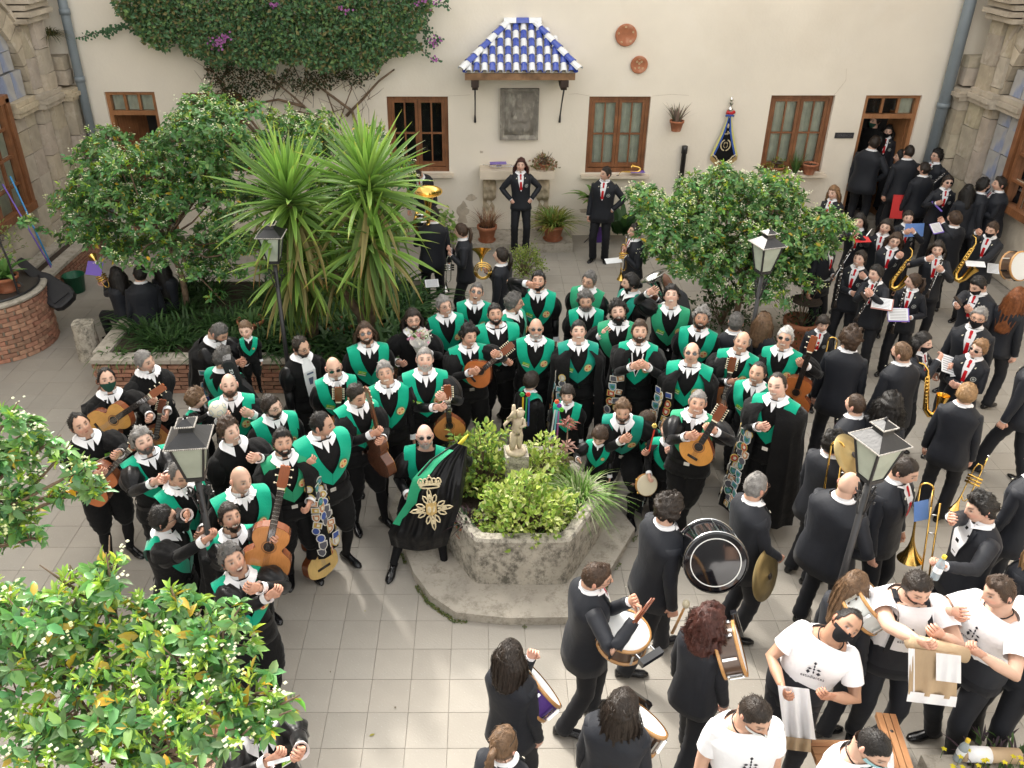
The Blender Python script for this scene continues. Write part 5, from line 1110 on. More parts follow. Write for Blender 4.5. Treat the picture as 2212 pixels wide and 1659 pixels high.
PT['bent'] = tuno(478, 722, 'bearded man with badge covered cape looking down at the baby he carries', hair='quiff', hc='salt', vol=.7, beard=2, bc='dark', skin='b', yaw=25, look=(15, -20, 0), mouth='flat', eyes=0, lean=(8, 0), lh=(535, 790, .2), rh=(520, 790, .2), beca=None, cape=(60, 345, .5, 300, 345, 2, 9), tagged=0, H=1.74)
kid(530, 715, 'chubby fair haired baby carried on an arm with a green band', H=.80, hair='buzz', hc='light', yaw=-10, look=(-10, -5, 0), mouth='flat', z0=.86, group=None)
PT['case'] = tuno(487, 772, 'man with curly grey hair seen from behind carrying a black guitar bag', hair='curly', hc='salt', vol=.8, yaw=140, look=(0, -10, 0), H=1.64, tagged=0, skin='b')
PT['bench'] = tuno(560, 1568, 'man in black with dark glasses holding a strip of paper under the orange branches', beca=None, hair='receding', hc='dark', skin='b', glasses='sun', yaw=12, look=(0, 0, 0), H=1.74, lh=(655, 1630, .3), rh=(590, 1650, .3), tagl=1, tagged=1, mouth='flat', fat=1.1)
# ---------------------------------------------------------------- the band in dark suits
GB = 'band musicians in dark suits'
def band(px, py, label, **k): k.setdefault('group', GB); k.setdefault('look', (0, 2, 0)); return person(px, py, label, **k)
def girl(px, py, label, **k): k.setdefault('fem', 1); k.setdefault('H', 1.63); k.setdefault('hair', 'long'); k.setdefault('skin', 'k'); return band(px, py, label, **k)
girl(1125, 358, 'woman with long auburn hair and red tie standing hands on hips on the step', H=1.68, hair='wavy', hc='auburn', L=.32, lh='hips', rh='hips', z0=.165, yaw=0, look=(-5, 8, 5), open=1.3)
band(1305, 376, 'short haired man with red tie smiling left, one hand on hip, by the window', H=1.74, hair='short', hc='dark', yaw=-10, look=(-45, 0, 0), mouth='smile', lh='hips', rh=None)
band(897, 383, 'musician bending forward under the left window behind the yucca', H=1.74, hair='short', hc='dark', yaw=-20, look=(-30, -25, 0), lean=(35, 0))
band(935, 462, 'musician seen from behind with a tuba between the yucca and the window', H=1.76, hair='short', hc='black', yaw=-170, lh=('l', .12, -.32, 1.1))
girl(992, 500, 'woman with brown ponytail in profile facing left holding a long trumpet', hair='pony', hc='brown', yaw=-95, look=(-10, 0, 0), rh=(965, 545, .0), lh=(970, 560, .1), H=1.66)
girl(1078, 552, 'woman with dark ponytail seen in profile holding a french horn', hair='pony', hc='dark', yaw=-110, rh=(1045, 590, .0), H=1.66)
band(1368, 500, 'trumpeter with head hidden by the orange branches holding his trumpet upright', H=1.68, hair='short', yaw=-70, rh=(1345, 548, .1), lh=(1345, 560, .1))
band(1432, 612, 'bald dark skinned musician bending over a large silver tuba', H=1.78, hair='bald', skin='d', yaw=-130, lean=(30, 0), look=(0, -10, 0), rh=(1410, 650, -.1))
girl(1652, 695, 'woman with long light brown hair seen from behind near the back right lamp post', hair='long', hc='light', yaw=160, H=1.66)
band(1590, 694, 'grey haired head of a musician behind the tanned balding player', H=1.70, hair='short', hc='salt', yaw=180)
girl(250, 592, 'musician with long black hair seated on the planter holding sheet folder and trumpet', hair='long', hc='black', yaw=-150, hip=-.40, feet=((.1, -.42), (-.1, -.40)), rh=(222, 612, -.3), lh=(228, 612, -.3))
girl(352, 575, 'musician with very long black hair seated under the flowering tree, seen from behind', hair='long', hc='black', L=.5, yaw=165, hip=-.40, feet=((.1, -.42), (-.1, -.40)), rh=(330, 590, 0))
band(302, 590, 'musician sitting in the shade between two long haired players', hair='short', hc='black', yaw=-170, hip=-.42, feet=((.1, -.42), (-.1, -.40)))
# around the doorway
band(1887, 262, 'man in black jumper with grey-green mask standing in the doorway', H=1.80, hair='short', hc='black', mask='green', yaw=-30, look=(-15, 5, 0), kind='tuno', beca=None, collar='none', tagged=0, group=None, z0=.42)
band(1888, 308, 'big man in dark suit seen from behind at the door, hands at his sides', H=1.86, hair='short', hc='dark', yaw=165, fat=1.15, look=(20, 0, 0), rh='hips', z0=.14)
girl(1918, 285, 'masked woman with black hair in the dark of the doorway', hair='long', hc='black', mask='black', yaw=0, z0=.42)
band(1942, 340, 'bearded man in profile facing left holding the shaft of a small banner', H=1.78, hair='quiff', hc='black', beard=1, yaw=-60, look=(-20, 5, 0), rh=(1925, 400, .1))
band(1962, 328, 'balding man behind the bearded banner holder near the door frame', H=1.80, hair='thin', hc='dark', yaw=-160, z0=.14)
band(1992, 365, 'short haired man in black mask turned left, seen from behind below the drainpipe', H=1.72, hair='short', hc='dark', mask='black', yaw=-140, look=(30, 0, 0))
band(2020, 338, 'young man with curly black hair and glasses holding a clarinet by the stone pier', H=1.76, hair='curly', hc='black', vol=.8, glasses='wire', yaw=-50, lh=(2030, 420, .2))
girl(2048, 395, 'woman in round sunglasses with hair tied back reading a violet folder', hair='pony', hc='dark', glasses='sun', yaw=15, rh=(2022, 445, .2), look=(5, 5, 0))
girl(2090, 412, 'woman with long dark braid turned away beside the stone pier', hair='long', hc='black', yaw=-150)
band(2128, 402, 'curly black haired musician partly hidden behind the woman with the braid', H=1.72, hair='curly', hc='black', vol=.7, yaw=120, mask='black')
band(2155, 398, 'stout short haired man in profile looking left with folded arms, far right at the wall', H=1.78, hair='quiff', hc='dark', yaw=-75, fat=1.1, lh='chest', rh='chest')
girl(1798, 418, 'girl with long ginger hair looking over the flowering tree', hair='long', hc='ginger', yaw=-30, group=None)
# clarinets and saxophones
girl(1855, 480, 'smiling long haired girl with flute and clasped hands, back row of the clarinets', hc='black', mouth='smile', yaw=0, lh=(1848, 506, .3), rh=(1843, 506, .3), look=(-5, 8, 0))
girl(1912, 492, 'dark haired girl with red tie smiling sideways behind the spectacled girl', hair='wavy', hc='dark', yaw=-12, look=(-5, 5, 8))
girl(1962, 472, 'girl with pulled back hair behind a blue music folder', hair='bun', hc='dark', yaw=8, H=1.55, lh=(1975, 505, .3), rh=(1955, 505, .3))
girl(1933, 522, 'spectacled girl with wavy brown shoulder length hair and saxophone', hair='wavy', hc='brown', L=.16, glasses='wire', yaw=5, open=1.3, rh=(1945, 560, .2))
girl(2025, 540, 'long haired girl with clarinet and red tie looking down', hair='long', hc='dark', yaw=5, look=(0, -2, 0), lh=(2035, 590, .3), rh=(2000, 560, .2))
band(2058, 472, 'boy with brown bowl haircut and black mask seen from behind with a music sheet', H=1.68, hair='bowl', hc='brown', mask='black', yaw=-130, look=(15, 0, 0), rh=(2030, 480, 0))
band(2140, 498, 'boy in black mask lifting a saxophone mouthpiece with both hands', H=1.68, hair='quiff', hc='brown', mask='black', yaw=-10, look=(-10, -8, 0), rh=(2110, 500, .3), lh=(2100, 575, .3))
girl(1855, 560, 'girl with dark ponytail laughing with a hand on her chest', hair='pony', hc='dark', mouth='smile', yaw=-15, look=(-15, 5, 0), lh=(1870, 605, .25), rh=(1840, 640, .3))
girl(1888, 592, 'girl with tied black hair looking at her phone with a clarinet under her arm', hair='bun', hc='black', yaw=-20, look=(-20, 0, 0), rh=(1870, 640, .3), lh=(1878, 640, .3))
girl(1968, 608, 'girl with red hair ribbon looking left, clarinet and sheet music in front', hair='pony', hc='brown', yaw=0, look=(-60, 5, 0), H=1.55, rh=(1945, 695, .25), lh=(1965, 695, .25))
band(1792, 520, 'musician mostly hidden by the flowering tree, legs and arm in view', H=1.70, hair='short', yaw=60, lh=(1800, 605, .1))
band(2108, 620, 'dark haired man in black mask looking down at his phone', H=1.74, hair='short', hc='black', vol=1.1, mask='black', yaw=-20, look=(-10, -15, 0), rh=(2062, 660, .3), lh=(2090, 680, .2))
band(2112, 688, 'grey haired man with glasses and black mask and a long red tie', H=1.76, hair='short', hc='grey', mask='black', glasses='wire', skin='b', yaw=-5)
girl(2200, 640, 'woman with long copper red hair seen from behind at the right edge', hair='wavy', hc='red', L=.45, yaw=165, H=1.70)
girl(2110, 755, 'woman with short blond hair and sunglasses crossing her arms', hair='short', hc='ginger', vol=1.3, glasses='sun', yaw=-15, look=(-15, 5, 8), lh='chest', rh='chest')
band(1778, 702, 'small dark haired boy in suit and red tie behind a trombone', H=1.30, hair='bowl', hc='dark', yaw=8, look=(5, -5, 0), skin='k')
band(1838, 730, 'man with curly brown hair and dark suit seen from behind left of the shaved musician', H=1.80, hair='curly', hc='brown', yaw=180, vol=1.)
band(1942, 760, 'musician with faded brown hair and black mask turned away, saxophone at his side', H=1.76, hair='buzz', hc='light', mask='black', yaw=-135, look=(20, 0, 0))
girl(1998, 742, 'woman with black wavy hair, red hairband and black mask reading sheet music', hair='wavy', hc='black', L=.2, mask='black', yaw=70, lh=(2055, 795, .0), rh=(2040, 780, .2))
band(2090, 848, 'blond boy in dark suit seen from behind holding a trumpet downwards', H=1.66, hair='bowl', hc='blond', yaw=175, lh=None)
band(1842, 872, 'boy with short brown hair and white strap in profile facing left', H=1.66, hair='buzz', hc='brown', yaw=-120, strap=(-1, 'white_cloth'))
girl(1925, 872, 'woman with a big mass of dark curls seen from behind', hair='curlylong', hc='black', L=.26, yaw=170, H=1.72)
band(1808, 955, 'black haired man in suit seen from behind with brass instrument and cymbal', H=1.72, hair='messy', hc='black', vol=.7, yaw=140)
band(1838, 1045, 'heavy man with shaved head in dark suit seen from behind by the lamp post', H=1.76, hair='shaved', hc='salt', yaw=150, fat=1.2, rh='hips')
band(1962, 1022, 'short haired man smiling to the right holding a long brass trombone', H=1.80, hair='short', hc='dark', vol=.7, yaw=75, fat=1.12, mouth='smile', look=(5, -10, 0), rh=None)
band(1640, 1050, 'grey haired man with glasses seen from behind holding crash cymbals', H=1.76, hair='short', hc='grey', skin='b', glasses='wire', yaw=125, look=(10, -5, 0), rh=('l', -.1, -.25, .95), fat=1.05, mask='black')
band(1452, 1098, 'dark curly haired man with glasses and beard carrying the bass drum', H=1.82, hair='curly', hc='dark', vol=.8, beard=2, glasses='wire', yaw=120, look=(20, -5, 0), feet=((.10, -.20), (-.10, .22)), fat=1.05)
band(1298, 1248, 'young drummer with curly top fade and gold glasses holding red sticks', H=1.76, hair='quiff', hc='brown', vol=1.1, yaw=110, look=(-15, -8, 0), lh=(1375, 1310, .15), rh=(1390, 1345, .3), glasses='wire', skin='b', feet=((.10, -.12), (-.10, .15)))
girl(1540, 1335, 'woman with brown curly hair seen from behind carrying a snare drum', hair='curlylong', hc='auburn', L=.22, yaw=150, H=1.66, feet=((.10, -.22), (-.10, .22)), lh=None)
girl(1108, 1412, 'woman with straight dark hair lifting a hand to her sunglasses, seen from behind', hair='long', hc='dark', L=.20, yaw=150, H=1.62, lh=(1165, 1415, -.1, .7), glasses='suntop')
girl(1348, 1518, 'woman with very long wavy dark brown hair seen from behind', hair='wavy', hc='dark', L=.48, yaw=165, H=1.68, fat=1.1)
girl(1095, 1598, 'woman with blond-brown ponytail and sunglasses on her head at the bottom edge', hair='pony', hc='light', yaw=150, H=1.62, glasses='suntop')
person(2108, 1100, 'wavy dark haired man in black tie gesturing with a fist and holding a water bottle', kind='blacksuit', H=1.80, hair='messy', hc='black', vol=.9, yaw=-45, look=(-10, -12, 0), mouth='flat', rh=(2030, 1118, .35, .9), lh=(2030, 1230, .45), group=None)
girl(1853, 1262, 'girl with long straight light brown hair and braids seen from behind, with a drum', hair='long', hc='light', L=.34, yaw=150, H=1.64)
band(2235, 1000, 'musician cut off by the right edge walking away', H=1.78, hair='short', yaw=-120)
band(2240, 760, 'musician in dark trousers stepping left at the right edge', H=1.78, hair='short', yaw=-110, feet=((.1, -.25), (-.1, .2)))
girl(2235, 1180, 'fair haired woman in dark jacket at the right edge', hair='long', hc='blond', yaw=-120)
# ---------------------------------------------------------------- men in printed white shirts
GW = 'men in white printed shirts and black waist sashes'
def tee(px, py, label, **k): return person(px, py, label, kind='tee', group=GW, **k)
TP = {}
TP[1] = tee(1830, 1355, 'man in white shirt with black face mask tilting his head and squinting up', H=1.76, hair='thin', hc='black', skin='c', mask='black', yaw=0, look=(10, 22, 22), lean=(0, -12), lh=(1762, 1530, .35) if 0 else (1790, 1525, .3), rh=(1680, 1500, .2), fat=1.1)
TP[2] = tee(1985, 1278, 'stocky bearded man in white shirt with black braces and tattooed arm, holding rolled cloth', H=1.80, hair='short', hc='dark', skin='a', beard=2, yaw=25, look=(15, -12, 0), lh=(2035, 1385, .35), rh=(1995, 1395, .45), fat=1.22, braces=1)
TP[3] = tee(2148, 1282, 'young man in white shirt with short beard and black watch reaching to his neighbour', H=1.80, hair='quiff', hc='brown', skin='a', beard=1, yaw=-30, look=(-10, -8, 0), rh=(2050, 1328, .1, .2), lh=(2110, 1425, .4), fat=1.05)
TP[4] = tee(1638, 1555, 'man in white shirt with white mask looking down, cut by the bottom edge', H=1.76, hair='short', hc='dark', vol=.8, skin='b', mask='white', yaw=25, look=(20, -15, 0), fat=1.05)
TP[5] = tee(1895, 1625, 'man in white shirt with blue mask hanging from his ear, lowest at the bottom edge', H=1.72, hair='buzz', hc='black', skin='a', yaw=45, look=(15, -15, 0), mask='blue')
TP[6] = tee(2270, 1300, 'another white-shirted man cut off by the right edge', H=1.78, hair='short', hc='dark', yaw=-20)
# ================================================================ instruments and things people hold
def PY(px, py):
    b = min(PEOPLE, key=lambda q: (q[2]-px)**2+(q[3]-py)**2); return b[1][1]
def at(px, py, Y): return aty(px, py, Y)
def basis(A, B, nrm):
    x = np.array(B)-np.array(A); L = np.linalg.norm(x); x = x/L; n_ = np.array(nrm, float); n_ -= x*np.dot(x, n_); n_ /= np.linalg.norm(n_); y = np.cross(n_, x)
    return Matrix(((x[0], y[0], n_[0], A[0]), (x[1], y[1], n_[1], A[1]), (x[2], y[2], n_[2], A[2]), (0, 0, 0, 1))), L
CAMN = lambda p: np.array((0, 0, HC))-np.array(p)
WG = {}
def gwood(c):
    if c not in WG: WG[c] = stain(mat('guitar_wood', c, .25, var=.12, vs=8, coat=.4), tuple(v*.6 for v in c), .5, .75, 5, 6, (3, 30, 3), amt=.5)
    return WG[c]
M['ebony'] = mat('ebony', (.02, .013, .01), .4); M['cherry'] = gwood((.22, .06, .025)); M['ivory'] = mat('ivory', (.75, .68, .5), .4)
def guitar(A, B, label, kind='guitar', top=(.55, .24, .06), side=(.20, .06, .025), tilt=None, scale=1.):
    """A = body centre, B = end of the headstock"""
    n_ = CAMN(A) if tilt is None else np.array(tilt); mw, L = basis(A, B, n_)
    t = empty('guitar' if kind == 'guitar' else 'bandurria', label=label, cat='guitar' if kind == 'guitar' else 'bandurria', group='plucked instruments of the players'); t.matrix_world = mw
    if kind == 'guitar': bl, nl, hl = .24, .32, .18; W_ = lambda u: (.185*math.sin(min(1, (u+1)*1.15)*math.pi/2)**.6 if u < -.15 else 0)
    else: bl, nl, hl = .165, .17, .17
    pts = []
    for i in range(25):
        u = -1+2*i/24
        if kind == 'guitar': w_ = .186*math.exp(-((u+.42)/.62)**4)*(1-.0*u)+.14*math.exp(-((u-.62)/.42)**4)-.022*math.exp(-((u-.18)/.25)**2); w_ *= math.sqrt(max(0, 1-abs(u)**9))
        else: w_ = .165*math.sqrt(max(0, 1-(max(0, -u-.1)/.9)**2))*(1 if u < -.1 else max(.12, 1-((u+.1)/1.1)**1.7)); w_ = w_ if abs(u) < 1 else 0
        pts.append((u*bl, w_))
    poly = [(x, w_) for x, w_ in pts]+[(x, -w_) for x, w_ in pts[::-1][1:-1]]; d = .09 if kind == 'guitar' else .075
    MB().prism(poly[::-1], -d, -.003).build('body', gwood(side), t); MB().prism([(x*.985, y*.975) for x, y in poly[::-1]], -.003, .002).build('soundboard', gwood(top), t)
    hx = .06 if kind == 'guitar' else .03
    mb = MB(); mb.prism([(hx+.042*math.cos(a), .042*math.sin(a)) for a in np.arange(16)*math.pi/8], .002, .0032); mb.build('soundhole', M['ebony'], t)
    mb = MB(); P = [[(hx+r*math.cos(a), r*math.sin(a), .0035) for a in np.arange(20)*math.pi/10] for r in (.047, .058)]; mb.grid(P, cv=True); mb.build('rosette', gwood((.30, .13, .05)), t)
    MB().box((-bl*.55, 0, .007), (.022, .15 if kind == 'guitar' else .10, .01)).build('bridge', M['ebony'], t)
    MB().box((bl+nl/2-.02, 0, -.006), (nl+.04, .052, .022)).build('neck', gwood(side), t); MB().box((hx+.05+(bl+nl-hx-.05)/2, 0, .008), (bl+nl-hx-.05, .054, .006)).build('fretboard', M['ebony'], t)
    mb = MB(); 
    for q in range(9): mb.box((bl+nl-.02-q*.034, 0, .0116), (.003, .05, .002))
    mb.build('frets', M['chrome'], t)
    MB().box((bl+nl+.003, 0, .012), (.008, .054, .014)).build('nut', M['ivory'], t)
    MB().prism([(bl+nl+.005, -.027), (bl+nl+.03, -.038), (bl+nl+hl, -.036), (bl+nl+hl+.008, -.012), (bl+nl+hl, 0), (bl+nl+hl+.008, .012), (bl+nl+hl, .036), (bl+nl+.03, .038), (bl+nl+.005, .027)], -.016, .002).build('headstock', gwood(side if kind != 'guitar' else tuple(min(1, v*1.4) for v in side)), t)
    mb = MB(); k = 3 if kind == 'guitar' else 6
    for s in (-1, 1):
        for q in range(k): xx = bl+nl+.035+(hl-.055)*q/(k-1); mb.tube([(xx, s*.036, -.008), (xx, s*.052, -.008)], .003, 5); mb.ell((xx, s*.056, -.008), (.009, .006, .007), 6, 4)
    mb.build('tuners', M['ivory'], t)
    mb = MB()
    for q in range(6): y = -.019+.0076*q; mb.box(((-bl*.55+bl+nl)/2, y, .0145), (bl*1.55+nl, .0012, .0012))
    mb.build('strings', M['chrome'], t)
    return t
def G(a, b, Y, label, dy2=0., **k): return guitar(at(*a, Y), at(*b, Y-dy2), label, **k)
G((236, 914), (344, 842), PY(232, 822)-.30, 'yellow topped classical guitar played by the man in the green mask', top=(.62, .32, .08))
G((336, 948), (351, 868), PY(318, 782)-.33, 'small dark mandolin-like bandurria held under the front left lamp', kind='b', side=(.2, .06, .03))
G((206, 1047), (290, 962), PY(176, 920)-.30, 'reddish orange guitar held low at the far left', top=(.45, .13, .035))
G((578, 1196), (609, 1046), PY(500, 1120)-.38, 'orange guitar held upright beside the badge covered cape', dy2=-.1, top=(.52, .22, .07))
G((694, 1200), (668, 1080), PY(612, 958)+.02, 'pale topped guitar standing behind the cape near the floor', top=(.66, .45, .16), tilt=(.75, -.6, .3), dy2=-.1)
G((828, 975), (788, 818), PY(775, 858)-.25, 'guitar held edge-on with dark striped side towards the viewer', side=(.14, .055, .03), tilt=(.55, .45, .0))
G((971, 925), (965, 812), PY(918, 778)-.32, 'orange bandurria held upright by the white bearded man', kind='b', top=(.48, .20, .06))
G((1034, 806), (1110, 741), PY(1016, 728)-.32, 'deep orange lute played by the laughing curly haired man', kind='b', top=(.42, .13, .035))
G((1564, 862), (1583, 778), PY(1602, 740)-.30, 'brown bandurria hanging at the tanned balding player', kind='b', top=(.38, .13, .04))
G((1716, 858), (1757, 735), PY(1695, 732)-.32, 'orange guitar with tall red-brown neck held by the silver haired player', top=(.45, .14, .04))
G((1506, 971), (1545, 907), PY(1507, 872)-.42, 'amber bandurria with rosette played in front of the badge capes', kind='b', top=(.60, .27, .06))
G((732, 928), (731, 862), PY(722, 798)-.28, 'small bandurria head in front of the bald man in sunglasses', kind='b')
def tubeobj(nm, pts, r, m, par, n=8, **k): return MB().tube(pts, r, n, **k).build(nm, m, par, smooth=True)
def bell(x0, x1, r0, r1): return [(r0+(r1-r0)*((x-x0)/(x1-x0))**4, x) for x in np.linspace(x0, x1, 8)]
RY = rot(math.pi/2, 'Y')
def trumpet(A, B, label, m='brass', up=None):
    mw, L = basis(A, B, CAMN(A) if up is None else up); t = empty('trumpet', label=label, cat='trumpet'); t.matrix_world = mw
    MB().lathe(bell(.20, .50, .006, .062), 16, r=RY).build('bell', M[m], t, smooth=True)
    tubeobj('main_tubing', [(.2, 0, 0), (.0, 0, 0), (-.05, .02, 0), (-.05, .05, 0), (0, .07, 0), (.32, .07, 0), (.36, .05, 0), (.36, .03, 0), (.32, .005, .0)], .0065, M[m], t)
    tubeobj('leadpipe', [(-.14, .07, 0), (0, .07, 0)], .006, M[m], t); tubeobj('mouthpiece', [(-.17, .07, 0), (-.14, .07, 0)], [.013, .006], M['silver'], t)
    for q in range(3): tubeobj('valve', [(.09+q*.035, -.03, 0), (.09+q*.035, .115, 0)], .013, M[m], t)
    return t
trumpet(at(965, 560, PY(992, 500)-.02), at(962, 655, PY(992, 500)-.05), 'silver trumpet with bell pointing down held by the woman with brown ponytail', 'silver')
trumpet(at(1342, 535, PY(1368, 500)-.1), at(1341, 610, PY(1368, 500)-.1), 'brass trumpet held upright by the player hidden under the orange tree')
trumpet(at(235, 612, PY(250, 592)+.2), at(222, 590, PY(250, 592)+.3), 'brass trumpet in the hands of the seated player with the violet folder')
trumpet(at(2105, 1010, PY(2090, 848)-.05), at(2074, 1075, PY(2090, 848)-.15), 'golden trumpet hanging from the blond boy\'s hand')
trumpet(np.array((.20, WY-.22, 1.41)), np.array((.5, WY-.2, 1.41)), 'silver trumpet lying on the stone shelf', 'silver', up=(0, -.3, 1))
def trombone(A, B, label, ln=1.):
    mw, L = basis(A, B, CAMN(A)); t = empty('trombone', label=label, cat='trombone'); t.matrix_world = mw
    MB().lathe(bell(.2, .62, .009, .105), 18, r=RY).build('bell', M['brass'], t, smooth=True)
    a = np.linspace(math.pi/2, 3*math.pi/2, 9); tubeobj('tuning_slide', [(.2, 0, 0), (-.1, 0, 0)]+[(-.1+.05*math.cos(q), .05-.05*math.sin(q)*-1*-1, 0) for q in a]+[(-.1, .10, 0), (.2, .10, 0)], .008, M['brass'], t)
    tubeobj('slide', [(.05, .10, .03), (.9*ln, .10, .03), (.93*ln, .13, .03), (.9*ln, .16, .03), (.0, .16, .03)], .0075, M['brass'], t)
    for q in (.12, .3): tubeobj('brace', [(q, .10, .03), (q, .16, .03)], .006, M['silver'], t)
    return t
trombone(at(1786, 752, PY(1778, 702)-.3), at(1768, 850, PY(1778, 702)-.35), 'trombone held upright by the small boy with its bell pointing down')
trombone(at(1792, 985, PY(1808, 955)-.25), at(1780, 1060, PY(1808, 955)-.3), 'trombone slides at the back of the black haired man', .6)
trombone(at(1984, 1075, PY(1962, 1022)-.25), at(1968, 1190, PY(1962, 1022)-.30), 'long brass trombone held down by the smiling man in profile')
def clarinet(A, B, label):
    mw, L = basis(A, B, CAMN(A)); t = empty('clarinet', label=label, cat='clarinet', group='black clarinets of the band'); t.matrix_world = mw
    tubeobj('body', [(-.02, 0, 0), (.03, 0, 0), (.06, 0, 0), (.5, 0, 0), (.56, 0, 0), (.62, 0, 0)], [.006, .012, .013, .013, .016, .032], M['ebony'], t, 10)
    for q in (.06, .14, .30, .50): MB().tube([(q, 0, 0), (q+.012, 0, 0)], .0155, 10).build('ring', M['silver'], t, smooth=True)
    mb = MB()
    for q in range(12): mb.ell((.10+q*.034, .010*(q % 2*2-1), .012), (.009, .006, .004), 6, 4)
    mb.box((.28, .015, .008), (.36, .003, .003)); mb.build('keys', M['silver'], t)
    return t
for a, b, pk, lb in [((1821, 569), (1805, 652), (1855, 560), 'clarinet held down by the laughing girl with the ponytail'), ((1901, 601), (1852, 686), (1888, 592), 'clarinet across the girl looking at her phone'),
                     ((1957, 622), (1930, 705), (1968, 608), 'clarinet in front of the girl with the red hair ribbon'), ((2040, 550), (2019, 600), (2025, 540), 'clarinet held upright by the long haired girl looking down'),
                     ((1843, 532), (1811, 582), (1792, 520), 'clarinet slanting out beside the flowering tree'), ((2046, 370), (2015, 395), (2020, 338), 'clarinet held by the curly haired young man at the stone pier')]:
    clarinet(at(*a, PY(*pk)-.22), at(*b, PY(*pk)-.28), lb)
t = empty('flute', label='silver flute raised by the smiling girl in the back row', cat='flute'); tubeobj('tube', [at(1884, 494, PY(1855, 480)-.2), at(1864, 520, PY(1855, 480)-.25)], .011, M['silver'], t)
def sax(A, B, label, s=1.):
    mw, L = basis(A, B, CAMN(A)); t = empty('saxophone', label=label, cat='saxophone', group='brass saxophones'); t.matrix_world = mw @ Matrix.Scale(s, 4)
    tubeobj('body', [(-.12, -.10, 0), (-.10, -.04, 0), (-.03, 0, 0), (.15, 0, 0), (.35, 0, 0), (.46, .0, 0), (.53, .04, 0), (.53, .10, 0), (.46, .14, 0), (.36, .155, 0), (.27, .175, 0)], [.008, .010, .013, .020, .030, .036, .038, .04, .043, .052, .075], M['brass'], t, 14, cap=False)
    tubeobj('mouthpiece', [(-.20, -.12, 0), (-.12, -.10, 0)], [.008, .012], M['ebony'], t)
    mb = MB(); 
    for q in range(9): mb.lathe([(.001, .03), (.018, .03), (.02, .022), (.001, .02)], 10, c=(.06+q*.045, 0, .0))
    mb.tube([(.02, .02, .03), (.45, .03, .045)], .004, 5); mb.tube([(.05, -.02, .03), (.42, -.03, .045)], .004, 5); mb.build('keywork', M['brass'], t, smooth=True)
    return t
sax(at(1967, 556, PY(1933, 522)-.25), at(1924, 612, PY(1933, 522)-.28), 'golden saxophone held by the spectacled girl', .9)
sax(at(2105, 530, PY(2140, 498)-.3), at(2064, 590, PY(2140, 498)-.3), 'golden saxophone held up by the masked boy', 1.)
sax(at(2004, 805, PY(1942, 760)-.1), at(2001, 860, PY(1942, 760)-.15), 'saxophone hanging at the masked man turned away', .9)
t = sax(np.array((2.62, WY-.10, 1.28)), np.array((2.95, WY-.09, 1.275)), 'golden saxophone lying on the sill of the middle right window', .6)
M['darksilver'] = mat('dark_silver_plate', (.42, .43, .43), .2, metal=1, var=.15)  # darker, slightly uneven silver for the large tuba bell
# big brass
def bigbell(A, B, r, m, label, nm='tuba'):
    mw, L = basis(A, B, (0.1, -1, .4)); t = empty(nm, label=label, cat='tuba'); t.matrix_world = mw
    MB().lathe([(.03, -.5), (.04, -.3), (.055, -.18), (.08, -.08), (.6*r, -.02), (.85*r, 0), (r, .015), (.98*r, .018), (.83*r, .006), (.55*r, -.015), (.07, -.09), (.05, -.2)], 28, r=RY).build('bell', M[m], t, smooth=True)
    a = np.linspace(0, 5.6, 24); tubeobj('body_tubing', [(-.5-.16*math.sin(q), .10-.10*math.cos(q), .02*q/5) for q in a], .028, M[m], t, 10)
    tubeobj('branch', [(-.75, .06, .05), (-.5, .22, .06), (-.25, .16, .05)], .02, M[m], t)
    for q in range(3): tubeobj('valve', [(-.45+q*.06, .02, .07), (-.45+q*.06, .19, .07)], .02, M['silver'], t)
    return t
bigbell(at(925, 415, PY(935, 462)-.1), at(925, 395, PY(935, 462)-.12), .21, 'brass', 'golden tuba with wide bell facing up beside the yucca leaves')
bigbell(at(1412, 598, PY(1432, 612)-.1), at(1396, 566, PY(1432, 612)-.05), .19, 'darksilver', 'large silver tuba bell beside the bald dark skinned musician')
# french horn
t = empty('french_horn', label='coiled french horn held by the woman with the dark ponytail', cat='horn'); c = at(1043, 585, PY(1078, 552)-.05); t.location = c
for q in range(3): tubeobj('coil', [(( .12-.02*q)*math.cos(a), -.02*q+.01*math.sin(a), (.12-.02*q)*math.sin(a)) for a in np.linspace(0, 6.28, 24)], .009, M['brass'], t)
MB().lathe(bell(.0, .30, .012, .14), 18, r=rot(R(-30), 'X'), c=(-.02, .04, -.02)).build('bell', M['brass'], t, smooth=True)
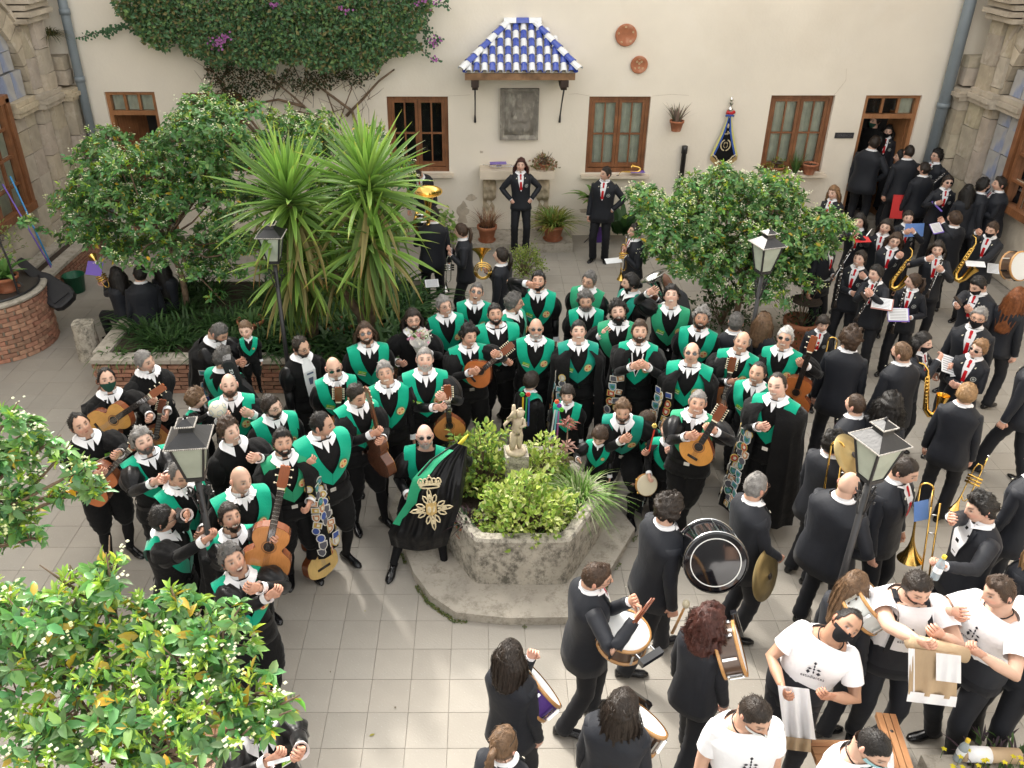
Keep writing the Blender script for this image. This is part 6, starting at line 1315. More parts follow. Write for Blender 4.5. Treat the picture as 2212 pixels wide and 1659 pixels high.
# drums
def snare(c, axis, label, rad=.178, h=.14, shell='oak', tilt=None, holder=True, hd=(1, 0, 0)):
    mw, _ = basis(c, np.array(c)+np.cross(axis, (0.01, 1, .02)), axis); t = empty('snare_drum', label=label, cat='drum', group='snare drums of the band'); t.matrix_world = mw
    MB().lathe([(rad, -h), (rad, 0)], 28).build('shell', M[shell], t, smooth=True)
    MB().lathe([(.001, .004), (rad*.985, .004), (rad, 0)], 28).build('drumhead', M['drumskin'], t, smooth=False)
    for z in (.0, -h): MB().lathe([(rad, z-.012), (rad+.012, z-.01), (rad+.012, z+.01), (rad-.004, z+.012)], 28).build('hoop', M['hoopwood'], t, smooth=True)
    for q in range(8): a = q*math.pi/4+.2; MB().box(((rad+.014)*math.cos(a), (rad+.014)*math.sin(a), -h/2), (.016, .018, h*.7), r=rot(a, 'Z')).build('lug', M['chrome'], t)
    if holder:
        a = hd; x = np.array((math.cos(a[0] if isinstance(a, tuple) else a), math.sin(a[0] if isinstance(a, tuple) else a), 0)); y = np.array((-x[1], x[0], 0))
        rm = np.stack([x, y, (0, 0, 1)], 1); MB().box(x*(rad+.085)+np.array((0, 0, .01)), (.05, .20, .045), r=rm).build('holder_plate', M['blackgloss'], t)
        mb = MB(); [mb.tube([x*(rad+.01)+y*s*.07, x*(rad+.07)+y*s*.07], .007, 6) for s in (-1, 1)]; mb.build('holder_arm', M['chrome'], t)
    return t
M['oak'] = gwood((.10, .06, .04)); M['hoopwood'] = gwood((.50, .26, .09)); M['drumskin'] = mat('drum_skin', (.72, .74, .74), .5, var=.03); M['blackgloss'] = mat('black_lacquer', (.008, .008, .01), .08, coat=.6); M['purple'] = mat('purple_cloth', (.07, .02, .20), .6, var=.15, bump=.3, bs=12); M['whiteshell'] = mat('white_shell', (.6, .62, .6), .3)
snare(at(1350, 1362, PY(1298, 1248)-.22), (.10, -.12, 1), 'snare drum with white skin and dark shell in front of the young drummer', hd=2.2)
snare(at(1598, 1400, PY(1540, 1335)-.02), (.9, -.1, .35), 'snare drum tilted on its side beside the woman with curly hair', hd=4.5)
snare(at(1172, 1480, PY(1108, 1412)+.10), (.75, .35, .55), 'snare drum with purple cover at the woman lifting her sunglasses', shell='purple', hd=.3, holder=False)
snare(at(1388, 1550, PY(1348, 1518)+.16), (.55, .35, .75), 'snare drum mostly hidden behind the long dark wavy hair', hd=4.4)
snare(at(1890, 1300, PY(1853, 1262)-.05), (.6, -.1, .75), 'pale snare drum with purple top held by the girl with braids', shell='whiteshell', holder=False)
snare(at(2205, 575, PY(2200, 640)+.5), (.3, -.8, .3), 'snare drum at the right edge beside the copper haired woman', shell='oak', holder=False)
t = empty('bass_drum', label='large black lacquered bass drum with white ringed head', cat='drum'); mw, _ = basis(at(1546, 1215, PY(1452, 1098)-.34), at(1640, 1330, PY(1452, 1098)-.5), (.42, -.72, -.30)); t.matrix_world = mw @ Matrix.Scale(.80, 4)
MB().lathe([(.285, -.36), (.285, 0)], 40).build('shell', M['blackgloss'], t, smooth=True)
for z in (0, -.36): MB().lathe([(.283, z-.018), (.305, z-.018), (.305, z+.018), (.288, z+.02)], 40).build('hoop', M['blackgloss'], t, smooth=True); MB().lathe([(.304, z-.004), (.310, z), (.304, z+.004)], 40).build('rim_line', M['chrome'], t, smooth=True)
MB().lathe([(.001, .006), (.286, .006)], 40).build('drumhead', M['blackgloss'], t); MB().lathe([(.232, .008), (.242, .009), (.242, .007)], 40).build('white_ring', M['white'], t)
MB().lathe([(.001, -.366), (.286, -.366)], 40).build('rear_head', M['drumskin'], t)
for q in range(8): a = q*math.pi/4; MB().tube([(.300*math.cos(a), .300*math.sin(a), .01), (.300*math.cos(a), .300*math.sin(a), -.37)], .006, 6).build('tension_rod', M['chrome'], t)
t = empty('drum_beater', label='wooden bass drum beater with felt head in the carrier\'s hand', cat='beater'); a, b = at(1452, 1368, PY(1452, 1098)-.35), at(1482, 1305, PY(1452, 1098)-.35)
tubeobj('handle', [a, b], [.013, .009], M['hoopwood'], t); MB().ell(b, (.03, .03, .04), 10, 8).build('felt_head', M['ivory'], t, smooth=True)
t = empty('drumsticks', label='pair of dark red drumsticks held over the snare drum', cat='drumsticks')
for k in (0, 6): tubeobj('stick', [at(1368+k, 1345, PY(1298, 1248)-.45), at(1408+k, 1292, PY(1298, 1248)-.40)], [.009, .006], M['cherry'], t)
def cymbal(c, ax, r, label):
    mw, _ = basis(c, np.array(c)+np.cross(ax, (.3, .8, .1)), ax); t = empty('cymbal', label=label, cat='cymbal'); t.matrix_world = mw
    MB().lathe([(.001, .03), (.03, .028), (.05, .012), (r*.6, .006), (r, -.006), (r, -.009), (.05, .008), (.001, .02)], 40).build('disc', M['oldbrass'], t, smooth=True); MB().ell((0, 0, .035), (.03, .03, .01), 10, 4).build('strap_pad', M['ebony'], t)
cymbal(at(1655, 1243, PY(1640, 1050)-.28), (.75, -.7, .3), .22, 'large bronze crash cymbal held low by the grey haired man')
cymbal(at(1838, 985, PY(1838, 1045)+.35), (.5, -.5, .7), .20, 'dull bronze cymbal between two suited men beside the lamp')
# sheets and folders
M['paper'] = mat('paper', (.76, .78, .80), .8); M['violet'] = mat('violet_folder', (.20, .13, .55), .4); M['bluef'] = mat('blue_folder', (.13, .26, .60), .4); M['redf'] = mat('red_folder', (.62, .03, .03), .6); M['pinkf'] = mat('brown_pink_board', (.42, .19, .16), .6)
def card(px, py, Y, w_, h_, rx, ry, rz, label, m='paper', nm='sheet_music', lines=True, cover=None, th=.004):
    t = empty(nm, label=label, cat=nm.replace('_', ' ')); t.location = at(px, py, Y); t.rotation_euler = (R(rx), R(ry), R(rz))
    MB().box((0, 0, 0), (w_, h_, th)).build('page', M[m], t)
    if cover: MB().box((.006, -.006, -.006), (w_+.02, h_+.02, .005)).build('cover', M[cover], t)
    if lines:
        mb = MB()
        for q in range(7): mb.box((0, -h_*.38+h_*.76*q/6, th/2+.0006), (w_*.82, h_*.045, .0008))
        mb.build('music_lines', M['ink2'], t)
    return t
M['ink2'] = mat('grey_print', (.35, .36, .38), .8)
card(204, 580, PY(250, 592)+.25, .26, .20, 55, 0, -15, 'violet plastic folder held up by the seated player', 'violet', 'folder', False)
card(1975, 497, PY(1962, 472)-.28, .30, .20, 75, 0, 5, 'blue folder clipped on a lyre in front of a girl', 'bluef', 'folder', False)
card(2023, 492, PY(2058, 472)-.12, .20, .15, 45, 0, 25, 'open music sheet in violet cover held by the boy with bowl haircut', cover='violet')
card(1860, 517, PY(1855, 480)-.3, .26, .15, 15, 0, 5, 'red and white music folder below the smiling girl', 'redf', 'folder', False)
card(1905, 655, PY(1888, 592)-.33, .24, .15, 40, 0, -22, 'white sheet on a brown-pink clipboard held by the girl with the phone', cover='pinkf', nm='clipboard')
card(1940, 679, PY(1968, 608)-.38, .25, .16, 50, 0, -3, 'white sheet music hanging from the front clarinet', cover='violet')
card(2048, 787, PY(1998, 742)-.08, .17, .22, 40, 20, 0, 'left page of the music booklet read by the woman with red hairband'); card(2068, 792, PY(1998, 742)-.1, .17, .22, 40, -25, -25, 'loose right page of the music booklet beside the long red tie')
card(2146, 580, PY(2140, 498)-.3, .16, .16, 40, 0, -20, 'white sheet beside the masked saxophone boy'); card(2107, 570, PY(2140, 498)-.4, .26, .12, 20, 0, -12, 'white sheets lying flat on the masked boy\'s saxophone', lines=False)
card(933, 612, PY(935, 462)-.6, .20, .14, 30, 0, 10, 'white sheet held low beside the silver trumpet bell'); card(1325, 563, PY(1368, 500)-.15, .25, .10, 25, 0, 15, 'white sheet held out by the trumpeter under the tree', lines=False)
card(1776, 603, PY(1792, 520)-.1, .24, .08, 20, 0, 10, 'white sheet sticking out left of the clarinet girls', lines=False)
card(1945, 447, PY(1942, 340)-.55, .30, .42, 80, 0, -8, 'bright red cloth folder hanging in front of the door group', 'redf', 'red_folder', False, th=.02)
card(2024, 446, PY(2048, 395)-.25, .05, .24, 30, 0, 35, 'narrow violet folder held by the woman in round sunglasses', 'violet', 'folder', False)
card(1294, 507, 14.3, .20, .28, 65, 0, 12, 'purple framed card on a stand beside the man at the window', 'purple', 'card', False); card(1076, 352, WY-.2, .30, .16, 0, 0, 5, 'violet folder under the silver trumpet on the shelf', 'violet', 'folder', False)
card(1377, 371, WY-.1, .26, .14, 0, 0, 5, 'violet folder under the saxophone on the window sill', 'violet', 'folder', False); card(618, 1640, PY(560, 1568)-.34, .20, .022, 20, 0, 18, 'strip of white paper held in both hands', lines=False, nm='paper_strip')
card(2070, 650, PY(2108, 620)-.33, .07, .14, 40, 0, 50, 'black phone in the hand of the masked man', 'ebony', 'phone', False, th=.01); card(1866, 640, PY(1888, 592)-.33, .07, .13, 40, 0, 40, 'dark phone in the hand of the girl with tied hair', 'ebony', 'phone', False, th=.01)
card(1990, 1103, PY(1962, 1022)-.28, .14, .17, 70, 0, 15, 'dark blue framed card clipped to the trombone', 'bluef', 'card', False)
card(1195, 1475, PY(1108, 1412)-.12, .12, .10, 50, 30, 20, 'purple cloth on the tilted snare drum', 'purple', 'cloth', False) if 0 else None
# ball, tambourine, bouquet
t = empty('football', at(470, 884, PY(430, 862)-.22), label='pale football with blue seams held by the toddler', cat='ball'); MB().ell((0, 0, 0), (.085, .085, .085), 24, 16).build('ball', mat('ball_leather', (.66, .62, .50), .5, var=.1), t, smooth=True)
mb = MB(); ph_ = (1+5**.5)/2; V = [np.array(v)/1.902*.0855 for v in [(0, a, b*ph_) for a in (1, -1) for b in (1, -1)]+[(a, b*ph_, 0) for a in (1, -1) for b in (1, -1)]+[(b*ph_, 0, a) for a in (1, -1) for b in (1, -1)]]
for v in V:
    x, y, z = frame(v, (.1, .2, 1)); ring_ = [v*1.005*.93+ (x*math.cos(a)+y*math.sin(a))*.030 for a in np.arange(6)*2*math.pi/5]; ring_ = [q/np.linalg.norm(q)*.0858 for q in ring_]; mb.tube(ring_, .0022, 4)
mb.build('seams', mat('seam_blue', (.10, .22, .40), .5), t)
t = empty('tambourine', at(1398, 1048, PY(1442, 930)-.22), label='pale skinned tambourine held by the ginger haired boy', cat='tambourine'); t.rotation_euler = (R(65), 0, R(15))
MB().lathe([(.11, -.05), (.11, 0), (.105, .004), (.001, .005)], 28).build('skin', M['ivory'], t, smooth=False); MB().lathe([(.112, -.05), (.114, 0), (.112, 0)], 28).build('frame', M['hoopwood'], t, smooth=True)
for q in range(5): a = q*1.257; MB().ell((.116*math.cos(a), .116*math.sin(a), -.025), (.014, .014, .004), 8, 4).build('jingle', M['brass'], t)
def leafquad(mb, p, d, nrm, L, w_, col, bend=.2, mat_=0, seg=2):
    """one folded leaf blade"""
    x = np.cross(d, nrm); x /= np.linalg.norm(x)+1e-9; V = [p]; 
    a = p+d*L*.33; b = p+d*L*.68-nrm*L*bend*.35; c = p+d*L-nrm*L*bend
    V = [p, a+x*w_*.5+nrm*w_*.12, a-nrm*w_*.05, a-x*w_*.5+nrm*w_*.12, b+x*w_*.42+nrm*w_*.1, b-nrm*w_*.05, b-x*w_*.42+nrm*w_*.1, c]
    mb.add(V, [(0, 1, 2), (0, 2, 3), (1, 4, 5, 2), (2, 5, 6, 3), (4, 7, 5), (5, 7, 6)], mat_, col)
t = empty('bouquet', at(908, 742, PY(893, 693)-.30), label='bouquet of white lilies and pink flowers wrapped in black and white paper', cat='bouquet')
MB().lathe([(.03, -.28), (.05, -.15), (.10, .02), (.12, .05)], 16, r=rot(R(18), 'X')).build('wrapping', M['white'], t, smooth=False)
mb = MB()
for q in range(110):
    v = rng.normal(size=3); v[2] = abs(v[2])+.5; v[1] -= .5; v /= np.linalg.norm(v); c = ((.80, .78, .72), (.75, .35, .50), (.12, .30, .05), (.75, .72, .55))[q % 4]
    p = v*.07*rng.random()+np.array((rng.normal()*.055, rng.normal()*.04, .05+.03*rng.random())); leafquad(mb, p, v, np.cross(v, (1, .3, .2)), .055 if q % 4 else .08, .028, c, .3)
mb.build('flowers', M['leafy'], t, color=True)
# guitar bag carried on the back and guitar bag lying by the well
def gbag(A, B, label, n_, s=1.):
    mw, L = basis(A, B, n_); t = empty('guitar_bag', label=label, cat='bag'); t.matrix_world = mw @ Matrix.Scale(s, 4); M.setdefault('nylon', mat('black_nylon', (.014, .014, .017), .6, bump=.4, bs=8))
    pts = [(-.52, .0), (-.51, .12), (-.45, .19), (-.34, .215), (-.22, .19), (-.10, .165), (.02, .155), (.10, .12), (.18, .075), (.5, .07), (.56, .05), (.57, 0)]; poly = pts+[(x, -y) for x, y in pts[::-1][1:-1]]
    mb = MB(); P = []
    for z, k in ((-.075, .93), (-.065, .985), (0, 1.0), (.065, .985), (.075, .93)): P.append([(x*k+(1-k)*.0, y*k, z) for x, y in poly])
    mb.grid(P, cv=True, capA=True, capB=True); mb.build('case', M['nylon'], t, smooth=False)
    MB().prism([(-.42, -.12), (-.15, -.12), (-.12, .1), (-.4, .14)], .075, .095).build('pocket', M['nylon'], t)
    mb = MB(); mb.tube([(x*.96, y*.96, .072) for x, y in poly[3:-3]], .005, 4); mb.build('zip', M['iron'], t); return t
b_ = gbag(at(520, 850, PY(487, 772)-.15), at(488, 768, PY(487, 772)-.20), 'black guitar bag with white brand lettering carried upright on a back', (.2, -1, .25), .85)
text('Alvarez', .085, (.30, 0, .08), Matrix.Rotation(0, 3, 'Z'), M['paper'], b_)
gbag(at(98, 612, 11.45), at(22, 545, 11.75), 'black guitar bag leaning behind the brick well', (.25, -.75, .6), .95)
# black flag with golden crown emblem
fl = empty('black_flag', label='black satin flag with gold crown and flower emblem and green corner', cat='flag'); Yf = PY(918, 945)
rows = []
for py_, xl, xr, dl in ((965, 985, 1010, .22), (1000, 930, 1008, .30), (1040, 893, 1004, .42), (1085, 878, 998, .50), (1120, 855, 985, .52), (1150, 838, 975, .56), (1178, 845, 965, .50)):
    rows.append((py_, xl, xr, dl))
P = []; nu = 26
for j in range(len(rows)*3-2):
    t_ = j/3; i = min(int(t_), len(rows)-2); f = t_-i; py_, xl, xr, dl = [rows[i][k]*(1-f)+rows[i+1][k]*f for k in range(4)]
    P.append([at(xl+(xr-xl)*q/nu, py_+(12*math.sin(q/nu*math.pi) if j > 12 else 0)-(1-q/nu)*(0 if j > 8 else 8), Yf-dl-.05*math.sin(q/nu*math.pi)-.016*math.sin(q*.85+j*.22)-.012*math.sin(q*1.7-j*.3)) for q in range(nu+1)])
P = np.array(P); MB().grid(P).build('flag_cloth', M['satin'], fl, smooth=True)
G_ = P[0:16, :7] + np.array((0, -.012, .004)); mb = MB(); g2 = [[P[j, 0]*(1-q/5)+P[j, min(26, 2+int((15-j)*.5))]*(q/5)+np.array((-.004, -.014, .004)) for q in range(6)] for j in range(1, 14)]; mb.grid(g2); mb.build('green_corner', M['beca_pale'], fl, smooth=True)
M['gold'] = mat('gold_thread', (.52, .36, .14), .45, metal=.4, var=.25, vs=60, bump=.5, bs=120); M['goldpale'] = mat('pale_gold_thread', (.62, .52, .33), .5, var=.2, vs=60, bump=.5, bs=120)
ec = at(932, 1092, Yf-.60); e1 = at(932, 1040, Yf-.50); em = empty('x') if 0 else None
mwE, _ = basis(at(932, 1100, Yf-.63), at(1000, 1096, Yf-.63), (0, -.92, .40)); mwE = mwE @ Matrix.Scale(1.2, 4)
def emb(nm, mb, m): return link(nm, mb.me(nm, M[m], smooth=False), fl, mwE)
mb = MB()
for k in range(5):
    x = -.075+.0375*k; a = np.linspace(0, math.pi, 8); mb.tube([(x*.9+.022*math.cos(q), .205+.035*math.sin(q)+.012*(k == 2), .0) for q in a], .006, 5)
mb.box((0, .195, 0), (.17, .016, .012)); mb.tube([(.075*math.cos(a), .178+.014*math.sin(a), .002) for a in np.linspace(0, 6.28, 18)], .006, 5); mb.ell((0, .262, 0), (.009, .009, .009), 6, 4)
for k in range(7): mb.ell((-.07+.0233*k, .215, .004), (.008, .012, .006), 6, 4)
emb('crown', mb, 'goldpale')
def petal(mb, a, r0, L_, w_): 
    d = np.array((math.cos(a), math.sin(a), 0)); x = np.array((-d[1], d[0], 0)); pts = [d*r0, d*(r0+L_*.4)+x*w_, d*(r0+L_*.8)+x*w_*.7, d*(r0+L_), d*(r0+L_*.8)-x*w_*.7, d*(r0+L_*.4)-x*w_, d*r0]; mb.tube([p+np.array((0, 0, .002)) for p in pts], .006, 5)
mb = MB()
for k in range(4):
    a = k*math.pi/2+.08
    for da, l in ((0, .115), (-.42, .07), (.42, .07)): petal(mb, a+da, .05, l, .015)
    mb.ell((.10*math.cos(a), .10*math.sin(a), .002), (.02, .02, .006), 8, 4)
emb('flower_emblem', mb, 'goldpale'); mb = MB(); mb.prism([(-.04, .05), (.042, .055), (.04, -.03), (0, -.05), (-.04, -.035)], -.002, .006); emb('shield', mb, 'gold')
mb = MB(); mb.ell((-.015, 0, .008), (.016, .026, .004), 10, 4); mb.ell((.02, 0, .008), (.009, .026, .004), 10, 4, r=rot(-.2, 'Z')); emb('shield_ovals', mb, 'goldpale')
tubeobj('flag_ribbon', [at(985, 968, Yf-.2), at(1003, 948, Yf-.12), at(1012, 938, Yf-.1)], [.02, .018, .006], mat('yellow_ribbon', (.6, .5, .03), .6), fl)
tubeobj('staff', [at(1000, 1000, Yf-.12), at(985, 1180, Yf-.32)], .013, M['oldwood'], fl)
# band banner on the wall
bn = empty('banner', (4.46, WY-.06, 1.93), label='black and gold embroidered band banner with yellow and blue ribbons hanging on the wall', cat='banner')
mb = MB(); mb.prism([(-.02, .33), (.02, .33), (.10, .05), (.235, -.34), (0, -.56), (-.245, -.34), (-.10, .05)], 0, .015, r=rot(math.pi/2, 'X')); mb.build('cloth', M['velvet'], bn)
for s in (-1, 1):
    for o_, m_, w2 in ((0, 'ribbon_yellow', .035), (.035, 'ribbon_blue', .035)):
        M.setdefault(m_, mat(m_, (.62, .58, .20) if 'yel' in m_ else (.03, .10, .42), .5, bump=.2, bs=10)); q = [(.03-o_*.3, .37), (.10-o_*.9, .10), (.17-o_, -.12), (.255-o_, -.36)]
        MB().grid([[(s*(x), -.022-.006*math.sin(z*20), z), (s*(x-w2*(.5+.5*(z < .2))), -.026, z-.005)] for x, z in q]).build('ribbon', M[m_], bn)
mb = MB(); 
for q in range(44): u = -1+2*q/43; x = .245*u; z = -.34-.22*(1-abs(u)); mb.box((x, -.012, z-.045), (.008, .008, .10+.01*math.sin(q*2)))
mb.build('fringe', M['gold'], bn)
tubeobj('bow_red', [(-.07, -.03, .44), (-.02, -.05, .42), (.02, -.05, .42), (.07, -.03, .44)], [.035, .028, .028, .035], mat('red_satin', (.45, .01, .015), .35), bn)
tubeobj('bow_blue', [(-.07, -.02, .365), (-.03, -.05, .39), (.03, -.05, .39), (.07, -.02, .365)], [.018, .025, .025, .018], M['ribbon_blue'], bn)
MB().lathe([(.05, .47), (.055, .49), (.02, .52), (.02, .55), (.045, .58), (.02, .61), (.035, .64), (.02, .68), (.008, .70)], 12).build('silver_finial', M['silver'], bn, smooth=True)
tx = lambda s, z, sz: text(s, sz, (0, -.022, z), RX90, M['goldpale'], bn)
tx('A.M.', .06, .10); tx('D. MORAL', .05, .03); tx('ILORTSA', .045, -.33); tx('1982', .045, -.39)
mb = MB(); 
for s in (-1, 1):
    for q in range(8): a = -1.2+q*.32; mb.ell((s*.085*math.cos(a), -.02, -.16+.10*math.sin(a)), (.012, .005, .022), 6, 4, r=rot(s*(-a), 'Y'))
    mb.tube([(s*.012, -.022, -.21), (s*.035, -.022, -.18), (s*.03, -.022, -.13), (s*.012, -.022, -.10)], .005, 5); mb.tube([(s*.22, -.02, -.33), (s*.15, -.02, -.37), (s*.11, -.02, -.44), (s*.03, -.02, -.48)], .010, 5)
    for q in range(5): mb.ell((s*(.20-.035*q), -.02, -.335-.035*q), (.016, .005, .012), 6, 4)
mb.tube([(-.035, -.022, -.12), (.035, -.022, -.12)], .004, 4); mb.ell((0, -.02, .19), (.018, .006, .045), 6, 4); mb.build('embroidery', M['goldpale'], bn)
# rolled and hanging cloths, aprons, bottles of the white-shirted men
M['canvas'] = mat('beige_canvas', (.44, .32, .20), .9, var=.1, bump=.4, bs=14)
Y2 = PY(1985, 1278)-.48
t = empty('rolled_cloth', label='beige cloth roll with white hemmed cloth hanging from it, held by the tattooed man', cat='cloth')
tubeobj('roll', [at(1964, 1385, Y2), at(2010, 1397, Y2), at(2086, 1415, Y2-.02)], [.05, .056, .052], M['canvas'], t, 14)
def hang(nm, x0, x1, y0, y1, Y, m, par, amp=.02, sk=0): 
    P = [[at(x0+(x1-x0)*i/14+sk*j/10*(1 if 1 else 0), y0+(y1-y0)*j/10+(x1-x0)*i/14*.12, Y-amp*(.25+.75*j/10)*math.sin(i*1.1+j*.15)) for i in range(15)] for j in range(11)]; return MB().grid(P).build(nm, M[m], par, smooth=True)
hang('hanging_cloth', 1966, 2070, 1400, 1500, Y2-.062, 'canvas', t, .02, -4); hang('white_hem', 1962, 2068, 1493, 1515, Y2-.072, 'white_cloth', t, .02, -4); hang('white_edge', 1962, 1976, 1400, 1500, Y2-.07, 'white_cloth', t, .005); hang('white_square', 2022, 2076, 1410, 1470, Y2-.085, 'white_cloth', t, .01)
Y1 = PY(1830, 1355)-.22; t = empty('apron', label='crumpled white and beige apron hanging from the hand of the masked man', cat='apron'); hang('white_part', 1680, 1748, 1480, 1590, Y1-.08, 'white_cloth', t, .04, 14); hang('beige_part', 1690, 1752, 1590, 1618, Y1-.07, 'canvas', t, .03)
def bottle(c, label, capc, tilt=0, nm='water_bottle'):
    t = empty(nm, c, label=label, cat='bottle'); t.rotation_euler = (tilt, .1, 0); M.setdefault('pet', mat('clear_plastic', (.60, .70, .76), .08, spec=.8, tr=.6))
    MB().lathe([(.028, -.10), (.032, -.09), (.031, .04), (.025, .065), (.012, .095), (.012, .105)], 14, cap=True).build('bottle', M['pet'], t, smooth=True); MB().lathe([(.016, .10), (.016, .125)], 12, cap=True).build('cap', mat('cap_plastic', capc, .4), t); MB().lathe([(.0325, -.03), (.0325, .02)], 14).build('bottle_label', M['bluef'] if capc[0] > .6 and capc[1] < .4 else M['paper'], t, smooth=True)
bottle(at(2028, 1228, PY(2108, 1100)-.48), 'small water bottle with yellow cap held by the man in black tie', (.7, .55, .05))
bottle(np.array((-6.78, 10.6, 1.005)), 'small water bottle with orange cap on the well lid', (.75, .2, .04))
# benches
def bench(A, B, w_, label, z=.46):
    mw, L = basis(A, B, (0, 0, 1)); t = empty('bench', label=label, cat='bench'); t.matrix_world = mw
    for k in range(3): MB().box((L/2, -w_/2+(k+.5)*w_/3, 0), (L, w_/3-.006, .045)).build('plank', M['bench'], t)
    for x in (.15, L-.15): 
        for y in (-w_/2+.05, w_/2-.05): MB().box((x, y, -z/2-.02), (.05, .05, z-.05)).build('leg', M['iron'], t)
        MB().tube([(x, -.0, .02), (x, 0, .026)], .012, 8).build('bolt', M['chrome'], t)
M['bench'] = stain(mat('bench_pine', (.38, .19, .085), .45, var=.15, vs=5, coat=.2), (.30, .11, .04), .5, .7, 3, 7, (1, 9, 9), amt=.6)
bench(atz(1912, 1545, .75), atz(1968, 1720, .75), .14, 'tilted varnished pine bench top behind the lowest white-shirted man', .75)
bench(atz(1755, 1625, .5), atz(1880, 1627, .5), .18, 'low pine bench under the lowest white-shirted men', .5)
bench(atz(455, 1548, .45), atz(430, 1760, .45), .30, 'varnished wooden bench under the orange tree at the bottom left', .45)
# brooms, bucket
t = empty('broom', label='broom with sky blue handle leaning on the left stone wall', cat='broom'); tubeobj('handle', [(-7.0, 12.9, .1), (-7.45, 13.1, 1.9)], .014, mat('sky_blue_paint', (.06, .30, .62), .4), t); MB().box((-6.98, 12.9, .05), (.28, .06, .10)).build('head', M['bluef'], t)
t = empty('broom', label='mop with violet handle crossing the sky blue broom', cat='broom'); tubeobj('handle', [(-6.95, 12.85, .1), (-7.46, 12.85, 1.85)], .012, M['violet'], t); MB().box((-6.93, 12.85, .04), (.22, .06, .08)).build('head', M['violet'], t)
t = empty('bucket', (-6.75, 12.9, 0), label='dark green plastic bucket by the brooms', cat='bucket'); MB().lathe([(.13, 0), (.17, .3), (.18, .3), (.165, .29), (.12, .02)], 18, cap=True).build('bucket', mat('green_plastic', (.01, .12, .06), .4), t, smooth=True)
t = empty('wall_pole', (3.72, WY-.08, 0), label='short thick black pipe standing against the wall behind the orange tree', cat='pipe'); MB().lathe([(.045, 0), (.045, 1.62), (.055, 1.62), (.055, 1.75), (.04, 1.76)], 14, cap=True).build('pipe', M['iron'], t, smooth=True)
# putto
pu = empty('putto_statue', (.345, 6.90, .995), label='weathered stone putto statue holding a small arch on the basin pedestal', cat='statue'); sk_ = MB()
sk_.lathe([(.10, 0), (.105, .02), (.09, .04), (.06, .05)], 16, cap=True)
sk_.tube([(.03, 0, .04), (.028, -.01, .11), (.03, 0, .20), (.01, .0, .27)], [.024, .030, .036, .04], 10); sk_.tube([(-.04, -.03, .04), (-.032, -.03, .11), (-.022, -.01, .20), (0, 0, .27)], [.024, .030, .036, .04], 10)
sk_.tube([(0, 0, .23), (0, -.012, .28), (.005, 0, .34), (.01, 0, .39), (.01, 0, .42)], [.05, .056, .050, .052, .03], 12); sk_.ell((.03, -.01, .455), (.040, .042, .046), 12, 10)
for q in range(14): v = rng.normal(size=3); v /= np.linalg.norm(v); v[1] = abs(v[1]); sk_.ell(np.array((.03, -.005, .47))+v*.036, (.016, .016, .014), 6, 4)
sk_.tube([(.06, 0, .385), (.075, -.03, .33), (.03, -.065, .33)], [.024, .02, .015], 8); sk_.tube([(-.04, 0, .385), (-.085, -.02, .40), (-.05, -.04, .47), (-.03, -.03, .50)], [.024, .02, .016, .02], 8)
sk_.tube([(-.03, -.02, .42), (-.035, -.02, .56)], [.03, .016], 8); sk_.tube([(-.06, .03, .38), (-.12, .03, .30), (-.11, .03, .22)], [.03, .028, .008], 6, sy=.5); sk_.tube([(.05, .04, .38), (.09, .05, .30)], [.03, .01], 6, sy=.5)
sk_.tube([(-.05, .02, .05), (-.04, .03, .2)], [.02, .026], 7)
sk_.build('figure', M['cream'], pu, smooth=True)
# braces for the stocky man, ribbons on the children
# ================================================================ vegetation
LT = (np.array([(0, 0, 0), (.30, .5, .10), (.32, 0, -.02), (.30, -.5, .10), (.68, .42, .02), (.70, 0, -.10), (.68, -.42, .02), (1, 0, -.22)]), [(0, 1, 2), (0, 2, 3), (1, 4, 5, 2), (2, 5, 6, 3), (4, 7, 5), (5, 7, 6)])
LS = (np.array([(0, 0, 0), (.45, .5, .10), (.5, 0, -.02), (.45, -.5, .10), (1, 0, -.15)]), [(0, 1, 2), (0, 2, 3), (1, 4, 2), (2, 4, 3)])
def leaf_arrays(pos, d, nrm, L, w_, tpl=LT):
    d = d/np.linalg.norm(d, axis=1, keepdims=True); x = np.cross(nrm, d); x /= np.linalg.norm(x, axis=1, keepdims=True)+1e-9; n_ = np.cross(d, x); T = tpl[0]
    return pos[:, None]+d[:, None]*(T[None, :, 0:1]*L[:, None, None])+x[:, None]*(T[None, :, 1:2]*w_[:, None, None])+n_[:, None]*(T[None, :, 2:3]*L[:, None, None])
def bulk(mb, V, tpl, col):
    n, k = V.shape[:2]; b = mb.n; mb.v.append(V.reshape(-1, 3)); mb.n += n*k
    for i in range(n): 
        o_ = b+i*k; mb.f += [tuple(o_+q for q in f) for f in tpl[1]]
    mb.m += [0]*(n*len(tpl[1])); mb.c.append(np.repeat(col, k, axis=0)); return mb
def inpoly(x, y, poly):
    c = False; j = len(poly)-1
    for i in range(len(poly)):
        if (poly[i][1] > y) != (poly[j][1] > y) and x < (poly[j][0]-poly[i][0])*(y-poly[i][1])/(poly[j][1]-poly[i][1])+poly[i][0]: c = not c
        j = i
    return c
def unit(n): v = rng.normal(size=(n, 3)); return v/np.linalg.norm(v, axis=1, keepdims=True)
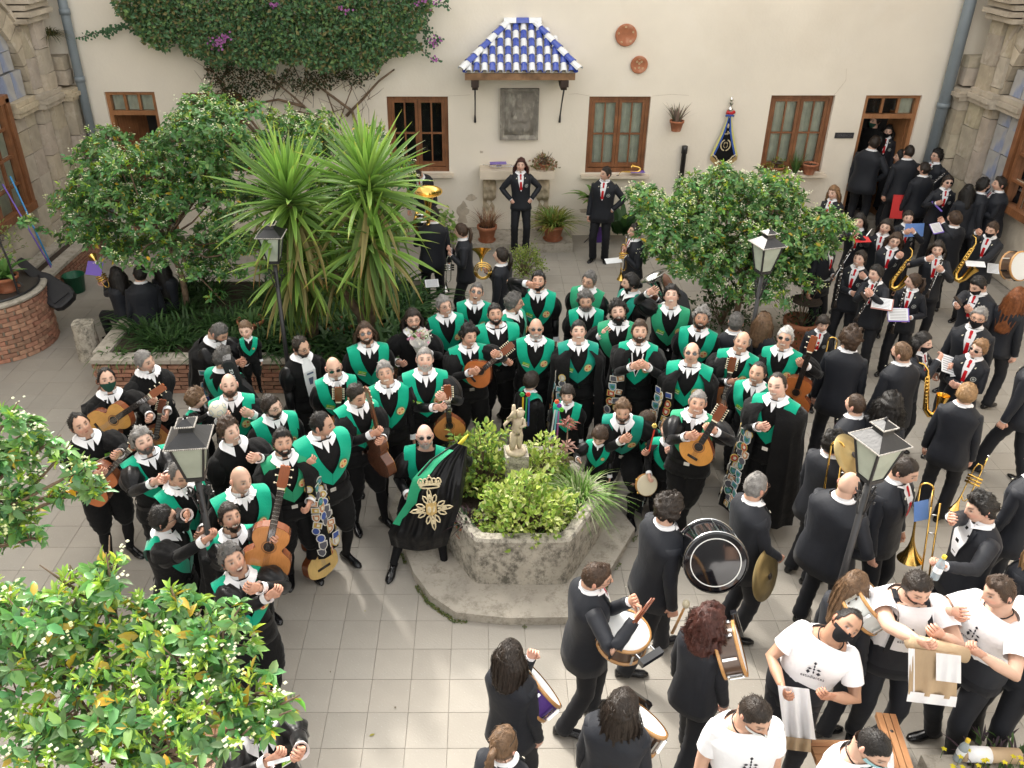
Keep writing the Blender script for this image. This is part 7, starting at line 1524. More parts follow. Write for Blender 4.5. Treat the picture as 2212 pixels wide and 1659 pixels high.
def citrus(root, blobs, nsh, label, trunk, L0=.085, singles=0, fl=.3, bright=.14, per=8, yellow=.02, limbr=.02, gain=1.42):
    """blobs: (x, y, z, r) foliage clumps; every shoot carries a whorl of leaves, some with blossom"""
    t = empty('orange_tree', trunk[0], label=label, cat='tree'); base = np.array(trunk[0]); B_ = np.array(blobs); wts = B_[:, 3]**2; wts /= wts.sum(); pick = rng.choice(len(B_), nsh, p=wts)
    u = unit(nsh); u[:, 2] = np.where(u[:, 2] < -.3, -u[:, 2]*.6, u[:, 2]); rr = (.45+.55*rng.random(nsh)**.5)
    S_ = B_[pick, :3]+u*(B_[pick, 3]*rr)[:, None]*np.array((1, 1, .85)); ax = u*.8+np.array((0, 0, .55))+rng.normal(size=(nsh, 3))*.3; ax /= np.linalg.norm(ax, axis=1, keepdims=True)
    new = (rng.random(nsh) < bright*(1+1.5*(u[:, 2] > .6))); P, D_, N_, Ls, Ws, Cc = [], [], [], [], [], []
    tone = .75+.5*rng.random(nsh)
    for q in range(per):
        a = q*2.4+rng.random(nsh)*.8; x = np.cross(ax, (.3, .2, 1)); x /= np.linalg.norm(x, axis=1, keepdims=True); y = np.cross(ax, x)
        spread = np.where(new, .55, 1.15)*(.7+.5*rng.random(nsh)); side = x*np.cos(a)[:, None]+y*np.sin(a)[:, None]; d = ax*np.cos(spread)[:, None]+side*np.sin(spread)[:, None]-np.array((0, 0, .18)); 
        P.append(S_-ax*(.012*(q % 4))[..., None] if 0 else S_-ax*(.014*(q % 5))); D_.append(d); N_.append(ax+rng.normal(size=(nsh, 3))*.3); l = L0*(.65+.6*rng.random(nsh))*np.where(new, .72, 1); Ls.append(l); Ws.append(l*np.where(new, .30, .44)*(.85+.3*rng.random(nsh)))
        c = np.stack([.065+.045*rng.random(nsh), .155+.07*rng.random(nsh), .045+.03*rng.random(nsh)], 1)*tone[:, None]*gain; c[new] = np.stack([.24+.10*rng.random(new.sum()), .42+.10*rng.random(new.sum()), .05+.03*rng.random(new.sum())], 1)
        yl = rng.random(nsh) < yellow; c[yl] = (.50, .36, .04); ye = rng.random(nsh) < .12; c[ye] = c[ye]*np.array((2.0, 1.6, 1.3)); Cc.append(c)
    P, D_, N_, Ls, Ws, Cc = map(np.concatenate, (P, D_, N_, Ls, Ws, Cc)); n = len(P)
    V = leaf_arrays(P, D_, N_, Ls, Ws)-base
    if singles:
        dist = np.linalg.norm(P-np.array((0, 0, HC)), axis=1); order = np.argsort(dist); vis = np.zeros(n, bool); vis[order[:singles]] = True
        tm = {}
        for i in np.where(vis)[0]:
            mb = MB().add(V[i]-V[i, 0], LT[1], 0, Cc[i]); o = link('leaf', mb.me('leaf', M['leaf'], smooth=True, color=True), t); o.location = V[i, 0]
        V = V[~vis]; Cc2 = Cc[~vis]
    else: Cc2 = Cc
    tag(bulk(MB(), V, LT, Cc2).build('foliage', M['leaf'], t, smooth=True, color=True), kind='stuff')
    fs = np.where(rng.random(nsh) < fl)[0]; mb = MB(); V = []; Cf = []
    OCT = (np.array([(1, 0, 0), (0, 1, 0), (-1, 0, 0), (0, -1, 0), (0, 0, 1), (0, 0, -1)])*1., [(0, 1, 4), (1, 2, 4), (2, 3, 4), (3, 0, 4), (1, 0, 5), (2, 1, 5), (3, 2, 5), (0, 3, 5)])
    for i in fs:
        k = rng.integers(4, 9); c = S_[i]+ax[i]*.055+rng.normal(size=(k, 3))*.020; V.append(c[:, None]+OCT[0][None]*(.006+.008*rng.random((k, 1, 1)))*np.array((1, 1, .8))); Cf.append(np.tile((1, 1, .9), (k, 1)) if i % 3 else np.tile((.9, .95, .6), (k, 1)))
    if V: tag(bulk(mb, np.concatenate(V)-base, OCT, np.concatenate(Cf)).build('blossom', M['petal'], t, color=True), kind='stuff')
    pts = [np.array(p)-base for p in trunk]; MB().tube(pts, np.linspace(limbr*2.6, limbr*1.6, len(pts)), 8).build('trunk', M['bark'], t, smooth=True)
    for b in blobs[::max(1, len(blobs)//16)]:
        e_ = np.array(b[:3])-base; m_ = (pts[-1]+e_)/2+rng.normal(size=3)*.08; MB().tube([pts[-1], m_, e_, e_+(e_-m_)*.3], [limbr, limbr*.6, limbr*.4, limbr*.15], 6).build('limb', M['bark'], t, smooth=True)
    mb = MB()
    for i in range(0, nsh, 3):
        b = B_[pick[i], :3]; p0 = S_[i]-(S_[i]-b)*.8-base; p1 = S_[i]-base; mb.tube([p0, (p0+p1)/2+rng.normal(size=3)*.02, p1], [.006, .004, .003], 3, cap=False)
    tag(mb.build('twigs', M['bark'], t), kind='stuff'); return t
def blobs_poly(poly, n, Y0, Y1, r0, r1):
    xs_ = [p[0] for p in poly]; ys_ = [p[1] for p in poly]; o = []
    while len(o) < n:
        x, y = rng.uniform(min(xs_), max(xs_)), rng.uniform(min(ys_), max(ys_))
        if inpoly(x, y, poly): Y = rng.uniform(Y0, Y1); o.append((*at(x, y, Y), rng.uniform(r0, r1)))
    return o
po = [(118, 430), (150, 340), (215, 300), (240, 285), (300, 330), (370, 300), (420, 260), (420, 215), (460, 205), (500, 235), (545, 280), (545, 560), (440, 600), (400, 545), (260, 540), (205, 555), (150, 500)]
citrus(0, blobs_poly(po, 75, 10.9, 12.3, .26, .38)+[(*at(290, 565, 10.5), .17), (*at(350, 575, 10.6), .2), (*at(420, 590, 10.7), .2), (*at(240, 560, 10.5), .15), (*at(500, 590, 10.9), .22), (*at(448, 205, 12), .18), (*at(430, 235, 12), .24), (*at(490, 235, 12), .26), (*at(400, 270, 12), .26), (*at(470, 270, 12), .28), (*at(540, 250, 12), .28), (*at(240, 283, 11.8), .12), (*at(60, 480, 11.6), .12), (*at(90, 500, 11.6), .12), (*at(410, 590, 10.9), .15), (*at(470, 640, 10.9), .14)], 3600, 'big flowering orange tree over the brick planter on the left', [(-4.3, 11.2, .45), (-4.32, 11.25, 1.0), (-4.5, 11.4, 1.5)], fl=.24)
po = [(560, 250), (640, 250), (750, 275), (850, 295), (890, 350), (900, 450), (880, 560), (820, 600), (600, 600), (560, 450)]
citrus(0, blobs_poly(po, 50, 11.7, 13.0, .28, .4), 1800, 'second orange tree growing behind the yuccas', [(-2.0, 12.0, .45), (-2.0, 12.1, 1.1), (-2.1, 12.3, 1.6)], fl=.4, bright=.25)
po = [(1370, 470), (1395, 410), (1450, 395), (1510, 410), (1565, 385), (1640, 380), (1700, 410), (1755, 445), (1800, 470), (1815, 495), (1780, 520), (1770, 560), (1740, 620), (1690, 635), (1645, 625), (1600, 600), (1530, 595), (1450, 570), (1405, 530)]
citrus(0, blobs_poly(po, 80, 10.7, 12.1, .24, .34)+[(*at(x, y, 10.7), .24) for x, y in ((1600, 635), (1670, 645), (1540, 615), (1460, 580), (1735, 610), (1790, 480), (1385, 430), (1820, 500))], 3900, 'round flowering orange tree on the right between the window and the band', [(3.75, 11.2, 0), (3.77, 11.25, .6), (3.8, 11.4, 1.0)], fl=.36, bright=.2)
nb = [(235, 1225, 3.35, .09), (150, 1265, 3.3, .1), (500, 1340, 3.15, .1), (380, 1300, 3.25, .1), (60, 1345, 3.1, .2), (150, 1330, 3.2, .2), (240, 1262, 3.3, .13), (235, 1310, 3.3, .18), (330, 1355, 3.2, .2), (420, 1345, 3.2, .2), (480, 1400, 3.1, .2), (540, 1500, 2.9, .18), (400, 1440, 3.0, .24), (270, 1420, 3.1, .24), (120, 1430, 3.0, .24), (40, 1500, 2.9, .22), (180, 1520, 2.8, .24), (320, 1530, 2.8, .24), (440, 1530, 2.8, .2), (520, 1590, 2.7, .14), (90, 1620, 2.6, .22), (230, 1640, 2.6, .22), (370, 1630, 2.6, .22), (580, 1555, 2.8, .12), (20, 1400, 3.1, .18), (600, 1525, 2.85, .09), (-20, 1320, 3.2, .2)]
citrus(0, [(*at(a, b, c), d) for a, b, c, d in nb], 640, 'orange tree with yellowing leaves filling the bottom left corner', [(-1.9, 2.9, 0), (-1.85, 2.95, 1.0), (-1.8, 3.0, 1.7)], singles=280, fl=.16, bright=.36, per=7, yellow=.045, L0=.088, gain=1.65)
nb = [(15, 905, 4.1, .1), (50, 940, 4.2, .13), (95, 965, 4.2, .11), (30, 1000, 4.1, .13), (130, 985, 4.2, .09), (175, 1015, 4.2, .09), (60, 1040, 4.1, .10), (195, 1055, 4.2, .09), (140, 1065, 4.15, .08), (20, 1090, 4.0, .15), (50, 1130, 4.0, .14), (20, 1170, 4.0, .12), (65, 1165, 4.0, .08), (-40, 1000, 4.0, .2), (-60, 1120, 3.9, .2)]
citrus(0, [(*at(a, b, c), d) for a, b, c, d in nb], 230, 'branch ends of an orange tree reaching in from the left edge', [(-3.6, 3.7, 0), (-3.5, 3.75, 1.6), (-3.2, 3.8, 2.6)], singles=150, fl=.2, bright=.28, per=7, L0=.082, gain=1.6)
# yuccas
def strap(L, w_, bend, n=7, vf=.25):
    P = []
    for i in range(n+1):
        t_ = i/n; a = bend*t_; x = L*(t_-.12*abs(bend)*t_**2); z = -L*bend*.5*t_**2; ww = w_*(.6+.4*math.sin(min(1, t_*2.2)*math.pi/2))*(1-t_**3)**.8 if i < n else .002
        P.append([(x, ww/2, z+ww*vf), (x, 0, z), (x, -ww/2, z+ww*vf)])
    return np.array(P)
YM = []
for k in range(12):
    mb = MB(); c = [(.19, .34, .06), (.14, .27, .05), (.24, .38, .075), (.11, .20, .045)][k % 4]; c = c if k < 9 else [(.16, .24, .05), (.28, .24, .09), (.10, .17, .04)][k-9]; P = strap(1, .085, [.10, .25, .5, .9][k//3]); cc = np.array([[np.array(c)*(1.35 if j != 1 else .85) for j in range(3)] for i in range(8)]).reshape(-1, 3); cc[-3:] *= (1.6, .9, .8); mb.grid(P, col=cc); YM.append(mb.me('leaf', M['leafy'], smooth=True, color=True))
def yucca(rosettes, label, base):
    t = empty('yucca', base, label=label, cat='yucca'); b_ = np.array(base)
    for c, n, L_, dn in rosettes:
        c = np.array(c)-b_
        MB().tube([(0, 0, 0), (c[0]*.3+.05, c[1]*.3, c[2]*.4), (c[0]*.8, c[1]*.8, c[2]*.8), c], [.085, .07, .06, .05], 10).build('trunk', M['bark'], t, smooth=True)
        for i in range(n):
            f = (i+.5)/n; el_ = 86-(86+dn)*f**.85; a = i*2.39996+rng.random()*.3; l = L_*(.70+.30*math.sin(min(1, f*1.6+.3)*math.pi/2))*(.78+.34*rng.random()); el_ += rng.normal()*6
            bi = 0 if el_ > 55 else 1 if el_ > 20 else 2 if el_ > -15 else 3; me = YM[bi*3+rng.integers(3)]
            r_ = Matrix.Rotation(a, 4, 'Z') @ Matrix.Rotation(-R(el_), 4, 'Y') @ Matrix.Rotation(rng.normal()*.3, 4, 'X'); p = Vector(c)+Vector((0, 0, .12-.30*f)); o = link('leaf', me, t, Matrix.Translation(p) @ r_ @ Matrix.Diagonal((l, l*.9, l, 1)))
    return t
yucca([(at(625, 440, 9.75), 165, .98, 50), (at(641, 569, 9.75), 120, .85, 70)], 'tall yucca with two spiky rosettes, left of the pair', tuple(at(678, 745, 10.15)*np.array((1, 1, 0))+np.array((0, 0, .46))))
yucca([(at(795, 408, 9.9), 140, .98, 35), (at(803, 526, 9.7), 120, .92, 70), (at(722, 590, 9.9), 34, .75, 50)], 'tall yucca with spiky rosettes, right of the pair, above the long haired man', (-1.55, 10.2, .46))
# bougainvillea on the wall
def leafcloud(root, name, poly, n, Y0, Y1, L0, cols, matn='leafy', tpl=LS, lump=.0, par=None, base=(0, 0, 0), up=.3):
    P = []; xs_ = [p[0] for p in poly]; ys_ = [p[1] for p in poly]
    while len(P) < n:
        x, y = rng.uniform(min(xs_), max(xs_)), rng.uniform(min(ys_), max(ys_))
        if inpoly(x+26*noise.noise(Vector((x*.03, y*.03, 1.))), y+26*noise.noise(Vector((x*.035, y*.035, 5.))), poly):
            nz = noise.noise(Vector((x*.022, y*.03, 3.)))*.5+noise.noise(Vector((x*.06, y*.07, 7.)))*.3; Y = Y0+(Y1-Y0)*min(1, max(0, rng.random()**1.6*.7+.35*(.5-nz)*1.2)); P.append(at(x, y, Y))
    P = np.array(P); d = unit(n)*np.array((1, .6, 1))+np.array((0, -.45, up)); nr = unit(n)*.7+np.array((0, -.7, .5)); l = L0*(.6+.7*rng.random(n)); V = leaf_arrays(P, d, nr, l, l*.62, tpl)-np.array(base)
    c = np.array(cols)[rng.integers(len(cols), size=n)]*(.75+.5*rng.random((n, 1))); return tag(bulk(MB(), V, tpl, c).build(name, M[matn], par, color=True), kind='stuff')
bg_ = empty('bougainvillea', (-2.5, WY, 2.2), label='large dark green bougainvillea climbing the wall over the left windows', cat='climber')
bb = (-2.5, WY, 2.2)
po = [(248, 8), (250, 40), (300, 62), (300, 92), (375, 110), (425, 128), (470, 145), (520, 140), (570, 155), (620, 130), (700, 165), (765, 150), (815, 160), (850, 125), (895, 105), (918, 70), (925, 20), (935, -60), (245, -60)]
leafcloud(0, 'foliage', po, 19000, 14.65, 15.4, .078, [(.08, .17, .075), (.12, .24, .095), (.07, .15, .065), (.17, .28, .09), (.10, .21, .10), (.22, .20, .08)], par=bg_, base=bb)
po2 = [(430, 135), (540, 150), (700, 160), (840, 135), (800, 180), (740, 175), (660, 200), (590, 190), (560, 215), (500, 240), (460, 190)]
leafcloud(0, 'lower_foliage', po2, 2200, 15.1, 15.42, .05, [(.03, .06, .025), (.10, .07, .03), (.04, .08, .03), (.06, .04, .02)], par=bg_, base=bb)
mb = MB(); Yb = 15.38
for pts in [[(800, 350), (760, 240), (690, 190), (660, 150)], [(720, 380), (690, 260), (640, 210), (560, 150)], [(660, 370), (640, 260), (655, 200), (620, 120)], [(600, 380), (560, 280), (500, 210), (450, 150)], [(750, 250), (780, 215), (820, 175), (850, 150)], [(620, 330), (580, 250), (600, 190), (640, 140)], [(700, 330), (720, 240), (700, 180), (720, 130)], [(560, 300), (500, 230), (480, 180), (500, 120)], [(540, 300), (490, 255), (440, 235)], [(740, 330), (730, 260), (752, 190), (745, 140)], [(580, 260), (640, 240), (690, 250), (745, 235)], [(660, 230), (600, 215), (540, 225)]]:
    mb.tube([at(x+rng.normal()*4, y, Yb-.08*rng.random())-np.array(bb) for x, y in pts], np.linspace(.026, .012, len(pts))*(.6+.7*rng.random()), 6)
mb.build('main_stems', M['bark'], bg_, smooth=True); bg_.children[-1]['kind'] = 'stuff'
mb = MB()
for q in range(150):
    x, y = rng.uniform(430, 800), rng.uniform(110, 300); a = rng.uniform(-2.6, -.5); l = rng.uniform(20, 60); mb.tube([at(x, y, 15.3), at(x+l*.5*math.cos(a)+5, y+l*.5*math.sin(a), 15.25), at(x+l*math.cos(a), y+l*math.sin(a)+4, 15.35)]-np.array(bb), [.006, .005, .003], 3)
tag(mb.build('fine_twigs', M['bark'], bg_), kind='stuff')
mb = MB()
for pts, n in (([(390, -5), (350, 20), (310, 45), (250, 62), (215, 72)], 150), ([(372, -5), (345, 12)], 30), ([(290, 70), (330, 45)], 60), ([(300, 35), (260, 55), (235, 70)], 70), ([(905, -5), (925, 40), (918, 85), (935, 100)], 60), ([(925, 10), (960, 5), (975, 20)], 30), ([(920, 60), (950, 85), (930, 100)], 40), ([(900, 100), (930, 125), (950, 132)], 30), ([(170, 82), (250, 60)], 50)):
    for q in range(n):
        t_ = rng.random()*(len(pts)-1); i = min(int(t_), len(pts)-2); f = t_-i; x = pts[i][0]*(1-f)+pts[i+1][0]*f+rng.normal()*5; y = pts[i][1]*(1-f)+pts[i+1][1]*f+rng.normal()*4; d = rng.normal(size=3)+np.array((0, 0, -.6)); d /= np.linalg.norm(d); leafquad(mb, at(x, y, 15.25)-np.array(bb), d, np.array((.2, -1, .3)), .055, .035, np.array((.07, .16, .075))*(.7+.6*rng.random()))
    mb.tube([at(x, y, 15.27)-np.array(bb) for x, y in pts], .006, 3, col=(.10, .07, .05))
tag(mb.build('trailing_shoots', M['leafy'], bg_, color=True), kind='stuff')
mb = MB()
for cx_, cy_, rr, n in ((470, 92, 9, 34), (484, 80, 7, 26), (920, 5, 14, 30), (938, 92, 7, 22), (745, 22, 6, 12), (590, 8, 6, 12), (940, 128, 5, 8)):
    for q in range(n): d = rng.normal(size=3); d /= np.linalg.norm(d); leafquad(mb, at(cx_+rng.normal()*rr, cy_+rng.normal()*rr*.7, 14.72)-np.array(bb), d, np.array((0, -1, .2)), .045, .035, np.array((.38, .13, .36))*(.8+.5*rng.random()))
tag(mb.build('magenta_flowers', M['leafy'], bg_, color=True), kind='stuff')
# blades: strappy plants, grass, ferns
def blades(name, c, n, rad, L_, w_, cols, par, droop=.6, el0=35, el1=85, seg=5, z=0.):
    mb = MB()
    for i in range(n):
        a = rng.random()*6.283; rr = rad*math.sqrt(rng.random()); p = np.array((c[0]+rr*math.cos(a), c[1]+rr*math.sin(a), c[2]+z)); e = R(rng.uniform(el0, el1)); b = a+rng.normal()*.7; h = np.array((math.cos(b), math.sin(b), 0)); x = np.array((-h[1], h[0], 0)); l = L_*(.6+.6*rng.random()); P = []
        for q in range(seg+1): t_ = q/seg; pp = p+h*l*t_*math.cos(e)*(1+.3*t_)+np.array((0, 0, l*(math.sin(e)*t_-droop*t_*t_))); ww = w_*(1-t_**2)*.5+.0008; P.append([pp+x*ww, pp-x*ww])
        mb.grid(P, col=np.array(cols[i % len(cols)])*(.75+.5*rng.random()))
    return tag(mb.build(name, M['leafy'], par, smooth=True, color=True), kind='stuff')
t = empty('strappy_plants', (-3.9, 10.6, .46), label='dense dark green strap-leaved plants filling the brick planter', cat='plants')
for k in range(44): blades('clump', (rng.uniform(-1.05, 1.5), rng.uniform(-.72, 1.1), 0), 52, .18, .56, .034, [(.045, .10, .03), (.03, .075, .025), (.065, .14, .04)], t, droop=.55)
for x, y in ((-1.0, -.75), (-.3, -.8), (.5, -.8), (1.0, -.78), (-.7, -.8)): blades('edge_clump', (x, y, 0), 34, .10, .34, .022, [(.07, .16, .03), (.10, .20, .05), (.03, .08, .02)], t, droop=.9)
t = empty('underplanting', (-1.6, 10.2, .46), label='mixed dark foliage around the yucca stems', cat='plants')
for k in range(30): blades('clump', (rng.uniform(-1.0, .7), rng.uniform(-.5, 1.5), 0), 38, .22, .85, .055, [(.03, .08, .025), (.05, .12, .03)], t, droop=.6)
# basin planting
def bush(name, label, c, r3, n, L0, cols, cat='bush', w_=.5, matn='leafy', hollow=.5, par=None, up=.6):
    t = empty(name, c, label=label, cat=cat) if par is None else par; u = unit(n); u[:, 2] = np.abs(u[:, 2])*1. ; rr = hollow+(1-hollow)*rng.random(n)**.6; nz = np.array([noise.noise(Vector(v*2.6+Vector((c[0], c[1], 0)))) for v in map(Vector, u)]); P = u*np.array(r3)*(rr*(1+.5*nz))[:, None]
    d = u*.8+rng.normal(size=(n, 3))*.5+np.array((0, 0, up-.3)); nr = u+np.array((0, 0, .7))+rng.normal(size=(n, 3))*.35; l = L0*(.6+.7*rng.random(n)); V = leaf_arrays(P, d, nr, l, l*w_, LT if L0 > .05 else LS); cc = np.array(cols)[rng.integers(len(cols), size=n)]*(.8+.4*rng.random((n, 1)))
    tag(bulk(MB(), V, LT if L0 > .05 else LS, cc).build('foliage', M[matn], t, smooth=True, color=True), kind='stuff')
    mb = MB()
    for i in range(0, n, 25): mb.tube([(0, 0, -.05), P[i]*.5+rng.normal(size=3)*.02, P[i]], [.008, .006, .003], 3)
    tag(mb.build('stems', M['bark'], t), kind='stuff'); return t
YG = [(.40, .52, .09), (.52, .60, .16), (.32, .46, .08), (.22, .38, .06), (.62, .66, .30)]
bush('golden_bush', 'yellow-green variegated bush at the front of the basin', (.42, 6.36, .52), (.50, .36, .50), 2400, .062, YG)
bush('golden_bush', 'yellow-green bush behind the putto pedestal on the left', (-.0, 7.03, .50), (.38, .32, .68), 1500, .062, YG[:4]+[(.12, .25, .05)])
bush('golden_bush', 'small yellow-green bush right behind the pedestal', (.64, 7.08, .50), (.24, .20, .55), 650, .058, YG)
t = empty('ornamental_grass', (.98, 6.72, .55), label='fountain of green and white striped grass hanging over the right basin corner', cat='grass')
blades('blades', (0, 0, 0), 420, .10, .52, .009, [(.20, .38, .07), (.14, .30, .05), (.50, .55, .32), (.28, .42, .12)], t, droop=.62, el0=30, el1=86, seg=7)
t = empty('red_stem_plant', (.86, 7.05, .5), label='tall thin plant with reddish leaf rosette behind the grass', cat='plant'); MB().tube([(0, 0, 0), (.01, 0, .35), (0, .0, .72)], [.012, .009, .006], 6).build('stem', M['bark'], t, smooth=True)
mb = MB()
for q in range(60): z = (.72, .45, .3)[q % 3]; v = unit(1)[0]; v[2] = abs(v[2])*.4; leafquad(mb, np.array((0, 0, z))+rng.normal(size=3)*.02, v/np.linalg.norm(v), np.array((0, 0, 1.)), .10, .028, [(.22, .07, .05), (.35, .20, .16), (.15, .12, .05)][q % 3])
mb.build('leaves', M['leafy'], t, color=True)
def pot(c, r, h, label, sc__=1, m='terracotta', tray=True):
    t = empty('potted_plant', c, label=label, cat='potted plant'); MB().lathe([(r*.68, 0), (r*.97, h*.8), (r*1.08, h*.8), (r*1.10, h), (r*.98, h), (r*.92, h*.86)], 22, cap=False).build('pot', M[m], t, smooth=True); MB().lathe([(.001, h*.85), (r*.93, h*.86)], 16).build('soil', M['soil'], t)
    if tray: MB().lathe([(.001, .012), (r*.8, .012), (r*.95, .03), (r*.98, .03), (r*.85, 0)], 20).build('saucer', M[m], t)
    return t
DRY = [(.28, .13, .07), (.20, .09, .05), (.35, .20, .10)]; GR = [(.08, .18, .03), (.12, .24, .05), (.18, .28, .06)]
t = pot((*atz(1052, 520, .165)[:2], .165), .17, .30, 'terracotta pot with dried brown plant left of the woman on the step'); blades('dry_leaves', (0, 0, .28), 160, .12, .42, .008, DRY, t, droop=.3, el0=45)
t = pot((*atz(1194, 517, .165)[:2], .165), .19, .30, 'terracotta pot with yellow-green fern right of the woman on the step'); blades('fronds', (0, 0, .27), 260, .14, .58, .030, [(.16, .26, .05), (.30, .36, .08), (.24, .22, .05)], t, droop=.5, el0=30)
t = pot((*aty(1282, 465, 15.1),), .12, .2, 'pot with broad green leaves on an iron stand behind the man at the window'); t.location.z = .62
MB().tube([(0, .0, 0), (0, 0, -.6)], .012, 6).tube([(-.14, 0, -.62), (0, 0, -.45), (.14, 0, -.62)], .010, 5).build('iron_stand', M['iron'], t); blades('broad_leaves', (0, 0, .18), 26, .05, .62, .13, GR, t, droop=.55, el0=35)
t = empty('broad_leaf_plant', (2.62, 15.1, .2), label='dark broad-leaved plant between the man and the orange tree', cat='plant'); blades('leaves', (0, 0, 0), 30, .12, .85, .15, [(.035, .09, .03), (.05, .12, .035)], t, droop=.45, el0=45)
bush('leafy_plant', 'light green round-leaved plant near the tuba player', (-.62, 14.4, .3), (.22, .2, .6), 200, .08, [(.30, .42, .10), (.20, .34, .08)], 'plant', w_=.9)
bush('clipped_bush', 'small clipped yellow-green bush behind the ponytailed horn player', (*atz(1133, 612, 0)[:2], .2), (.36, .34, .5), 1500, .04, [(.28, .36, .07), (.16, .26, .05), (.36, .42, .12)], w_=.6, up=.8)
t = pot((*aty(1460, 283, 15.3),), .12, .19, 'terracotta wall pot with grey-brown aloe between window and banner', tray=False); blades('aloe_leaves', (0, 0, .16), 34, .06, .36, .030, [(.20, .17, .13), (.15, .16, .10), (.25, .18, .15)], t, droop=.12, el0=45)
t = pot((1.15, 15.28, 1.37), .10, .10, 'pot with pinkish green rounded plant on the stone shelf', tray=False); bush('x', '', (0, 0, 0), (.24, .18, .24), 320, .05, [(.30, .20, .10), (.42, .25, .17), (.20, .22, .08)], par=t, w_=.8); t.children[-1].location.z = t.children[-2].location.z = .12
t = pot((5.45, 15.38, 1.245), .12, .14, 'pot with yellow-green plant on the right window sill', tray=False); bush('x', '', (0, 0, 0), (.20, .14, .26), 260, .05, [(.26, .30, .05), (.14, .24, .04), (.36, .30, .05)], par=t, w_=.5); t.children[-1].location.z = t.children[-2].location.z = .10
t = pot((6.06, 15.38, 1.245), .13, .20, 'bare terracotta pot with dry stump on the right window sill', tray=False); blades('dry_sprigs', (0, 0, .18), 14, .06, .12, .012, DRY, t, droop=.2)
t = empty('sprig_plant', (5.82, 15.42, 1.245), label='thin feathery sprig standing on the right window sill', cat='plant'); blades('sprig', (0, 0, 0), 60, .03, .42, .012, [(.06, .16, .04), (.10, .2, .05)], t, droop=.1, el0=65)
t = pot((*atz(1722, 745, 0)[:2], 0), .24, .42, 'large brown urn with rose bush behind the silver haired player'); bush('x', '', (0, 0, 0), (.34, .3, .75), 520, .045, [(.04, .10, .035), (.06, .13, .04)], par=t); t.children[-1].location.z = t.children[-2].location.z = .36
t = pot((*atz(2192, 560, 0)[:2], 0), .22, .34, 'black pot with dry palm-like plant at the right wall', m='iron'); blades('palm_leaves', (0, 0, .32), 220, .15, .75, .014, [(.20, .20, .07), (.30, .18, .08), (.14, .16, .05)], t, droop=.4, el0=30)
t = pot((-6.72, 10.98, .90), .17, .22, 'orange plastic-look pot with broad green leaves on the well lid'); blades('broad_leaves', (0, 0, .2), 16, .06, .52, .10, [(.10, .26, .05), (.16, .32, .08), (.08, .18, .04)], t, droop=.5, el0=40); blades('small_fern', (-.1, -.05, .2), 60, .1, .28, .03, [(.06, .18, .04)], t, droop=.7)
t = pot((*atz(1010, 1150, .45)[:2], .42), .12, .18, 'small terracotta pot with dark purple-leaved plant in the left basin corner'); blades('dark_leaves', (0, 0, .16), 90, .08, .22, .022, [(.05, .03, .035), (.04, .09, .03), (.08, .04, .05)], t, droop=.5)
for x, y, lb in ((540, 735, 'terracotta pot half hidden under the yucca on the left'), (735, 742, 'terracotta pot at the foot of the right yucca')):
    q = atz(x, y, .46); t = pot((q[0], q[1]+.15, .46), .17, .25, lb); blades('leaves', (0, 0, .22), 50, .1, .30, .03, [(.06, .14, .04), (.10, .18, .05)], t, droop=.5)
t = empty('wall_tuft', tuple(aty(112, 75, 15.2)), label='dry green tuft growing out of the left stone pier', cat='plant'); blades('tuft', (.0, -.05, 0), 150, .10, .30, .014, [(.08, .09, .03), (.16, .13, .05), (.05, .07, .025)], t, droop=.6, el0=10)
bush('side_shrub', 'dark shrub behind the back right lamp post', (*atz(1560, 700, 0)[:2], 0), (.5, .45, .8), 900, .06, [(.04, .09, .03), (.07, .13, .04)], 'bush')
bush('left_vine', 'pale green vine on the iron arch of the well', (-7.2, 11.7, 1.1), (.35, .5, .6), 260, .06, [(.22, .30, .09), (.30, .34, .10)], 'plant')
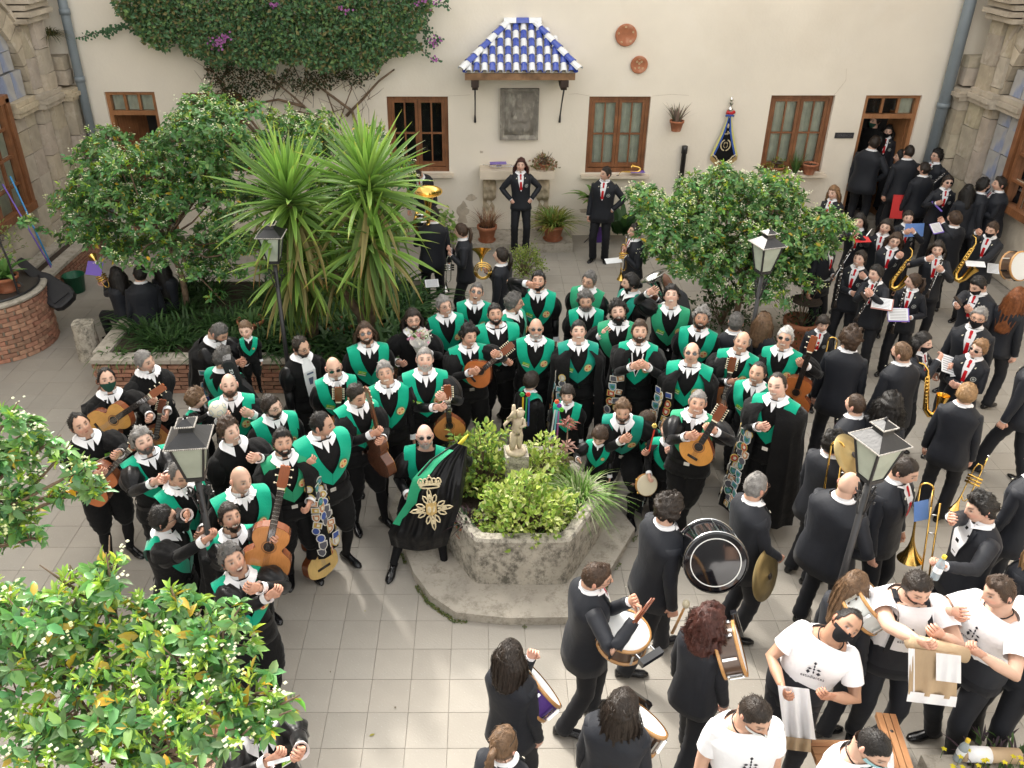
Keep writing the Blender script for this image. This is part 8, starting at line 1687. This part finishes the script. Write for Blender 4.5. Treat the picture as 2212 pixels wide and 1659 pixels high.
# flower bed at the bottom right corner
c = atz(2150, 1672, .42); fb = empty('flower_bed', (c[0], c[1], 0), label='concrete planter edge with small yellow flowers in the bottom right corner', cat='planter'); MB().box((.1, -.02, .2), (1.1, .36, .42)).build('edge', M['slab'], fb); blades('dark_leaves', (.1, -.05, .4), 220, .35, .16, .02, [(.05, .03, .04), (.06, .12, .03)], fb, droop=.4)
mb = MB()
for q in range(42): p = np.array((rng.uniform(-.4, .6), rng.uniform(-.16, .12), .50+.08*rng.random())); [leafquad(mb, p, np.array((math.cos(a), math.sin(a), .3)), np.array((0, 0, 1.)), .022, .014, (.72, .62, .03)) for a in np.arange(5)*1.257]; mb.tube([p-np.array((0, 0, .1)), p], .002, 3, col=(.1, .2, .04))
tag(mb.build('yellow_flowers', M['leafy'], fb, color=True), kind='stuff')
t = empty('rolled_canvas', tuple(atz(2120, 1628, .48)), label='rolled beige canvas with white band lying on the flower bed edge', cat='cloth'); MB().tube([(-.14, .0, 0), (.26, -.02, 0)], .055, 14).build('roll', M['canvas'], t, smooth=True); MB().tube([(-.12, .0, 0), (.05, -.01, 0)], .057, 14).build('white_band', M['white_cloth'], t, smooth=True)
bottle(atz(2078, 1622, .52), 'empty water bottle with yellow cap standing by the flower bed', (.7, .5, .05))
# moss along the plinth and litter on the paving
mb = MB(); pl_ = [tuple(p) for p in sp]
for i in range(7):
    a, b = np.array(pl_[i]), np.array(pl_[(i+1) % len(pl_)])
    for q in range(170):
        f = rng.random(); p = a*(1-f)+b*f; k = noise.noise(Vector((p[0]*3, p[1]*3, 1)))
        if k < -.05: continue
        d = (p-np.array((HX, HY))); d /= np.linalg.norm(d); p = p+d*(.01+.03*rng.random()); v = rng.normal(size=3); v[2] = abs(v[2])+.3; v /= np.linalg.norm(v); leafquad(mb, np.array((*p, .004)), v, np.array((.1, .1, 1.)), .022, .012, np.array([(.14, .20, .05), (.20, .19, .06), (.09, .14, .04)][q % 3]))
tag(mb.build('joint_moss', M['leafy'], None, color=True), 'green moss tufts along the edge of the plinth', None, None, 'stuff')
t = None; mb = MB()
for q in range(150):
    x, y = rng.uniform(-5, 6), rng.uniform(3.5, 12); a = rng.random()*6.28; leafquad(mb, np.array((x, y, .008)), np.array((math.cos(a), math.sin(a), 0)), np.array((0, 0, 1.)), rng.uniform(.012, .05), rng.uniform(.008, .02), [(.45, .42, .30), (.30, .28, .05), (.12, .09, .05), (.7, .68, .6)][q % 4], .05)
tag(mb.build('fallen_petals', M['leafy'], None, color=True), 'fallen leaves and petals scattered on the paving', None, None, 'stuff')
